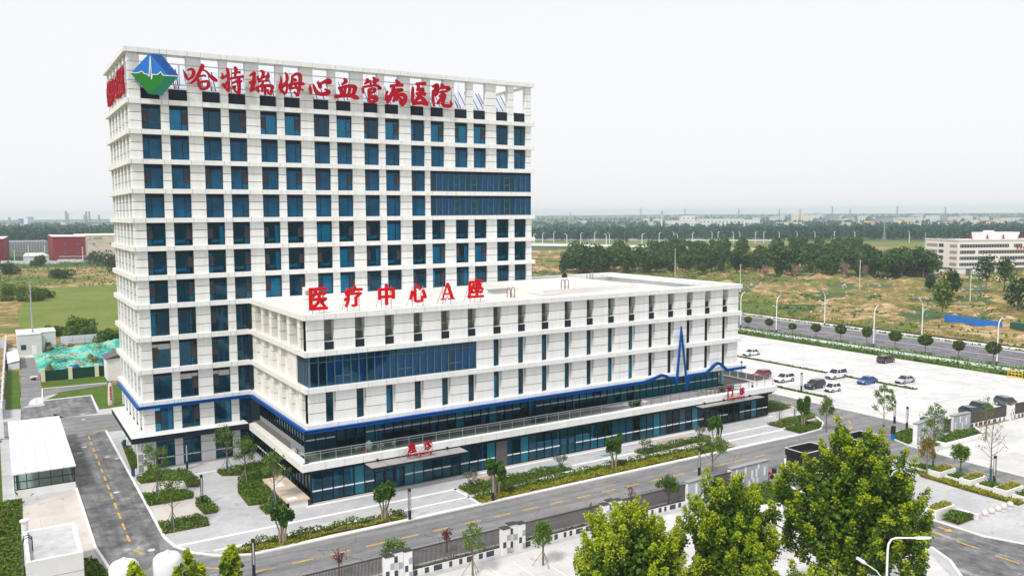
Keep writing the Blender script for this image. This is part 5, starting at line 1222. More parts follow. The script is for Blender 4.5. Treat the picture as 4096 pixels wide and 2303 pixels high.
# ================================================================ vehicles
tyre=mat('tyre',(.012,.012,.013),.85); rimm=mat('alloy_rim',(.45,.46,.48),.35,.5,metal=.7); cglass=mat('car_glass',(.012,.022,.03),.08,.6); lampm=mat('headlight',(.75,.78,.8),.15,.6); tail=mat('tail_light',(.35,.008,.01),.3); platem=mat('number_plate',(.02,.10,.45),.5); trimm=mat('car_trim',(.02,.02,.022),.5); arch=mat('wheel_arch',(.006,.006,.006),.9)
CARM={}
def paint(n,c,r=.28): 
    if n not in CARM: CARM[n]=mat(n,c,r,.5,coat=.6)
    return CARM[n]
def make_car(name,label,cat,kind,pm,loc,rz):
    """nose along +x, wheels on z=0; group origin at the middle"""
    t=thing(name,label,cat,loc,rz)
    K=dict(sedan=(4.75,1.84,1.45),hatch=(4.35,1.82,1.52),suv=(4.65,1.88,1.68),big=(5.1,1.98,1.92),mini=(3.3,1.6,1.62))[kind]; L,Wd,H=K; h=L/2; w=Wd/2
    bel=H*.60 if kind!='big' else H*.58
    if kind=='sedan': S=[(-h,.42,.78,.80),(-h*.97,.28,bel*.98,.90),(-h*.72,.22,bel*1.06,.98),(0,.2,bel*1.02,1),(h*.42,.2,bel*.98,1),(h*.80,.22,bel*.86,.96),(h*.97,.28,bel*.70,.84),(h,.38,.55,.70)]
    elif kind=='mini': S=[(-h,.42,bel,.86),(-h*.9,.28,bel*1.05,.94),(0,.22,bel*1.02,1),(h*.55,.22,bel*.98,1),(h*.85,.24,bel*.88,.95),(h,.36,bel*.7,.8)]
    else: S=[(-h,.45,bel*.95,.84),(-h*.96,.32,bel*1.03,.92),(-h*.7,.26,bel*1.06,1),(0,.24,bel*1.02,1),(h*.45,.24,bel,1),(h*.80,.26,bel*.92,.97),(h*.97,.32,bel*.76,.88),(h,.42,.62,.76)]
    mb=MB(); n=8; vs=[];fs=[]
    for x,zb,zt,k in S:
        ww=w*k; vs+=[(x,-ww*.86,zb),(x,-ww,zb+.16),(x,-ww,zt-.16),(x,-ww*.88,zt),(x,ww*.88,zt),(x,ww,zt-.16),(x,ww,zb+.16),(x,ww*.86,zb)]
    for i in range(len(S)-1):
        for j in range(n): a=i*n+j;b_=i*n+(j+1)%n; fs.append((a,b_,b_+n,a+n))
    fs+=[tuple(range(n-1,-1,-1)),tuple((len(S)-1)*n+j for j in range(n))]; mb.add([(x,y,z) for x,y,z in vs],[f[::-1] for f in fs])
    body=mb.build('body',[pm],t,smooth=False)
    bv=body.modifiers.new('round','BEVEL'); bv.width=.05; bv.segments=2; bv.limit_method='ANGLE'
    # cabin: glazed sides, painted roof and pillars
    C=dict(sedan=(-h*.80,-h*.42,h*.10,h*.44),hatch=(-h*.92,-h*.70,h*.12,h*.46),suv=(-h*.94,-h*.78,h*.12,h*.45),big=(-h*.95,-h*.86,h*.14,h*.42),mini=(-h*.93,-h*.78,h*.30,h*.70))[kind]
    zb=bel*1.0; xb0,xt0,xt1,xb1=C; wt=w*.76; wb=w*.93
    mb=MB(); V=[(xb0,-wb,zb),(xb1,-wb,zb),(xt1,-wt,H-.05),(xt0,-wt,H-.05),(xb0,wb,zb),(xb1,wb,zb),(xt1,wt,H-.05),(xt0,wt,H-.05)]
    mb.add(V,[(0,1,2,3),(5,4,7,6),(1,5,6,2),(4,0,3,7),(3,2,6,7),(4,5,1,0)]); mb.build('window_glass',[cglass],t)
    mb=MB(); mb.prism([(xt0-.06,-wt-.02),(xt1+.04,-wt-.02),(xt1+.04,wt+.02),(xt0-.06,wt+.02)],H-.06,H)
    for sgn in (-1,1):
        for (p,q) in (((xb0,zb),(xt0,H-.05)),((xb1,zb),(xt1,H-.05)),((xb0*.1+xb1*.0-.1,zb),(xt0*.1-.05,H-.05))):
            mb.tube([(p[0],sgn*(wb+.005),p[1]),(q[0],sgn*(wt+.01),q[1])],.05,5)
    ro=mb.build('roof',[pm],t); bv=ro.modifiers.new('round','BEVEL'); bv.width=.03; bv.segments=2; bv.limit_method='ANGLE'
    rw=.33 if kind in('sedan','hatch') else .37 if kind!='mini' else .29
    for x in (h*.62,-h*.60):
        for sgn in (-1,1):
            mb=MB(); mb.T=Matrix.Translation((x,sgn*(w-.20),rw))@Matrix.Rotation(rad(-90*sgn),4,'X'); mb.cyl(0,0,0,.21,rw,20,0); wh=mb.build('wheel',[tyre],t)
            mb=MB(); mb.T=Matrix.Translation((x,sgn*(w+.012),rw))@Matrix.Rotation(rad(-90*sgn),4,'X'); mb.cyl(0,0,0,.012,rw*.66,16,0)
            mb.build('rim',[rimm],wh)
            mb=MB(); mb.T=Matrix.Translation((x,sgn*(w-.02),rw))@Matrix.Rotation(rad(-90*sgn),4,'X'); mb.cyl(0,0,0,.026,rw*1.2,20,0); mb.build('wheel_arch',[arch],t)
    for sgn in (-1,1):
        mb=MB(); mb.box(h*.86,sgn*w*.80-.2,bel*.66,h*.985,sgn*w*.80+.02*sgn+.0,bel*.80); mb.build('headlight',[lampm],t)
        mb=MB(); mb.box(-h-.01,sgn*w*.62-.18,bel*.78,-h*.965,sgn*w*.62+.18,bel*.98); mb.build('tail_light',[tail],t)
        mb=MB(); mb.box(xb1-.38,sgn*(w+.0),zb+.02,xb1-.2,sgn*(w+.2),zb+.16); mb.build('wing_mirror',[pm],t)
    mb=MB(); mb.box(h-.10,-w*.55,bel*.42,h+.012,w*.55,bel*.62); mb.box(h-.08,-w*.7,.28,h-.0,w*.7,.40); mb.build('grille',[trimm],t)
    mb=MB(); mb.box(h+.012,-.22,.44,h+.025,.22,.58); mb.build('number_plate',[platem],t)
    return t
P=math.pi
make_car('parked_car','white sedan parked farthest left in the car park','car','sedan',paint('white_paint_car',(.80,.81,.83)),(136.6,18.0,.011),P)
make_car('parked_car','dark red hatchback parked next to the terrace end','car','hatch',paint('red_paint_car',(.30,.012,.022)),(117.9,-1.6,.011),P)
make_car('parked_car','white compact crossover between the red and the black cars','car','suv',paint('white_paint_car',(0,0,0)),(118.1,-7.2,.011),P)
make_car('parked_car','black crossover with blue plate beside the light column','car','suv',paint('black_paint_car',(.016,.018,.026)),(117.9,-14.7,.011),P)
make_car('parked_car','tiny white electric car nearest the end of the grass strip','car','mini',paint('white_paint_car',(0,0,0)),(118.2,-18.5,.011),P)
make_car('parked_car','large boxy white off-roader beside the middle grass strip','car','big',paint('white_paint_car',(0,0,0)),(129.6,-10.7,.011),P)
make_car('parked_car','bright blue sedan in the car park','car','sedan',paint('blue_paint_car',(.012,.10,.36)),(130.0,-17.6,.011),P)
make_car('parked_car','silver sedan, rightmost in the middle of the car park','car','sedan',paint('silver_paint_car',(.50,.51,.52),.3),(136.9,-21.2,.011),P)
make_car('parked_car','dark brown estate car alone in the far rows','car','suv',paint('brown_paint_car',(.035,.016,.018)),(153.9,-5.6,.011),0)
make_car('parked_car','yellow and black car half hidden behind the right-hand wall','car','hatch',paint('dark_paint_car',(.02,.03,.04)),(120.8,-43.6,.011),-P/2-.25)
make_car('parked_car','black crossover with red tail light behind the right-hand fence','car','suv',paint('dark_paint_car',(0,0,0)),(125.0,-43.2,.011),-P/2-.25)
make_car('parked_car','grey crossover behind the fence at the right edge','car','suv',paint('grey_paint_car',(.07,.085,.10)),(132.6,-43.2,.011),-P/2-.3)
for o in [o for o in COL.objects if o.get('label','').startswith('yellow and black')]:
    mb=MB(); mb.box(-2.16,-.7,.75,-1.9,.7,1.15); mb.build('rear_panel',[mat('taxi_yellow',(.80,.42,.01),.4)],o)
t=thing('motor_scooter','red scooter with a black box standing beside the wide grey wall','scooter',(67.0,-47.3,.011),2.2); sr=paint('scooter_red',(.62,.01,.02))
mb=MB(); mb.tube([(-.75,0,.75),(-.2,0,.72),(.1,0,.36),(.45,0,.36),(.62,0,.95)],[.2,.2,.16,.14,.12],8); mb.build('body',[sr],t)
mb=MB(); mb.box(-1.15,-.28,.85,-.6,.28,1.4); mb.build('top_box',[trimm],t)
for x in (-.6,.75): mb=MB(); mb.T=Matrix.Translation((x,-.06,.26))@Matrix.Rotation(rad(-90),4,'X'); mb.cyl(0,0,0,.12,.26,16); mb.build('wheel',[tyre],t)
mb=MB(); mb.tube([(.62,-.32,1.1),(.56,0,1.05),(.62,.32,1.1)],.03,5); mb.build('handlebar',[trimm],t)
t=thing('cargo_tricycle','small red and white cargo tricycle parked on the back lane','tricycle',(-8.9,80.5,.01),.4)
mb=MB(); mb.box(-1.2,-.5,.5,.1,.5,.8); mb.build('cargo_bed',[mat('tricycle_white',(.7,.68,.66),.5)],t); mb=MB(); mb.tube([(0,0,.6),(.6,0,.65),(.9,0,1.05)],[.16,.18,.1],6); mb.build('body',[sr],t)
for x,y in ((-.7,.5),(-.7,-.5),(.95,0)): mb=MB(); mb.T=Matrix.Translation((x,y-.05,.28))@Matrix.Rotation(rad(-90),4,'X'); mb.cyl(0,0,0,.1,.28,14); mb.build('wheel',[tyre],t)
# ================================================================ street furniture
postw=mat('white_pole',(.80,.81,.83),.35,.4); postb=mat('blue_pole',(.015,.06,.22),.4); solar=mat('solar_blue',(.01,.09,.38),.25); blackm=mat('black_metal',(.018,.019,.022),.5)
def blvd_lamp(label,loc,rz,grp='lamp posts along the boulevard'):
    t=thing('street_lamp',label,'street lamp',loc,rz,grp)
    mb=MB(); mb.tube([(0,0,.9),(0,0,6.8)],[.15,.12],10); mb.tube([(0,0,6.8),(0,0,8.6),(.25,0,9.5),(.9,0,10.2),(1.9,0,10.55)],[.12,.11,.10,.085,.07],8); mb.tube([(0,0,6.6),(-.4,0,7.3),(-1.1,0,7.75)],[.07,.06,.05],6); mb.build('pole',[postw],t)
    mb=MB(); mb.cyl(0,0,0,.9,.17,10); mb.build('pole_base',[postb],t)
    mb=MB(); mb.box(1.7,-.16,10.5,2.6,.16,10.66); mb.build('lamp_head',[solar],t); mb=MB(); mb.box(-1.6,-.13,7.7,-1.0,.13,7.83); mb.build('side_lamp',[postw],t)
    return t
l0=blvd_lamp('white street lamp with blue head right of the wing, before the scrubland',(X0,px(1953*1.59,1300,X0)[0],0),0)
for u_,x_,lab,rz in ((1863,X0,'white street lamp just clear of the wing roof corner',0),(2199,X0,'white street lamp in the middle of the near boulevard verge',0),(2512,X0,'white street lamp at the right edge of the near verge',0),(2074,194.1,'white double-arm street lamp across the boulevard, left one',P),(2320,194.1,'white double-arm street lamp across the boulevard, right one',P)):
    y,_=px(u_*1.59006,1300,x_); dup(l0,(x_,y,0),rz,lab)
# tall twin lamp in the foreground
q=far(2234,1352,60); t=thing('street_lamp','tall white double-arm lamp post in front of the foreground trees','street lamp',(q.x,q.y,0),math.atan2(RT.y,RT.x)); zt=q.z
mb=MB(); mb.tube([(0,0,0),(0,0,zt-1.0),(.04,0,zt-.45),(.22,0,zt-.12),(.55,0,zt),(1.9,0,zt-.02)],[.10,.075,.07,.065,.06,.05],10); mb.tube([(0,0,zt-3.6),(-.25,0,zt-2.9),(-.7,0,zt-2.3),(-1.5,0,zt-1.75)],[.05,.045,.04,.035],8); mb.build('pole',[postw],t)
mb=MB(); mb.prism([(1.8,-.08),(2.1,-.15),(2.75,-.12),(2.95,0),(2.75,.12),(2.1,.15),(1.8,.08)],zt-.07,zt+.03); mb.build('lamp_head',[postw],t)
mb=MB(); mb.tube([(-1.4,0,zt-1.82),(-1.6,0,zt-1.68),(-2.05,0,zt-1.38)],[.06,.13,.11],8); mb.build('side_lamp',[postw],t)
# light columns
def column_light(label,loc,h=3.6,first=[None]):
    if first[0] is None:
        t=thing('light_column',label,'light column',loc,0,'slim square light columns'); mb=MB(); mb.box(-.13,-.13,0,.13,.13,1.1); mb.build('base',[mat('column_base',(.010,.018,.055),.5)],t)
        mb=MB(); mb.box(-.14,-.14,h-.3,.14,.14,h); mb.build('cap',[blackm],t)
        mb=MB()
        for a in (-.11,.11):
            for b_ in (-.11,.11): mb.box(a-.02,b_-.02,1.1,a+.02,b_+.02,h-.3)
        mb.build('frame',[blackm],t); mb=MB(); mb.box(-.06,-.06,1.1,.06,.06,h-.3); mb.build('diffuser',[mat('diffuser',(.8,.82,.84),.5)],t); first[0]=t; return t
    return dup(first[0],loc,0,label)
for (u,v,lab) in ((1031,1308,'slim light column at the right end of the left hedge'),(1240,1261,'slim light column beside the emergency hedge'),(509,1269,'slim light column in the courtyard bed'),(471,1179,'slim light column near the tower wall'),(1759,1196,'slim light column behind the short grey wall'),(1811,1130,'slim light column by the outpatient hedge'),(639,1448,'slim light column at the bottom edge by the road'),(2281,1080,'slim light column on the wedge of lawn'),(2250,1064,'slim light column near the tall sparse tree'),(2501,1217,'slim light column among the planters')):
    x,y=g(u,v); column_light(lab,(x,y,.01))
column_light('slim light column behind the red hatchback',(113.0,-.6,.1)); column_light('slim light column beside the black crossover',(112.9,-15.6,.1))
for i,(u,v) in enumerate(((331,1198),(310,1125))):
    x,y=g(u,v); t=thing('bollard','dark bollard lamp at the kerb of the left road, %s'%('nearest the courtyard' if i==0 else 'nearest the tower corner'),'bollard',(x+.2,y,.1)); mb=MB(); mb.box(-.2,-.2,0,.2,.2,.9); mb.build('post',[postb],t); mb=MB(); mb.box(-.22,-.22,.9,.22,.22,1.0); mb.build('cap',[blackm],t)
# manhole covers
mh=None
for (u,v) in ((212,1124),(200,1139),(270,1149),(294,1153),(293,1238),(381,1383),(210,1055),(370,1207)):
    x,y=g(u,v)
    if mh is None:
        mh=tag(None or MB().cyl(0,0,0,.008,.36,20).build('manhole_cover',[kerbg],None,(x,y,.024)),'round pale manhole cover set in the asphalt of the left road','manhole cover','manhole covers in the left road')
    else: dup(mh,(x,y,.024))
# stone balls
bs=mat('ball_stone',(.66,.62,.60),.6,.3,noise=(2,.1))
for i,x in enumerate((76.5,77.85,79.2,80.35,81.75)):
    t=thing('stone_ball','%s stone ball bollard in the row of five at lower right'%('first','second','third','fourth','fifth')[i],'bollard',(x,-69.75,0),0,'row of stone ball bollards'); mb=MB(); mb.lathe([(.36,0),(.36,.1),(.2,.14)],n=18); mb.build('base',[bs],t); mb=MB(); mb.lathe([(.36*math.sin(P*k/10)+.001,.45-.36*math.cos(P*k/10)) for k in range(11)],n=20); mb.build('ball',[bs],t,smooth=True)
# planters
plm=mat('planter_white',(.80,.79,.78),.6,.2,noise=(.8,.06))
def planter(label,x0,x1,y0,y1,h,fill,fl):
    t=thing('planter',label,'planter',((x0+x1)/2,(y0+y1)/2,0)); a,b_=(x1-x0)/2,(y1-y0)/2; mb=MB(); w=.22
    mb.box(-a,-b_,0,a,-b_+w,h); mb.box(-a,b_-w,0,a,b_,h); mb.box(-a,-b_+w,0,-a+w,b_-w,h); mb.box(a-w,-b_+w,0,a,b_-w,h); mb.box(-a+w,-b_+w,0,a-w,b_-w,h-.15,1); mb.build('box',[plm,soil],t)
    rr=random.Random(int(x0*7+y0)); mb=MB()
    for _ in range(int((x1-x0)*(y1-y0)*90)): leaf(mb,Vector((rr.uniform(-a+w,a-w),rr.uniform(-b_+w,b_-w),h-.1+rr.random()*fl)),.22,rr,.6)
    mb.build('plants',[fill],t)
planter('white planter box with bright plants, nearest the big plane tree',84.9,88.4,-59.6,-57.8,.9,leafY,.35)
planter('white planter box with bright plants, middle of the row',84.9,88.4,-63.5,-62.0,.9,leafY,.35)
planter('white planter box with bright plants, nearest the right edge',84.7,88.4,-67.9,-66.2,.9,leafY,.35)
planter('low white planter with dark plants behind the first box',85.6,88.2,-57.7,-55.0,.45,leafE,.3)
planter('low white planter with dark plants between first and middle box',85.6,88.2,-61.9,-59.7,.45,leafE,.3)
planter('low white planter with dark plants between middle and last box',85.6,88.2,-66.1,-63.6,.45,leafE,.3)
planter('low white planter with dark plants at the right edge',85.6,88.2,-71.5,-68.0,.45,leafE,.4)
planter('high white planter box on the near corner bed beside the plane tree',71.2,74.9,-67.3,-65.9,1.0,leafY,.35)
t=thing('low_wall','low white retaining wall of the kerbed corner bed','wall',(75.0,-68.4,0)); mb=MB(); mb.box(-.15,-1.4,0,.15,1.0,.55); mb.build('wall',[plm],t); mb=MB(); mb.box(-.19,-1.44,.55,.19,1.0,.6); mb.build('coping',[plm],t)
t=thing('low_wall','white stone kerb wall round the raised lawn at right','wall',(105,-51.4,0)); mb=MB()
mb.box(-5.3,-.3,0,5.0,.1,.5); mb.prism([(5.0,-.3),(7.9,2.9),(7.6,3.1),(4.8,.1)],0,.5); mb.box(-5.3,.1,0,-4.9,1.4,.5); mb.build('wall',[plm],t)
t=thing('low_wall','white kerb wall round the rough grass before the wide grey wall','wall',(60,-55.6,0)); mb=MB(); mb.prism([(-6.0,1.4),(5.2,-.9),(5.2,-.5),(-6.0,1.8)],0,.5); mb.prism([(5.2,-.9),(6.6,5.0),(6.2,5.0),(4.9,-.5)],0,.35); mb.build('wall',[plm],t)
# stone bench / light well beside the wing
t=thing('light_well','long low white stone light-well cap beside the left end of the wing','light well',(13.0,-20.8,0)); mb=MB(); mb.box(-1.1,-4.2,.0,1.3,5.6,.15); 
for y in (-4.2,-1.0,2.3,5.4): mb.box(-1.1,y,.15,-.9,y+.2,.8)
mb.box(-1.1,-4.2,.15,1.3,-4.0,.8); mb.box(-.6,-4.0,.15,1.3,5.6,.8,1); mb.build('base',[plm,lintel],t); mb=MB(); mb.box(-1.25,-4.35,.8,1.5,5.75,.97); mb.build('cap',[mat('sandstone_cap',(.62,.52,.42),.7,.2,noise=(.9,.15))],t); mb=MB(); mb.box(-.9,-3.9,.975,.2,-2.9,.985); mb.build('slab',[plm],t); mb=MB(); mb.box(-.8,1.6,.975,.4,3.4,.985); mb.build('slab',[plm],t)
# ================================================================ front fence
greyt=mat('grey_tile',(.36,.38,.42),.6,.3); darkt=mat('dark_tile',(.06,.065,.085),.5,.3); bar=mat('brown_bar',(.075,.06,.06),.6); coping=mat('dark_coping',(.05,.04,.045),.6)
def fence_panel(label,x0,x1,y,seed,h=2.5,base=.62,kind='slat fence',dir=(1,0),thick=.3,solid=False):
    rr=random.Random(seed); L=math.hypot(x1[0]-x0[0],x1[1]-x0[1]) if isinstance(x0,tuple) else x1-x0
    loc=(x0[0],x0[1],0) if isinstance(x0,tuple) else (x0,y,0); rz=math.atan2(x1[1]-x0[1],x1[0]-x0[0]) if isinstance(x0,tuple) else 0
    t=thing('slat_fence',label,'fence',loc,rz,'fence panels between the checked piers')
    if base:
        mb=MB(); mb.box(0,-.12,0,L,.12,base); x=.1
        while x<L-.6: 
            w=rr.choice([.35,.45,.6,.9])
            if x+w<L: mb.box(x,-.125,.04,x+w,-.118,base-.03,1)
            x+=w+rr.choice([.4,.5,.75])
        mb.build('plinth',[plm,darkt],t)
    mb=MB(); n=int(L/.135)
    for i in range(n): mb.box(.05+i*.135,-.03,base+.02,.05+i*.135+(.055 if not solid else .10),.03,h)
    mb.build('bars',[bar],t); mb=MB(); mb.box(0,-.07,h,L,.07,h+.1); mb.box(0,-.045,base,L,.045,base+.03); mb.build('rail',[coping],t)
def pier(label,x0,y,ws,hs,seed,dx=.0):
    rr=random.Random(seed); t=thing('fence_pier',label,'pier',(x0,y,0),0,'checked piers of the fence'); x=0
    for k,(w,h) in enumerate(zip(ws,hs)):
        mb=MB(); yo=(-.22,.12,-.05)[k%3]; mb.box(x,-.35+yo,0,x+w-.04,.35+yo,h)
        for r_ in range(4):
            z=.08+r_*h/4+(h/8 if k%2 else 0)
            if z+h/4<h: mb.box(x+.04+(0 if (r_+k)%2 else w*.48),-.356+yo,z,x+.04+(w*.40 if (r_+k)%2 else w*.90),-.34+yo,z+h/4-.06,1 if (r_+k)%2 else 2)
        o=mb.build('pillar',[plm,darkt,greyt],t); m2=MB(); m2.box(x-.03,-.4+yo,h,x+w-.01,.4+yo,h+.07); m2.build('coping',[coping],o); x+=w
Yf=-49.0
fence_panel('slatted fence panel at the bottom edge, left of the first pier',4.0,13.4,Yf,1)
pier('checked pier nearest the bottom edge',13.45,Yf,(.95,1.05,.85),(2.62,2.75,2.68),2)
fence_panel('slatted fence panel between the bottom pier and the middle pier',16.35,26.0,Yf,3)
pier('checked pier in the middle of the front fence',26.05,Yf,(.95,1.05,.85),(2.62,2.75,2.68),4)
fence_panel('slatted fence panel between the middle pier and the third pier',28.95,38.6,Yf,5)
pier('checked pier just left of the foreground trees',38.65,Yf,(.95,1.05,.85),(2.62,2.75,2.68),6)
fence_panel('slatted fence panel partly behind the foreground trees',41.55,51.2,Yf,7)
fence_panel('dark slatted gate between the two grey walls',56.1,59.3,-48.4,8,2.4,0)
def slot_wall(label,p0,p1,h,seed,slots):
    L=math.hypot(p1[0]-p0[0],p1[1]-p0[1]); rr=random.Random(seed); t=thing('entrance_wall',label,'wall',(*p0,0),math.atan2(p1[1]-p0[1],p1[0]-p0[0]),'grey slotted walls at the gate')
    mb=MB(); mb.box(0,-.3,0,L,.3,h); mb.box(-.06,-.31,0,-.0,.31,h,1)
    for (a,z0,z1) in slots: mb.box(a,-.306,z0,a+.34,-.29,z1,1)
    mb.build('wall',[greyt if False else mat('slot_wall_grey',(.40,.42,.46),.6,.3,noise=(.5,.06)) if 'slot_wall_grey' not in MAT else MAT['slot_wall_grey'],plm],t); mb=MB(); mb.box(-.1,-.36,h,L+.06,.36,h+.09); mb.build('coping',[greym],t); mb=MB(); mb.box(-.11,-.37,h-.05,L+.07,.37,h); mb.build('drip_edge',[coping],t)
slot_wall('short grey wall with white slots at the end of the front fence',(51.3,Yf),(55.9,-48.6),2.75,1,[(.5,.5,1.3),(1.3,1.2,2.4),(2.4,.4,1.4),(3.3,1.3,2.5),(3.9,.5,1.2)])
slot_wall('wide grey wall with white slots left of the gate',(59.4,-48.1),(66.0,-48.0),2.75,2,[(.4,.1,1.3),(.75,1.3,2.6),(2.0,.6,1.7),(2.3,1.6,2.7),(3.0,.1,.8),(3.5,.9,2.0),(3.8,.2,1.0),(4.3,1.0,2.1),(4.65,2.0,2.74),(4.5,.3,.9),(5.8,1.0,2.1)])
slot_wall('grey slotted wall right of the gate, nearer the plane tree',(97.0,-48.5),(106.2,-47.1),3.1,3,[(.6,.2,1.2),(1.8,1.2,2.7),(2.5,.4,1.8),(3.2,.2,.9),(3.8,1.0,2.2),(5.4,.3,1.4),(6.0,1.4,2.8),(7.6,1.0,2.0),(8.2,.3,1.2)])
slot_wall('grey slotted wall right of the gate, farther piece',(108.4,-47.3),(112.9,-47.4),2.5,4,[(.4,.4,1.5),(1.6,1.2,2.3),(2.2,.2,1.3),(3.2,.8,1.9)])
fence_panel('dark slatted panel between the two right-hand walls',(106.3,-47.1),(108.3,-47.3),0,11,2.0,0,solid=True)
fence_panel('long dark slatted fence panel right of the gate',(113.0,-47.4),(123.0,-47.9),0,12,2.3,.62,solid=True)
pier('checked pier of the right-hand fence',123.1,-47.95,(.55,.6,.55),(2.5,2.6,2.5),13)
fence_panel('dark slatted fence panel at the right edge',(125.0,-48.0),(140.0,-48.7),0,14,2.3,.62,solid=True)
# guard booths: open-topped dark frames
def booth(label,x,y,w,d,h):
    t=thing('guard_booth',label,'booth',(x,y,0)); mb=MB()
    for i in range(int(w/.3)): mb.box(i*.3,-.03,1.9,i*.3+.2,.03,h); mb.box(i*.3,d-.03,1.9,i*.3+.2,d+.03,h)
    for i in range(int(d/.3)): mb.box(-.03,i*.3,1.9,.03,i*.3+.2,h); mb.box(w-.03,i*.3,1.9,w+.03,i*.3+.2,h)
    mb.box(.04,.04,1.9,w-.04,d-.04,2.0); mb.box(.05,.05,1.95,w-.05,.09,h-.05); mb.box(.05,d-.09,1.95,w-.05,d-.05,h-.05); mb.box(.05,.1,1.95,.09,d-.1,h-.05); mb.box(w-.09,.1,1.95,w-.05,d-.1,h-.05); mb.build('parapet',[blackm],t)
    mb=MB(); mb.box(.1,.1,0,w-.1,d-.1,.9); mb.box(.1,.1,.9,.2,d-.1,1.9); 
    for a in (.1,w-.2):
        for b_ in (.1,d-.2): mb.box(a+.002,b_+.002,.9,a+.102,b_+.102,1.9)
    mb.build('cabin',[blackm],t); mb=MB(); mb.box(.15,.12,.92,w-.15,.14,1.88); mb.box(w-.14,.15,.92,w-.12,d-.15,1.88); mb.build('pane',[pane],t)
    mb=MB()
    for (a,b_,c,e) in ((-.08,-.08,w+.08,.0),(-.08,d,w+.08,d+.08),(-.08,0,0,d),(w,0,w+.08,d)): mb.box(a,b_,h,c,e,h+.07)
    mb.build('edge_trim',[plm],t)
booth('black guard booth left of the gate, nearer the road',72.2,-49.0,5.0,3.2,2.8); booth('black guard booth right of the gate',83.4,-48.8,4.6,3.0,2.8)
t=thing('gate_post','blue and black barrier post by the gate','post',(96.9,-45.1,0)); mb=MB(); mb.box(-.3,-.2,0,.3,.2,.9); mb.build('cabinet',[mat('cabinet_blue',(.01,.18,.42),.4)],t); mb=MB(); mb.box(-.3,-.2,.9,.3,.2,2.1); mb.build('screen_housing',[blackm],t)
t=thing('gate_post','black post block at the left end of the right-hand wall','post',(105.5,-44.6,0)); mb=MB(); mb.box(-.6,-.3,0,.6,.3,2.0); mb.build('shaft',[mat('post_dark',(.03,.03,.04),.5)],t); mb=MB(); mb.box(-.66,-.36,2.0,.66,.36,2.08); mb.build('coping',[coping],t)
# green mesh fence along the car park: posts with wire panels
mf=None; gfm=mat('green_fence',(.01,.16,.07),.5); gmesh=glass('green_mesh',(.62,.80,.70),(.1,.3,.2),1.05)
for i in range(34):
    loc=(163.2,-46+i*3.0,0)
    if mf is None:
        mf=thing('mesh_fence','green wire mesh fence bay along the far edge of the car park','fence',loc,0,'green mesh fence bays along the car park'); mb=MB(); mb.box(-.04,-.04,0,.04,.04,1.9); mb.build('post',[gfm],mf)
        mb=MB()
        for k in range(10): mb.box(-.012,.1+k*.29,.1,.012,.125+k*.29,1.8)
        for z in (.1,.65,1.2,1.78): mb.box(-.013,.04,z,.013,2.96,z+.03)
        mb.build('wire_panel',[gfm],mf)
    else: dup(mf,loc)
# ================================================================ left-hand yard
roofw=mat('white_sheet_roof',(.78,.80,.82),.4,.4,noise=(.3,.06))
t=thing('ramp_canopy','long white ribbed canopy roof over a glazed ramp beside the left road','canopy',(0,0,0))
y0,y1,x0,x1=-3.1,25.5,-14.75,-8.2; mb=MB(); 
zz=lambda y:3.1+.075*(y-y0)
for i in range(5):
    a=x0-.15+i*1.37; mb.add([(a+.02,y0-.35,zz(y0)),(a+1.34,y0-.35,zz(y0)),(a+1.34,y1,zz(y0)+.35),(a+.02,y1,zz(y0)+.35),(a+.02,y0-.35,zz(y0)-.14),(a+1.34,y0-.35,zz(y0)-.14),(a+1.34,y1,zz(y0)+.21),(a+.02,y1,zz(y0)+.21)],[(0,1,2,3),(7,6,5,4),(0,4,5,1),(1,5,6,2),(2,6,7,3),(3,7,4,0)])
mb.add([(x0-.1,y0-.3,zz(y0)-.04),(x1+.1,y0-.3,zz(y0)-.04),(x1+.1,y1,zz(y0)+.31),(x0-.1,y1,zz(y0)+.31),(x0-.1,y0-.3,zz(y0)-.10),(x1+.1,y0-.3,zz(y0)-.10),(x1+.1,y1,zz(y0)+.25),(x0-.1,y1,zz(y0)+.25)],[(0,1,2,3),(7,6,5,4),(0,4,5,1),(1,5,6,2),(2,6,7,3),(3,7,4,0)],1)
mb.build('roof',[roofw,greym],t); mb=MB(); mb.box(x0,y0,0,x1,y0+.25,.95); mb.box(x1-.25,y0+.26,0,x1,y1,.6); mb.box(x0,y0+.26,0,x0+.25,y1,.6); mb.build('base_wall',[plm],t)
mb=MB()
for i in range(6): xx=x0+(x1-x0-.1)*i/5; mb.box(xx,y0+.02,.95,xx+.1,y0+.14,2.98)
for z in (.95,1.9,2.88): mb.box(x0,y0+.03,z,x1,y0+.13,z+.1)
for i in range(12): yy=y0+.3+(y1-y0-.5)*i/11; mb.box(x1-.12,yy,.6,x1-.02,yy+.1,3.0); mb.box(x0+.02,yy,.6,x0+.12,yy+.1,3.0)
mb.box(x1-.11,y0+.3,.6,x1-.03,y1,.7); mb.build('frame',[blackm],t); mb=MB(); mb.box(x0,y0+.07,1.0,x1,y0+.085,2.9); mb.box(x1-.08,y0+.3,.7,x1-.065,y1,3.0); mb.build('pane',[railg],t)
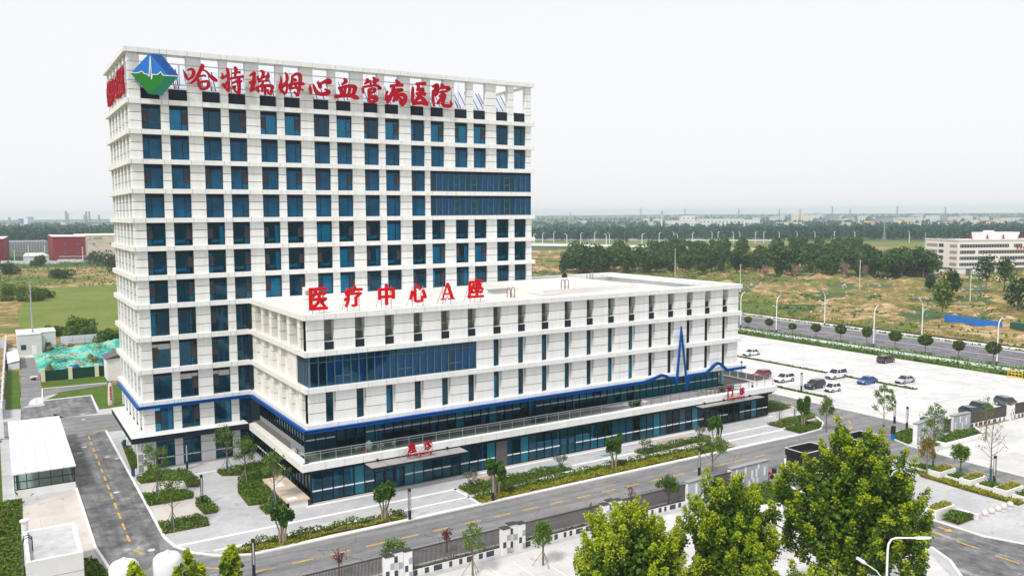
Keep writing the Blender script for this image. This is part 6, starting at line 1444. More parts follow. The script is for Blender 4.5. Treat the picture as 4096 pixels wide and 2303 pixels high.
# small flat-roofed white block
hb=3.6; X1=-9.95; yb0,yb1=-35.4,-26.7; XL=-14.4
t=thing('utility_block','small flat-roofed white block with a parapet at lower left','building',(0,0,0)); mb=MB(); mb.box(XL,yb0,0,X1,yb0+.3,hb); mb.box(XL,yb1-.3,0,X1,yb1,hb); mb.box(XL,yb0+.3,0,XL+.3,yb1-.3,hb); mb.box(X1-.3,yb0+.3,0,X1,yb1-.3,hb); mb.box(XL-.01,yb0-.01,1.9,X1+.01,yb0,1.95,1); mb.box(X1,yb0,1.9,X1+.01,yb1,1.95,1); mb.build('wall',[plm,greym],t)
mb=MB(); mb.box(XL+.3,yb0+.3,hb-.7,X1-.3,yb1-.3,hb-.5); mb.build('roof',[mat('stained_roof',(.52,.53,.55),.85,.2,noise=(.7,.25))],t)
mb=MB(); 
for y in (-31.6,-30.9): mb.tube([(XL-.15,y,.5),(XL-.15,y,hb+.5),(XL-.05,y,hb+.9),(XL+.3,y,hb+1.0),(XL+.6,y,hb+.7),(XL+.6,y,hb-.4)],.05,6)
for k in range(12): mb.tube([(XL-.15,-31.6,.5+k*.3),(XL-.15,-30.9,.5+k*.3)],.03,5)
mb.build('ladder',[blackm],t); mb=MB(); mb.cyl(XL+.15,yb1+.5,0,4.4,.3,12); mb.cyl(XL+.15,yb1+.5,4.4,4.55,.42,12); mb.build('chimney',[plm],t)
tk=mat('tank_white',(.80,.81,.83),.4,.4)
for i,(u,v) in enumerate(((311,1408),(421,1389))):
    p=far(u,v,77); t=thing('storage_tank','white domed storage tank at the bottom edge, %s of two'%('left' if i==0 else 'right, taller')[:40],'tank',(p.x,p.y,0)); zt=p.z; r=1.22
    mb=MB(); mb.lathe([(r,0),(r,zt-.75),(r*.96,zt-.45),(r*.8,zt-.2),(r*.5,zt-.04),(.12,zt)],n=32); mb.build('shell',[tk],t,smooth=True); mb=MB(); mb.cyl(0,0,zt-.02,zt+.22,.14,10); mb.build('top_valve',[tk],t); mb=MB(); mb.cyl(0,0,.5,.6,r+.04,32); mb.build('foot_ring',[greym],t)
# stair by the canopy, air conditioners at tower corner
t=thing('air_conditioner','stack of white outdoor air conditioners at the tower corner by the road','air conditioner',(-.7,-1.1,.1)); mb=MB(); mb.box(0,0,0,1.0,.5,1.3); mb.box(0,.0,1.4,1.0,.5,2.7); mb.build('casing',[clad],t); mb=MB(); mb.box(.08,-.02,.15,.7,0,1.15); mb.box(.08,-.02,1.55,.7,0,2.55); mb.build('fan_grille',[greym],t)
# yard beyond: hut, mast, fences
t=thing('pump_house','small white panelled pump house with two dark windows and a door in the left yard','building',(-11.4,117.5,0)); mb=MB()
for k in range(3): mb.box(0,0,k*1.67,5.2,11,k*1.67+1.63); mb.box(5.2,1.4,k*1.72,8.4,10,k*1.72+1.68)
mb.box(.06,.06,.02,5.1,10.9,4.95); mb.box(5.2,1.46,.02,8.34,9.9,5.1); mb.build('wall',[mat('render_white',(.62,.61,.59),.8,.2,noise=(.4,.08))],t); mb=MB(); mb.box(-.1,-.1,5.0,5.15,11.1,5.15); mb.box(5.16,1.3,5.17,8.5,10.1,5.3); mb.build('roof',[roofm],t)
for (a,b_,y) in ((.7,1.8,-.03),(6.0,7.2,1.37)): mb=MB(); mb.box(a,y,1.3,b_,y+.02,2.6); mb.box(a-.06,y-.02,1.24,b_+.06,y+.01,1.3,1); mb.build('window',[dkp,plm],t)
mb=MB(); mb.box(3.0,-.04,.1,4.1,0,2.3); mb.build('door',[plm],t)
t=thing('mast','tall grey steel mast rising from the pump house roof','mast',(-7.9,121.5,5.0)); H=px(72*1.59,717*1.59,-7.9)[1]; mb=MB(); mb.tube([(0,0,0),(0,0,12.6)],[.22,.16],10); mb.build('shaft',[steel],t); mb=MB(); mb.cyl(0,0,12.6,12.8,.3,12); mb.cyl(0,0,0,.15,.45,12); mb.build('flange',[steel],t)
gnet=mat('dark_green_net',(.005,.055,.035),.7,.2,noise=(.6,.4)); cream=mat('cream_post',(.72,.70,.48),.7)
for i,(x,lab) in enumerate(((-8.3,'dark green netting screen with cream posts, nearest the lane'),(-3.3,'dark green netting screen with cream posts, middle bay'),(1.7,'dark green netting screen with cream posts, next to the tower'))):
    t=thing('net_screen',lab,'fence',(x,77.0,0),0,'green screens before the spoil heap'); mb=MB(); mb.box(0,-.2,0,.75,.3,2.5); mb.build('post',[cream],t); mb=MB(); mb.box(.75,0,.05,5.0,.08,2.25); mb.build('net',[gnet],t); mb=MB(); mb.box(-.05,-.25,2.5,.8,.35,2.58); mb.build('coping',[cream],t)
wf=mat('white_hoarding',(.62,.66,.74),.6,noise=(.4,.1))
for i in range(16):
    y=44+i*6.2; x=-15.35+.021*(y-52); t=thing('boundary_wall','white panelled boundary wall bay along the left yard','wall',(x,y,0),0,'boundary wall bays along the left yard'); mb=MB(); mb.box(-.1,0,0,.1,5.7,1.9); mb.build('panel',[wf],t); mb=MB(); mb.box(-.2,5.7,0,.2,6.2,2.2); mb.build('post',[plm],t)
for i in range(9):
    x=-1.2+i*2.9; t=thing('hoarding','pale blue-white hoarding sheet behind the netted heap','fence',(x,131.9+.0*i,0),0,'hoarding sheets behind the netted heap'); mb=MB(); mb.box(0,0,0,2.8,.05,2.2); mb.build('sheet',[wf],t); mb=MB(); mb.box(-.05,.05,0,.05,.15,2.3); mb.box(0,-.02,1.0,2.8,0,1.06); mb.build('frame',[steel],t)
for i in range(6):
    x=-13.4-6.0*(i+1); t=thing('hoarding','grey hoarding sheet left of the pump house','fence',(x,133.2,0),0,'hoarding sheets left of the pump house'); mb=MB(); mb.box(0,0,0,5.9,.05,2.2); mb.build('sheet',[wf],t); mb=MB(); mb.box(-.05,.05,0,.05,.15,2.3); mb.build('frame',[steel],t)
t=thing('storage_shed','low pale sheet-metal shed against the left boundary wall','shed',(-13.9,96.5,0)); mb=MB(); mb.add([(0,0,1.5),(2.4,0,2.0),(2.4,18,2.0),(0,18,1.5),(0,0,1.4),(2.4,0,1.9),(2.4,18,1.9),(0,18,1.4)],[(0,1,2,3),(7,6,5,4),(0,4,5,1),(1,5,6,2),(2,6,7,3),(3,7,4,0)]); mb.build('roof',[wf],t); mb=MB(); mb.box(.1,.1,0,2.3,17.9,1.39); mb.build('wall',[plm],t)
t=thing('side_hut','small grey-roofed white lean-to behind the left side of the tower','building',(3.4,70.0,0)); mb=MB(); mb.box(0,0,0,5,6,4.6); mb.build('wall',[plm],t); mb=MB(); mb.add([(-.4,-.4,4.6),(5.2,-.4,6.0),(5.2,6.4,6.0),(-.4,6.4,4.6),(-.4,-.4,4.75),(5.2,-.4,6.15),(5.2,6.4,6.15),(-.4,6.4,4.75)],[(3,2,1,0),(4,5,6,7),(0,1,5,4),(1,2,6,5),(2,3,7,6),(3,0,4,7)]); mb.build('roof',[mat('slate_roof',(.10,.10,.115),.7)],t)
STX,STY=g(444/1.59,1618/1.59)
t=thing('name_stone','tall pale engraved name stone on the lawn beside the tower','stone',(STX,STY,0)); mb=MB(); mb.lathe([(.5,0),(.52,.6),(.45,2.2),(.35,3.6),(.12,4.1)],n=9); o=mb.build('stone',[mat('engraved_stone',(.70,.56,.47),.8,.2,noise=(.9,.15))],t); mb=MB()
for k in range(5): mb.box(-.13,-.50,3.0-.5*k,.13,-.40,3.35-.5*k)
mb.build('engraving',[red],t)
# metal bin and yellow barrier at far right of the car park
t=thing('site_barrier','yellow steel barrier frame at the right edge of the car park','barrier',(*g(2572,955),.011)); ym=mat('barrier_yellow',(.75,.48,.03),.5); mb=MB()
for k in range(5): mb.box(-.05,k*.7,0,.05,k*.7+.08,1.7)
for z in (.3,.95,1.6): mb.box(-.04,0,z,.04,2.9,z+.12)
mb.build('frame',[ym],t); mb=MB(); mb.box(-.6,-.1,0,.6,0,.1); mb.box(-.6,2.8,0,.6,2.9,.1); mb.build('foot',[ym],t)
# tactile mats and tarps on the pavement
for i,(P_,lab,c) in enumerate((([(44.0,-27.6),(46.8,-27.7),(49.6,-28.4),(44.0,-28.4)],'blue-green tarpaulin lying on the pavement, left one',(.10,.26,.30)),([(55.3,-27.7),(57.5,-27.7),(58.6,-28.3),(55.6,-28.4)],'blue-green tarpaulin lying on the pavement, right one',(.10,.26,.30)),([(34.5,-27.0),(39.5,-27.0),(39.5,-27.9),(34.5,-27.9)],'stack of orange-brown planks lying near the left entrance',(.50,.34,.22)),([(66.5,-26.9),(72.5,-26.9),(72.5,-27.7),(66.5,-27.7)],'stack of orange-brown planks lying near the right entrance',(.50,.34,.22)))):
    mb=MB()
    if i<2:
        rr=random.Random(i); mb.prism(P_,.012,.05)
    else:
        x0,x1=P_[0][0],P_[1][0]
        for k in range(4): mb.box(x0,P_[0][1]-.2-.22*k,.012,x1,P_[0][1]-.04-.22*k,.08)
    tag(mb.build('tarpaulin' if i<2 else 'plank_stack',[mat('tarp%d'%i if False else ('tarpaulin_cloth' if i<2 else 'plank_wood')+str(i),c,.8)]),lab,'tarpaulin' if i<2 else 'planks')
# ================================================================ the distance
def wood_tree(seed,h,r,nl=420,ls=1.15,tall=False):
    rr=random.Random(seed); tr=MB();lf=MB(); tr.tube([(0,0,0),(.2,0,h*.4),(0,.1,h*.75)],[.28,.2,.08],6)
    nb=7
    for k in range(nb):
        a=rr.uniform(0,6.28); q=rr.uniform(0,.55)*r; c=(q*math.cos(a),q*math.sin(a),h*rr.uniform(.48,.84)); s=r*rr.uniform(.42,.62); blob_leaves(lf,c,(s,s,s*(1.5 if tall else .8)),nl//nb,ls,rr,.4,.6)
        tr.tube([(0,0,h*.35),c],[.1,.05],4)
    blob_leaves(lf,(0,0,h*.8),(r*.5,r*.5,h*.19),nl//5,ls,rr,.4,.6); return tr,lf
leafD2=leafmat('leaf_wood_olive',(.018,.055,.008),(.085,.165,.025),.6,.15,.06)
protos=[]
def make_wood(kind_label,loc,seed,h,r,m,grp,tall=False,name='woodland_tree',bm=None,nl=420,ls=1.15):
    tr,lf=wood_tree(seed,h,r,nl,ls,tall); return tree_thing(name,kind_label,'tree',loc,tr,lf,m,bm or barkm,grp)
LAB='dark green broadleaf tree in the wood across the scrubland'
rr=random.Random(5); pts=[]
# the middle wood: placed on the ground behind the scrub
def onray(u,v): return g(u,v)
wood=[]
for i in range(285):
    u=rr.uniform(1425,2345); lo=690+(u-1425)*.012; v=lo-rr.random()**1.2*(62 if 1640<u<2180 else 40 if u>=2180 else 12+40*max(0,(u-1425)/215))
    if 2230<u: v=lo+2-rr.random()*14
    x,y=g(u,v); wood.append((x,y))
pr=[None]*4
for i,(x,y) in enumerate(wood):
    k=i%4
    if pr[k] is None: pr[k]=make_wood(LAB,(x,y,-.1),200+k,(12.5,14,11,15)[k],(6.2,6.8,6.5,5.2)[k],(leafD,leafD2,leafD,leafD2)[k],'trees of the middle wood',k==3,'woodland_tree',None,560,1.25)
    else: dup(pr[k],(x,y,-.1),rr.uniform(0,6),None,(lambda s_:(s_*rr.uniform(.85,1.15),s_*rr.uniform(.85,1.15),s_))(rr.uniform(.45,1.15)))
# scattered nearer trees on the right
NT=[((2395,752),11,4.5,'tall dark tree of the clump right of the school yard'),((2480,735),15,5.5,'large dark tree before the school building'),((2525,742),14,5.5,'large dark tree at the right edge before the school'),((2370,803),13,4.0,'pale green willow-like tree on the scrubland'),((2560,790),12,6,'dark tree cut by the right edge of the scrubland'),((1576,625),17,8,'round dark tree alone near the distant road'),((2340,735),7,2.5,'thin brownish tree left of the large clump'),((1420,690),8,4,'small dark tree just beyond the wing roof')]
for i,((u,v),h,r,lab) in enumerate(NT):
    x,y=g(u,v); make_wood(lab,(x,y,-.1),300+i,h,r,leafD if i!=3 else leafS,None,True,'woodland_tree',None,520,.95)
# greyish bare bushes at the wood's foot
tw=None
for i in range(16):
    u=rr.uniform(1850,2330); x,y=g(u,694+rr.uniform(-4,8))
    if tw is None:
        tr=MB(); 
        for k in range(26): a=rr.uniform(0,6.28); e=rr.uniform(.5,2.2); tr.tube([(0,0,0),(e*.4*math.cos(a),e*.4*math.sin(a),3),(e*math.cos(a),e*math.sin(a),rr.uniform(5,8))],[.12,.08,.03],4)
        lf=MB(); blob_leaves(lf,(0,0,5),(2.0,2.0,2.8),110,.55,rr); tw=tree_thing('bare_tree','brownish half-bare tree at the foot of the wood','tree',(x,y,0),tr,lf,mat('dry_leaf',(.22,.14,.12),.9),twigm,'half-bare trees at the foot of the wood')
    else: dup(tw,(x,y,0),rr.uniform(0,6),None,rr.uniform(.6,1.1))
# trees and bushes on the left side
for i,((u,v),h,r,lab) in enumerate([((30,755),9,6.5,'large dark bush clump at the left edge of the field'),((75,757),7.5,6,'dark bush in the middle of the left clump'),((108,750),6.5,5,'dark bush at the right end of the left clump'),((197,850),7.5,5,'dark round bush behind the netted heap'),((215,856),5.5,4.5,'low reddish-green bush beside the round dark bush'),((270,858),4.5,4,'bush next to the tower behind the netted heap'),((135,845),4,3.5,'small bush behind the pump house'),((145,698),6,5,'pair of rounded bushes in the mid field, left'),((160,700),7,6,'pair of rounded bushes in the mid field, right'),((245,670),13,9,'dark tree clump before the cream factory'),((268,668),13,8,'dark tree clump beside the cream factory'),((285,690),16,5,'tall dark tree next to the tower edge'),((25,690),9,8,'bush at the far left before the red factory'),((100,668),9,7,'bushes before the grey shed')]):
    x,y=g(u,v); rr=random.Random(400+i); tr=MB();lf=MB(); ls=.55 if i<9 else 1.0
    for k in range(6): a=k*1.05; tr.tube([(0,0,0),(r*.25*math.cos(a),r*.25*math.sin(a),h*.4),(r*.5*math.cos(a),r*.5*math.sin(a),h*.7)],[.12,.08,.03],5)
    for k in range(16):
        a=rr.uniform(0,6.28); q=rr.random()**.5*r*.62; c=(q*math.cos(a)*1.25,q*math.sin(a),h*rr.uniform(.16,.72)*(1-.35*q/r)); s_=r*rr.uniform(.26,.42); blob_leaves(lf,c,(s_,s_,min(s_,h*.28)),150 if i<9 else 60,ls,rr,.4,.55)
    tree_thing('bush',lab,'bush',(x,y,-.2),tr,lf,leafE if i<7 else leafD,barkm)
# scrub: countless weeds over the waste ground
mb=MB(); rr=random.Random(17)
for _ in range(5200):
    x=rr.uniform(200,640);y=rr.uniform(-150,420); c=math.sin(x*.021+1.3)*math.cos(y*.027)+.5*math.sin(x*.06+y*.05)
    if c<-.25 and not x<238: continue
    s=rr.uniform(.4,1.5); n=9
    for k in range(n): leaf(mb,Vector((x+rr.gauss(0,s*1.6),y+rr.gauss(0,s*1.6),.2+rr.random()*s*.9)),rr.uniform(.7,1.3),rr,.5)
for _ in range(520):
    x=rr.uniform(-90,60);y=rr.uniform(330,590); s=rr.uniform(.4,1.6)
    for k in range(9): leaf(mb,Vector((x+rr.gauss(0,s*2),y+rr.gauss(0,s*2),rr.random()*s)),rr.uniform(.7,1.4),rr,.5)
for _ in range(260):
    x=rr.uniform(-60,-16);y=rr.uniform(-55,150); s=rr.uniform(.3,.9)
    for k in range(12): leaf(mb,Vector((x+rr.gauss(0,s*1.5),y+rr.gauss(0,s*1.5),rr.random()*s)),rr.uniform(.4,.7),rr,.5)
tag(mb.build('scrub',[leafS]),'scattered scrub and weeds over the waste ground','scrub',None,'stuff')
# rubble on the waste ground
mb=MB()
for _ in range(3000):
    x=rr.uniform(215,560);y=rr.uniform(-120,330); c=math.sin(x*.03+2)*math.sin(y*.035+1)
    if c<-.25: continue
    s=rr.uniform(.3,1.3); mb.add([(x+rr.uniform(-1,1)*s,y+rr.uniform(-1,1)*s,.1) for _ in range(4)]+[(x+rr.uniform(-.4,.4)*s,y+rr.uniform(-.4,.4)*s,.3+s*.55)],[(0,1,4),(1,2,4),(2,3,4),(3,0,4)])
tag(mb.build('rubble',[mat('rubble',(.55,.44,.34),.95,.1,noise=(.5,.3))]),'pale rubble lumps scattered on the waste ground','rubble',None,'stuff')
# far tree belts
leafG=leafmat('leaf_belt_haze_tint',(.004,.040,.030),(.020,.095,.060),.7,.1,.05)  # teal leaf colour: the blue of distant haze put into the foliage
def belt(label,u0,u1,vfun,n,h,seed,ls=3.2,nl=26,m=leafG):
    rr=random.Random(seed); mb=MB()
    for _ in range(n):
        u=rr.uniform(u0,u1); v=vfun(u)+rr.uniform(-2.2,2.0); x,y=g(u,v); hh=h*rr.uniform(.75,1.15); r=hh*.42
        blob_leaves(mb,(x,y,hh*.55),(r,r,hh*.46),nl,ls,rr,.3,.5)
    tag(mb.build('tree_belt',[m]),label,'tree belt',None,'stuff')
belt('hazy belt of trees beyond the distant road on the right',1340,2640,lambda u:603-(u-1340)*.002,620,15,1,3.0,34)
belt('second hazy belt of trees farther off on the right',1340,2640,lambda u:597-(u-1340)*.004,560,12.5,2,3.2,30)
belt('pale far line of trees before the town',1340,2640,lambda u:587-(u-1340)*.005,460,11,3,4,20)
belt('belt of trees behind the red and cream factories',-40,300,lambda u:617,230,20,4,3.4)
belt('pale far line of trees on the left horizon',-40,300,lambda u:588,220,18,5,6,16)
belt('broken tree line before the distant town on the right',1340,2640,lambda u:577-(u-1340)*.004,300,11,6,4.5,16)
belt('tree line among the distant town blocks on the right',1340,2640,lambda u:567-(u-1340)*.004,300,11,7,6,12)
belt('faint tree line at the far edge of the plain on the right',1340,2640,lambda u:556-(u-1340)*.004,260,12,8,9,10)
belt('faint farthest tree line below the right-hand skyline',1340,2640,lambda u:548-(u-1340)*.004,200,14,9,16,8)
belt('tree line between the cement works and the factories',-40,300,lambda u:602,140,14,10,4,20)
belt('faint tree line at the far edge of the plain on the left',-40,300,lambda u:570,110,14,11,8,10)
# distant road with lamp posts
b=MB(); 
def strip(u0,v0,u1,v1,u2,v2,u3,v3,z): b.sheet([g(u0,v0),g(u1,v1),g(u2,v2),g(u3,v3)],z)
strip(1335,612,1750,620,1900,627,1335,619,.3); strip(1335,601,1950,602,1950,606,1335,605,.05); struct(b.build('distant_road',[lightpave]))
b=MB(); b.sheet([g(1335,607),g(2400,609),g(2400,622),g(1900,626),g(1750,619),g(1335,611)],.1); struct(b.build('distant_green',[meadow]))
dl=None
for i,u in enumerate((1343,1365,1393,1426,1461,1496,1525,1533,1571,1615,1658,1695,1704,1742,1791,1806,1845,1861,1900,1921,1960,2005,2050,2098,2150,2287)):
    x,y=g(u,618-(i%3)*4 if u<1800 else 611)
    if dl is None:
        dl=thing('street_lamp','white lamp post beside the distant road','street lamp',(x,y,0),0,'lamp posts along the distant road'); mb=MB(); mb.tube([(0,0,0),(0,0,11),(.5,0,12),(2,0,12.5)],[.32,.28,.24,.2],5); mb.build('pole',[postw],dl); mb=MB(); mb.box(1.6,-.3,12.35,3.2,.3,12.6); mb.build('lamp_head',[postw],dl)
    else: dup(dl,(x,y,0),rr.choice([0,P]))
for i,((u,v),h,lab) in enumerate([((1698,696),15,'pale utility pole behind the wing roof, left one'),((1839,653),14,'pale utility pole inside the wood'),((1862,735),12,'slender utility pole right of the wing corner'),((2162,730),13,'utility pole with a crossarm in the middle of the scrubland'),((1976,656),16,'twin utility pole before the wood'),((2326,638),17,'white pole beside the school building'),((2440,760),12,'dark lattice pole before the school clump')]):
    x,y=g(u,v); t=thing('utility_pole',lab,'pole',(x,y,0)); mb=MB(); mb.tube([(0,0,0),(0,0,h)],[.2,.14],6); mb.build('shaft',[mat('pole_concrete',(.62,.60,.56),.8) if 'pole_concrete' not in MAT else MAT['pole_concrete']],t); mb=MB(); mb.box(-.9,-.06,h-.6,.9,.06,h-.45); mb.build('crossarm',[greym],t)
# buildings
wht=mat('far_white',(.70,.70,.70),.8); crm=mat('far_cream',(.80,.70,.57),.8); orange=mat('far_orange',(.70,.42,.20),.8); bluer=mat('far_blue_roof',(.05,.14,.34),.6); redw=mat('factory_red',(.20,.012,.022),.7,.2,noise=(.05,.12)); greyw=mat('far_grey',(.30,.31,.35),.8); dwin=mat('far_window',(.03,.04,.055),.4)
def wins(mb,x0,x1,y,z0,rows,cols,w,h,dz,m=1):
    for r_ in range(rows):
        for c_ in range(cols):
            x=x0+(x1-x0)*(c_+.5)/cols; mb.box(x-w/2,y-.06,z0+r_*dz,x+w/2,y+.05,z0+r_*dz+h,m)
# red and cream factory
t=thing('factory','deep red factory block joined to a cream block with square windows','building',(24.8,612.0,0),0)
c1,c2=(0,0),(23.5,0)
mb=MB(); mb.prism([(0,0),(21.0,-14),(21.0,90),(2.5,118)],0,18); mb.build('red_wing',[redw],t)
mb=MB(); mb.prism([(-.4,-.5),(21.2,-14.5),(21.2,-12.8),(.4,1.0)],18,18.7,1); mb.prism([(.6,1.2),(20.9,-12.6),(20.9,89),(2.8,116)],18,18.2); mb.build('roof',[wht,redw],t)
mb=MB(); mb.prism([(21.02,-13.5),(75,-2),(75,90),(21.02,90)],0,18.9); mb.prism([(21.03,-13.6),(75.1,-2.1),(75.1,-1),(21.03,-12.4)],18.9,19.4,1)
for k in range(8):
    for r_ in range(3):
        f=(k+.5)/8; x=21.02+54*f; y=-13.5+11.5*f; mb.box(x-2.6,y-.35,3.5+r_*5.2,x-2.5,y-.2,8.3+r_*5.2,1); mb.box(x-2.6,y-.35,8.2+r_*5.2,x+2.6,y-.2,8.35+r_*5.2,1)
mb.build('cream_wing',[crm,mat('cream_joint',(.58,.50,.42),.8)],t)
for (f,z) in ((.11,12.5),(.33,12.5),(.11,6.3),(.33,6.3)): mb=MB(); x=21.02+54*f; y=-13.5+11.5*f; mb.box(x-.5,y-.6,z,x+.5,y-.2,z+1.1); mb.build('window',[dwin],t)
for (f,z) in ((.38,12.2),(.78,12.2),(.38,5.6),(.78,5.6)): mb=MB(); x=21*f; y=-14*f; mb.box(x-.6,y-.9,z,x+.6,y-.2,z+1.2); mb.build('window',[bluer],t)
mb=MB(); mb.prism([(1.2,-6),(25.5,-20),(26,-15),(2,-2)],0,3.3); mb.build('annex',[redw],t); mb=MB(); mb.prism([(3,-7),(26,-20.6),(26.5,-17.5),(3.3,-4)],3.3,3.9); mb.build('annex_roof',[greyw],t)
# company lettering on the cream wall
dd=Vector((54,11.5,0)).normalized(); 
me=text_mesh('Tencel',.02); xs=[v.co.x for v in me.vertices]; w_=max(xs)-min(xs)
for v in me.vertices: 
    s=(v.co.x-min(xs))/w_*5.2; q_=Vector((27.6,-12.55,16.7))+dd*s; v.co=(q_.x,q_.y-v.co.z/.06*.1-.12,q_.z+v.co.y*1.5)
me.materials.clear(); me.materials.append(dwin); link('lettering',me,t)
mb=MB(); mb.T=Matrix.Translation((23.0,-13.6,16.6)); mb.plate([(0,0),(.9,.25),(1.9,1.9),(1.5,1.0),(2.2,1.6),(1.4,.5),(2.0,.1),(1.0,-.15)],(0,0,0),(1,.2,0),(0,0,1),.1); mb.plate([(.2,-.7),(2.0,-.55),(2.0,-.4),(.2,-.5)],(0,0,0),(1,.2,0),(0,0,1),.1); mb.plate([(3.6,.2),(4.5,1.2),(4.5,.3),(4.1,-.1)],(0,0,0),(1,.2,0),(0,0,1),.1); mb.build('logo',[greyw],t)
t=thing('factory','deep red factory block cut by the left edge','building',(-7.2,628,0)); mb=MB(); mb.prism([(0,0),(4.6,86),(-30,90),(-40,-6)],0,17.3); mb.build('wall',[redw],t); mb=MB(); mb.prism([(-.3,.3),(4.3,85.6),(-29.6,89.5),(-39.5,-5.5)],17.3,17.7); mb.build('roof',[wht],t)
t=thing('shed_building','long grey shed between the two red factories','building',(-3.5,789,0)); mb=MB(); mb.prism([(0,0),(34,8),(34,40),(0,40)],0,11); mb.build('wall',[greyw],t); mb=MB()
for k in range(14): mb.box(1.5+k*2.3,-.3+k*.54,.5,1.7+k*2.3,.2+k*.54,10.8)
mb.box(0,-.2,5.3,0.1,0,5.5); mb.build('pilaster',[wht],t)
t=thing('low_hall','low white hall with a pale roof in front of the grey shed','building',(8,612,0)); mb=MB(); mb.prism([(-3.5,0),(13.6,2),(12.5,66),(0,66)],0,4.0); mb.build('wall',[wht],t); mb=MB(); mb.prism([(-3.7,-.3),(13.8,1.7),(12.6,66.3),(-.2,66.3)],4.0,4.4); mb.build('roof',[wht],t)
for i in range(14):
    u=2+i*20.5; x,y=g(u,664 if u<130 else 660); t=thing('compound_wall','white compound wall bay before the factories','wall',(x,y,0),0,'compound wall bays before the factories'); mb=MB(); mb.box(0,0,0,5.4,.25,2.3); mb.build('panel',[wht],t); mb=MB(); mb.box(5.4,-.1,0,5.9,.35,2.6); mb.build('post',[wht],t)
for (u,v,h) in ((73,664,13),(342*.333,660,12),(628*.333,660,11),(37,660,9)):
    x,y=g(u,v); t=thing('flood_light_mast','white mast standing before the factories','mast',(x,y,0),0,'masts before the factories'); mb=MB(); mb.tube([(0,0,0),(0,0,h)],[.3,.2],6); mb.build('shaft',[postw],t); mb=MB(); mb.box(-.6,-.2,h,.6,.2,h+.3); mb.build('lamp_head',[postw],t)
# school building
A=Vector((*g(2408,687),0)); dl_=Vector((.42,.90,0)).normalized(); dr_=Vector((.90,-.42,0)).normalized()
t=thing('school_building','long cream and grey five-storey school building with red roof letters','building',(A.x,A.y,0),math.atan2(dr_.y,dr_.x)); LL,DD=95,29; FH=3.35
mb=MB(); mb.box(0,0,0,LL,DD,2.6,1); mb.box(0,0,2.6,LL,DD,17.6); mb.build('wall',[crm if False else mat('school_cream',(.80,.75,.70),.8),mat('school_plinth',(.11,.105,.125),.8),greyw],t)
bandm2=mat('school_band',(.33,.30,.28),.8)
for r_ in range(4):
    z=3.9+r_*FH; 
    for (a,b_) in ([(1,13),(15,30),(34,60),(64,92)],[(1,22),(25,46),(49,70),(72,94)],[(1,10),(12,40),(43,52),(55,93)],[(1,30),(33,38),(41,66),(68,94)])[r_]:
        mb=MB(); mb.box(a,-.12,z,b_,.0,z+1.7); n=int((b_-a)/1.6)
        for k in range(n): mb.box(a+.5+k*1.6,-.18,z+.2,a+.95+k*1.6,-.12,z+1.6,1)
        mb.build('window_band',[dwin,greyw],t)
    mb=MB(); mb.box(-.12,1,z,0,DD*.38-4,z+1.6); mb.build('cladding_band',[bandm2],t); mb=MB(); mb.box(-.12,DD*.62,z,0,DD-1,z+1.6); mb.build('cladding_band',[bandm2],t); mb=MB(); mb.box(-.14,DD*.42+.5,z,0,DD*.42+4.5,z+1.7); mb.build('window',[dwin],t)
mb=MB(); mb.box(-.3,-.3,17.6,LL,.5,18.3); mb.box(-.3,.51,17.6,.5,DD,18.3); mb.box(1,1,17.55,LL-1,DD-1,17.7); mb.box(22,10,17.7,44,20,21.8); mb.box(26,12,21.8,30,16,22.8); mb.build('roof',[wht],t)
for k in range(9):
    mb=MB(); x=8+k*9.5; mb.box(x,1,18.3,x+.4,1.2,21); mb.box(x-.9,1,19.8,x+1.4,1.2,20.1); mb.box(x-.7,1.02,18.7,x+1.1,1.18,19.0); mb.tube([(x-.8,1.1,18.3),(x+.2,1.1,20.0)],.14,4); mb.tube([(x+1.2,1.1,18.3),(x+.2,1.1,20.0)],.14,4); mb.build('roof_character',[red],t)
mb=MB()
for k in range(3): mb.box(34.5+k*2,-.3,13.0,35.6+k*2,-.2,14.2)
mb.build('red_lettering',[red],t)
t=thing('compound_wall','white wall before the school building','wall',(A.x-6,A.y-6,0),math.atan2(dr_.y,dr_.x)); mb=MB(); mb.box(-22,-3,0,0,-2.6,2.8); mb.box(4,-3,0,22,-2.6,2.8); mb.box(40,-8,0,70,-7.6,3); mb.build('panel',[wht],t); mb=MB(); mb.box(-22.2,-3.1,2.8,0,-2.5,3.0); mb.build('coping',[wht],t)
x,y=g(2330*1.0,659); t=thing('long_shed','low shed with a bright blue roof behind the wood','building',(x-6,y,0),-.3); mb=MB(); mb.box(-45,0,0,0,12,4); mb.build('wall',[wht],t); mb=MB(); mb.add([(-46,-1,4),(1,-1,4),(1,6,6),(-46,6,6),(1,13,4),(-46,13,4)],[(0,1,2,3),(3,2,4,5),(0,3,5),(1,4,2)]); mb.build('roof',[mat('bright_blue_roof',(.05,.22,.60),.5)],t)
# blue hoarding by the boulevard
p0=Vector((*g(2375,811.5),0));p1=Vector((*g(2521,832),0)); n=10
for i in range(n):
    a=p0.lerp(p1,i/n);b_=p0.lerp(p1,(i+1)/n); t=thing('hoarding','bright blue hoarding sheet beyond the boulevard','fence',(a.x,a.y,0),math.atan2(b_.y-a.y,b_.x-a.x),'blue hoarding sheets beyond the boulevard'); L=(b_-a).length; mb=MB(); mb.box(0,-.03,.1,L-.02,.03,2.5); mb.build('sheet',[mat('hoarding_blue',(.012,.16,.60),.5,noise=(.4,.15)) if 'hoarding_blue' not in MAT else MAT['hoarding_blue']],t); mb=MB(); mb.box(-.05,.03,0,.05,.15,2.6); mb.build('post',[steel],t)
t=thing('site_container','dark green site container at the end of the blue hoarding','container',(p1.x+1,p1.y-1.5,0),math.atan2(p1.y-p0.y,p1.x-p0.x)); mb=MB(); mb.box(0,0,0,6,2.4,2.6); 
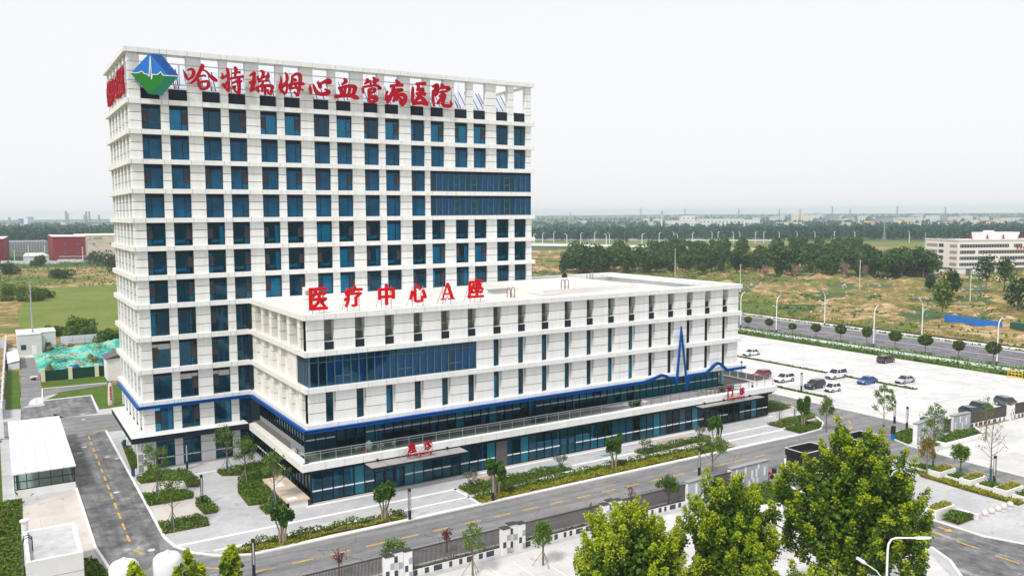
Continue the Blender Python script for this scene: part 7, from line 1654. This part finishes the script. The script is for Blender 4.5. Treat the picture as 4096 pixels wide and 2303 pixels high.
for k in range(18): mb.box(.1+k*.33,-.05,.1,.25+k*.33,0,2.5)
mb.build('body',[mat('container_green',(.02,.09,.06),.6)],t); mb=MB(); mb.box(-.05,.1,.1,0,2.3,2.5); mb.build('door',[greym],t)
# the far town: each block a thing
def block(label,u,v,wpx,hpx,m,roofm_=None,depth=25,rows=2,cols=5,grp='distant town blocks'):
    x,y=g(u,v); d=math.hypot(x-CX,y-CY); k=d/2095; w=wpx*k; h=hpx*k; t=thing('distant_building',label,'building',(x,y,0),math.atan2(RT.y,RT.x),grp)
    mb=MB(); mb.box(-w/2,0,0,w/2,depth,h); mb.build('wall',[m],t); mb=MB(); mb.box(-w/2-.6,-.6,h,w/2+.6,depth+.6,h+max(.6,h*.06)); mb.build('roof',[roofm_ or m],t)
    if rows:
        mb=MB(); wins(mb,-w/2,w/2,-.1,h*.18,rows,cols,w/cols*.5,h/rows*.42,h*.8/rows,0); mb.build('window',[greyw],t)['kind']='stuff'
    return t
block('wide white civic building under the skyline, left wing',1720,573,80,17,wht,None,30,1,14); block('white civic building, centre with a flat oriental roof',1731,572,32,29,wht,mat('far_brown_roof',(.25,.16,.17),.8),30,3,3); block('wide white civic building under the skyline, right wing',1815,573,110,21,wht,None,30,2,12); block('white civic hall at the right end of the group',1880,570,60,16,wht,None,30,1,8)
block('small pale block left of the civic buildings',1655,561,18,10,wht)
rt=random.Random(23)
TB=[(1958,560,30,14,wht),(2004,557,12,17,crm),(2022,557,10,19,crm),(2040,557,26,16,crm),(2100,560,22,19,greyw),(2125,562,25,9,wht),(2075,558,40,8,bluer),(2160,563,30,8,wht),(2232,568,28,20,greyw),(2258,566,18,11,crm),(2300,562,26,15,wht),(2330,563,44,12,wht),(2352,561,20,18,wht),(2385,568,18,10,orange),(2410,564,30,9,wht),(2440,560,12,14,wht),(2462,565,30,10,wht),(2492,569,18,12,orange),(2520,566,24,10,wht),(2550,562,30,13,wht),(1985,566,60,6,wht),(2180,566,90,5,wht),(2060,571,120,5,wht),(2300,570,90,6,wht),(2420,572,70,6,wht),(1600,563,20,6,wht),(1560,562,14,5,crm),(2470,556,40,7,bluer),(2540,553,60,7,greyw),(1880,561,30,8,greyw),(1930,562,26,7,bluer),(2210,560,36,7,bluer),(2270,558,30,9,wht),(2372,557,22,11,greyw),(2500,560,36,8,wht),(2140,556,22,6,crm),(1470,561,34,5,wht),(1520,559,16,6,greyw),(1580,566,30,5,bluer),(1628,558,12,8,crm),(1645,566,20,7,wht),(1905,556,14,9,wht),(1945,553,18,6,bluer),(1968,552,10,12,wht),(2062,553,14,15,crm),(2088,556,10,10,orange),(2115,552,16,8,wht),(2150,569,26,7,crm),(2172,556,12,11,wht),(2195,566,16,9,orange),(2215,553,20,6,wht),(2245,556,12,8,crm),(2285,566,20,8,orange),(2312,555,16,13,wht),(2340,553,30,7,greyw),(2365,568,22,8,wht),(2398,556,18,9,crm),(2425,560,14,12,wht),(2450,568,26,8,crm),(2480,562,14,15,wht),(2508,570,22,8,wht),(2530,563,16,11,crm),(2562,568,26,9,wht)]
col_={wht:'white',crm:'cream',greyw:'grey',orange:'orange',bluer:'blue'}
for i,(u,v,w,h,m) in enumerate(TB):
    block('%s block in the distant town on the skyline'%col_[m],u,v,w,h,m,bluer if rt.random()<.25 else None,30,1 if h<9 else 3,max(3,w//5))
# left skyline: cement works
def stack(label,u,v,hpx,r,m,name='chimney_stack'):
    x,y=g(u,v); d=math.hypot(x-CX,y-CY); h=hpx*d/2095; t=thing(name,label,'chimney',(x,y,0),0,'chimney stacks on the skyline'); mb=MB(); mb.tube([(0,0,0),(0,0,h)],[r,r*.7],8); mb.build('shaft',[m],t); mb=MB(); mb.cyl(0,0,h,h+h*.04,r*.85,8); mb.build('cap',[greyw],t)
block('tall blue-grey cement works tower on the left skyline',57,575,16,20,bluer,None,40,3,3); block('pale silo block beside the cement works tower',66,575,9,24,wht,None,30,0); block('long low works left of the tower',30,576,50,9,wht,None,30,1,8); block('sloping works right of the tower',80,575,16,12,bluer,None,30,0)
block('pale works block in the middle of the left skyline',165,571,22,10,crm,None,30,2,6); block('long blue-roofed mill on the left skyline',212,573,60,9,bluer,None,30,0); block('low white works near the tower edge',255,573,40,8,wht,None,30,1,8); block('low white works beside the cement tower',110,577,50,6,wht,None,30,1,8)
for (u,v,h,lab) in ((167.5,571,34,'tall grey chimney left of a close pair'),(171.5,571,29,'shorter grey chimney of a close pair'),(25,575,23,'thin chimney at the far left skyline'),(214,571,26,'stubby dark tower above the blue mill'),(218.5,570,32,'faint chimney above the blue mill'),(226,570,32,'faint broad chimney right of the mill'),(250,572,26,'thin chimney next to the tower edge'),(74,574,16,'short silo stack of the cement works')): stack(lab,u,v,h,4.0,greyw)
# pylons
pyl=mat('pylon_steel',(.30,.33,.37),.6)
def pylon(label,u,v,hpx,wide=.14,first=None):
    x,y=g(u,v); d=math.hypot(x-CX,y-CY); h=hpx*d/2095; t=thing('power_pylon',label,'pylon',(x,y,0),math.atan2(RT.y,RT.x),'power pylons on the plain'); w=h*wide/2; r=max(.16,d*.00016); mb=MB()
    for a in (-1,1):
        for b_ in (-1,1): mb.tube([(a*w,b_*w,0),(a*w*.28,b_*w*.28,h*.62),(a*w*.2,b_*w*.2,h)],r,4)
    for k in range(6):
        z0=h*.62*k/6; z1=h*.62*(k+1)/6; s0=w*(1-.72*k/6); s1=w*(1-.72*(k+1)/6)
        for a in (-1,1): mb.tube([(-s0,a*s0,z0),(s1,a*s1,z1)],r*.6,4); mb.tube([(s0,a*s0,z0),(-s1,a*s1,z1)],r*.6,4)
    mb.build('lattice',[pyl],t); mb=MB()
    for z,l in ((h*.72,h*.15),(h*.84,h*.12),(h*.95,h*.09)): mb.tube([(-l,0,z),(0,0,z+h*.02),(l,0,z)],r*.9,4)
    mb.build('crossarm',[pyl],t)
for (u,v,h,lab) in ((1435,562,28,'lattice pylon left of the civic building'),(1612,563,40,'tall lattice pylon left of the radio mast'),(1723,560,35,'lattice pylon behind the flat oriental roof'),(1858,563,36,'lattice pylon right of the civic building'),(1960,560,32,'lattice pylon above the first town blocks'),(2012,560,32,'lattice pylon above the cream blocks'),(2093,562,40,'lattice pylon by the grey cube block'),(2138,562,34,'lattice pylon in the middle of the town'),(2256,562,40,'lattice pylon right of the grey block'),(2377,564,38,'lattice pylon near the orange block'),(2367,562,22,'short lattice pylon beside the orange block'),(2224,604,41,'large near pylon standing before the wood'),(1450,590,21,'near pylon rising out of the wood at left')): pylon(lab,u,v,h)
x,y=g(1665,577); t=thing('radio_mast','white radio mast with dark antennas above the trees','mast',(x,y,0)); d=math.hypot(x-CX,y-CY); h=44*d/2095; mb=MB(); mb.tube([(0,0,0),(0,0,h)],[1.3,.8],6); mb.build('shaft',[postw],t); mb=MB(); mb.cyl(0,0,h*.94,h,2.6,8); mb.cyl(0,0,h*.84,h*.88,2.2,8); mb.build('antenna',[greyw],t)
# ================================================================ the air
hz=MB(); hz.box(-3500,-400,-1.2,5600,5600,59)
hm=bpy.data.materials.new('haze'); hm.use_nodes=True; n=hm.node_tree; n.nodes.clear(); out=n.nodes.new('ShaderNodeOutputMaterial'); pv=n.nodes.new('ShaderNodeVolumePrincipled')
pv.inputs['Color'].default_value=(.78,.90,1.0,1); pv.inputs['Density'].default_value=HAZE; pv.inputs['Anisotropy'].default_value=.2
n.links.new(pv.outputs[0],out.inputs['Volume']); ho=hz.build('haze',[hm]); ho['kind']='stuff'; ho['label']='pale haze over the plain'
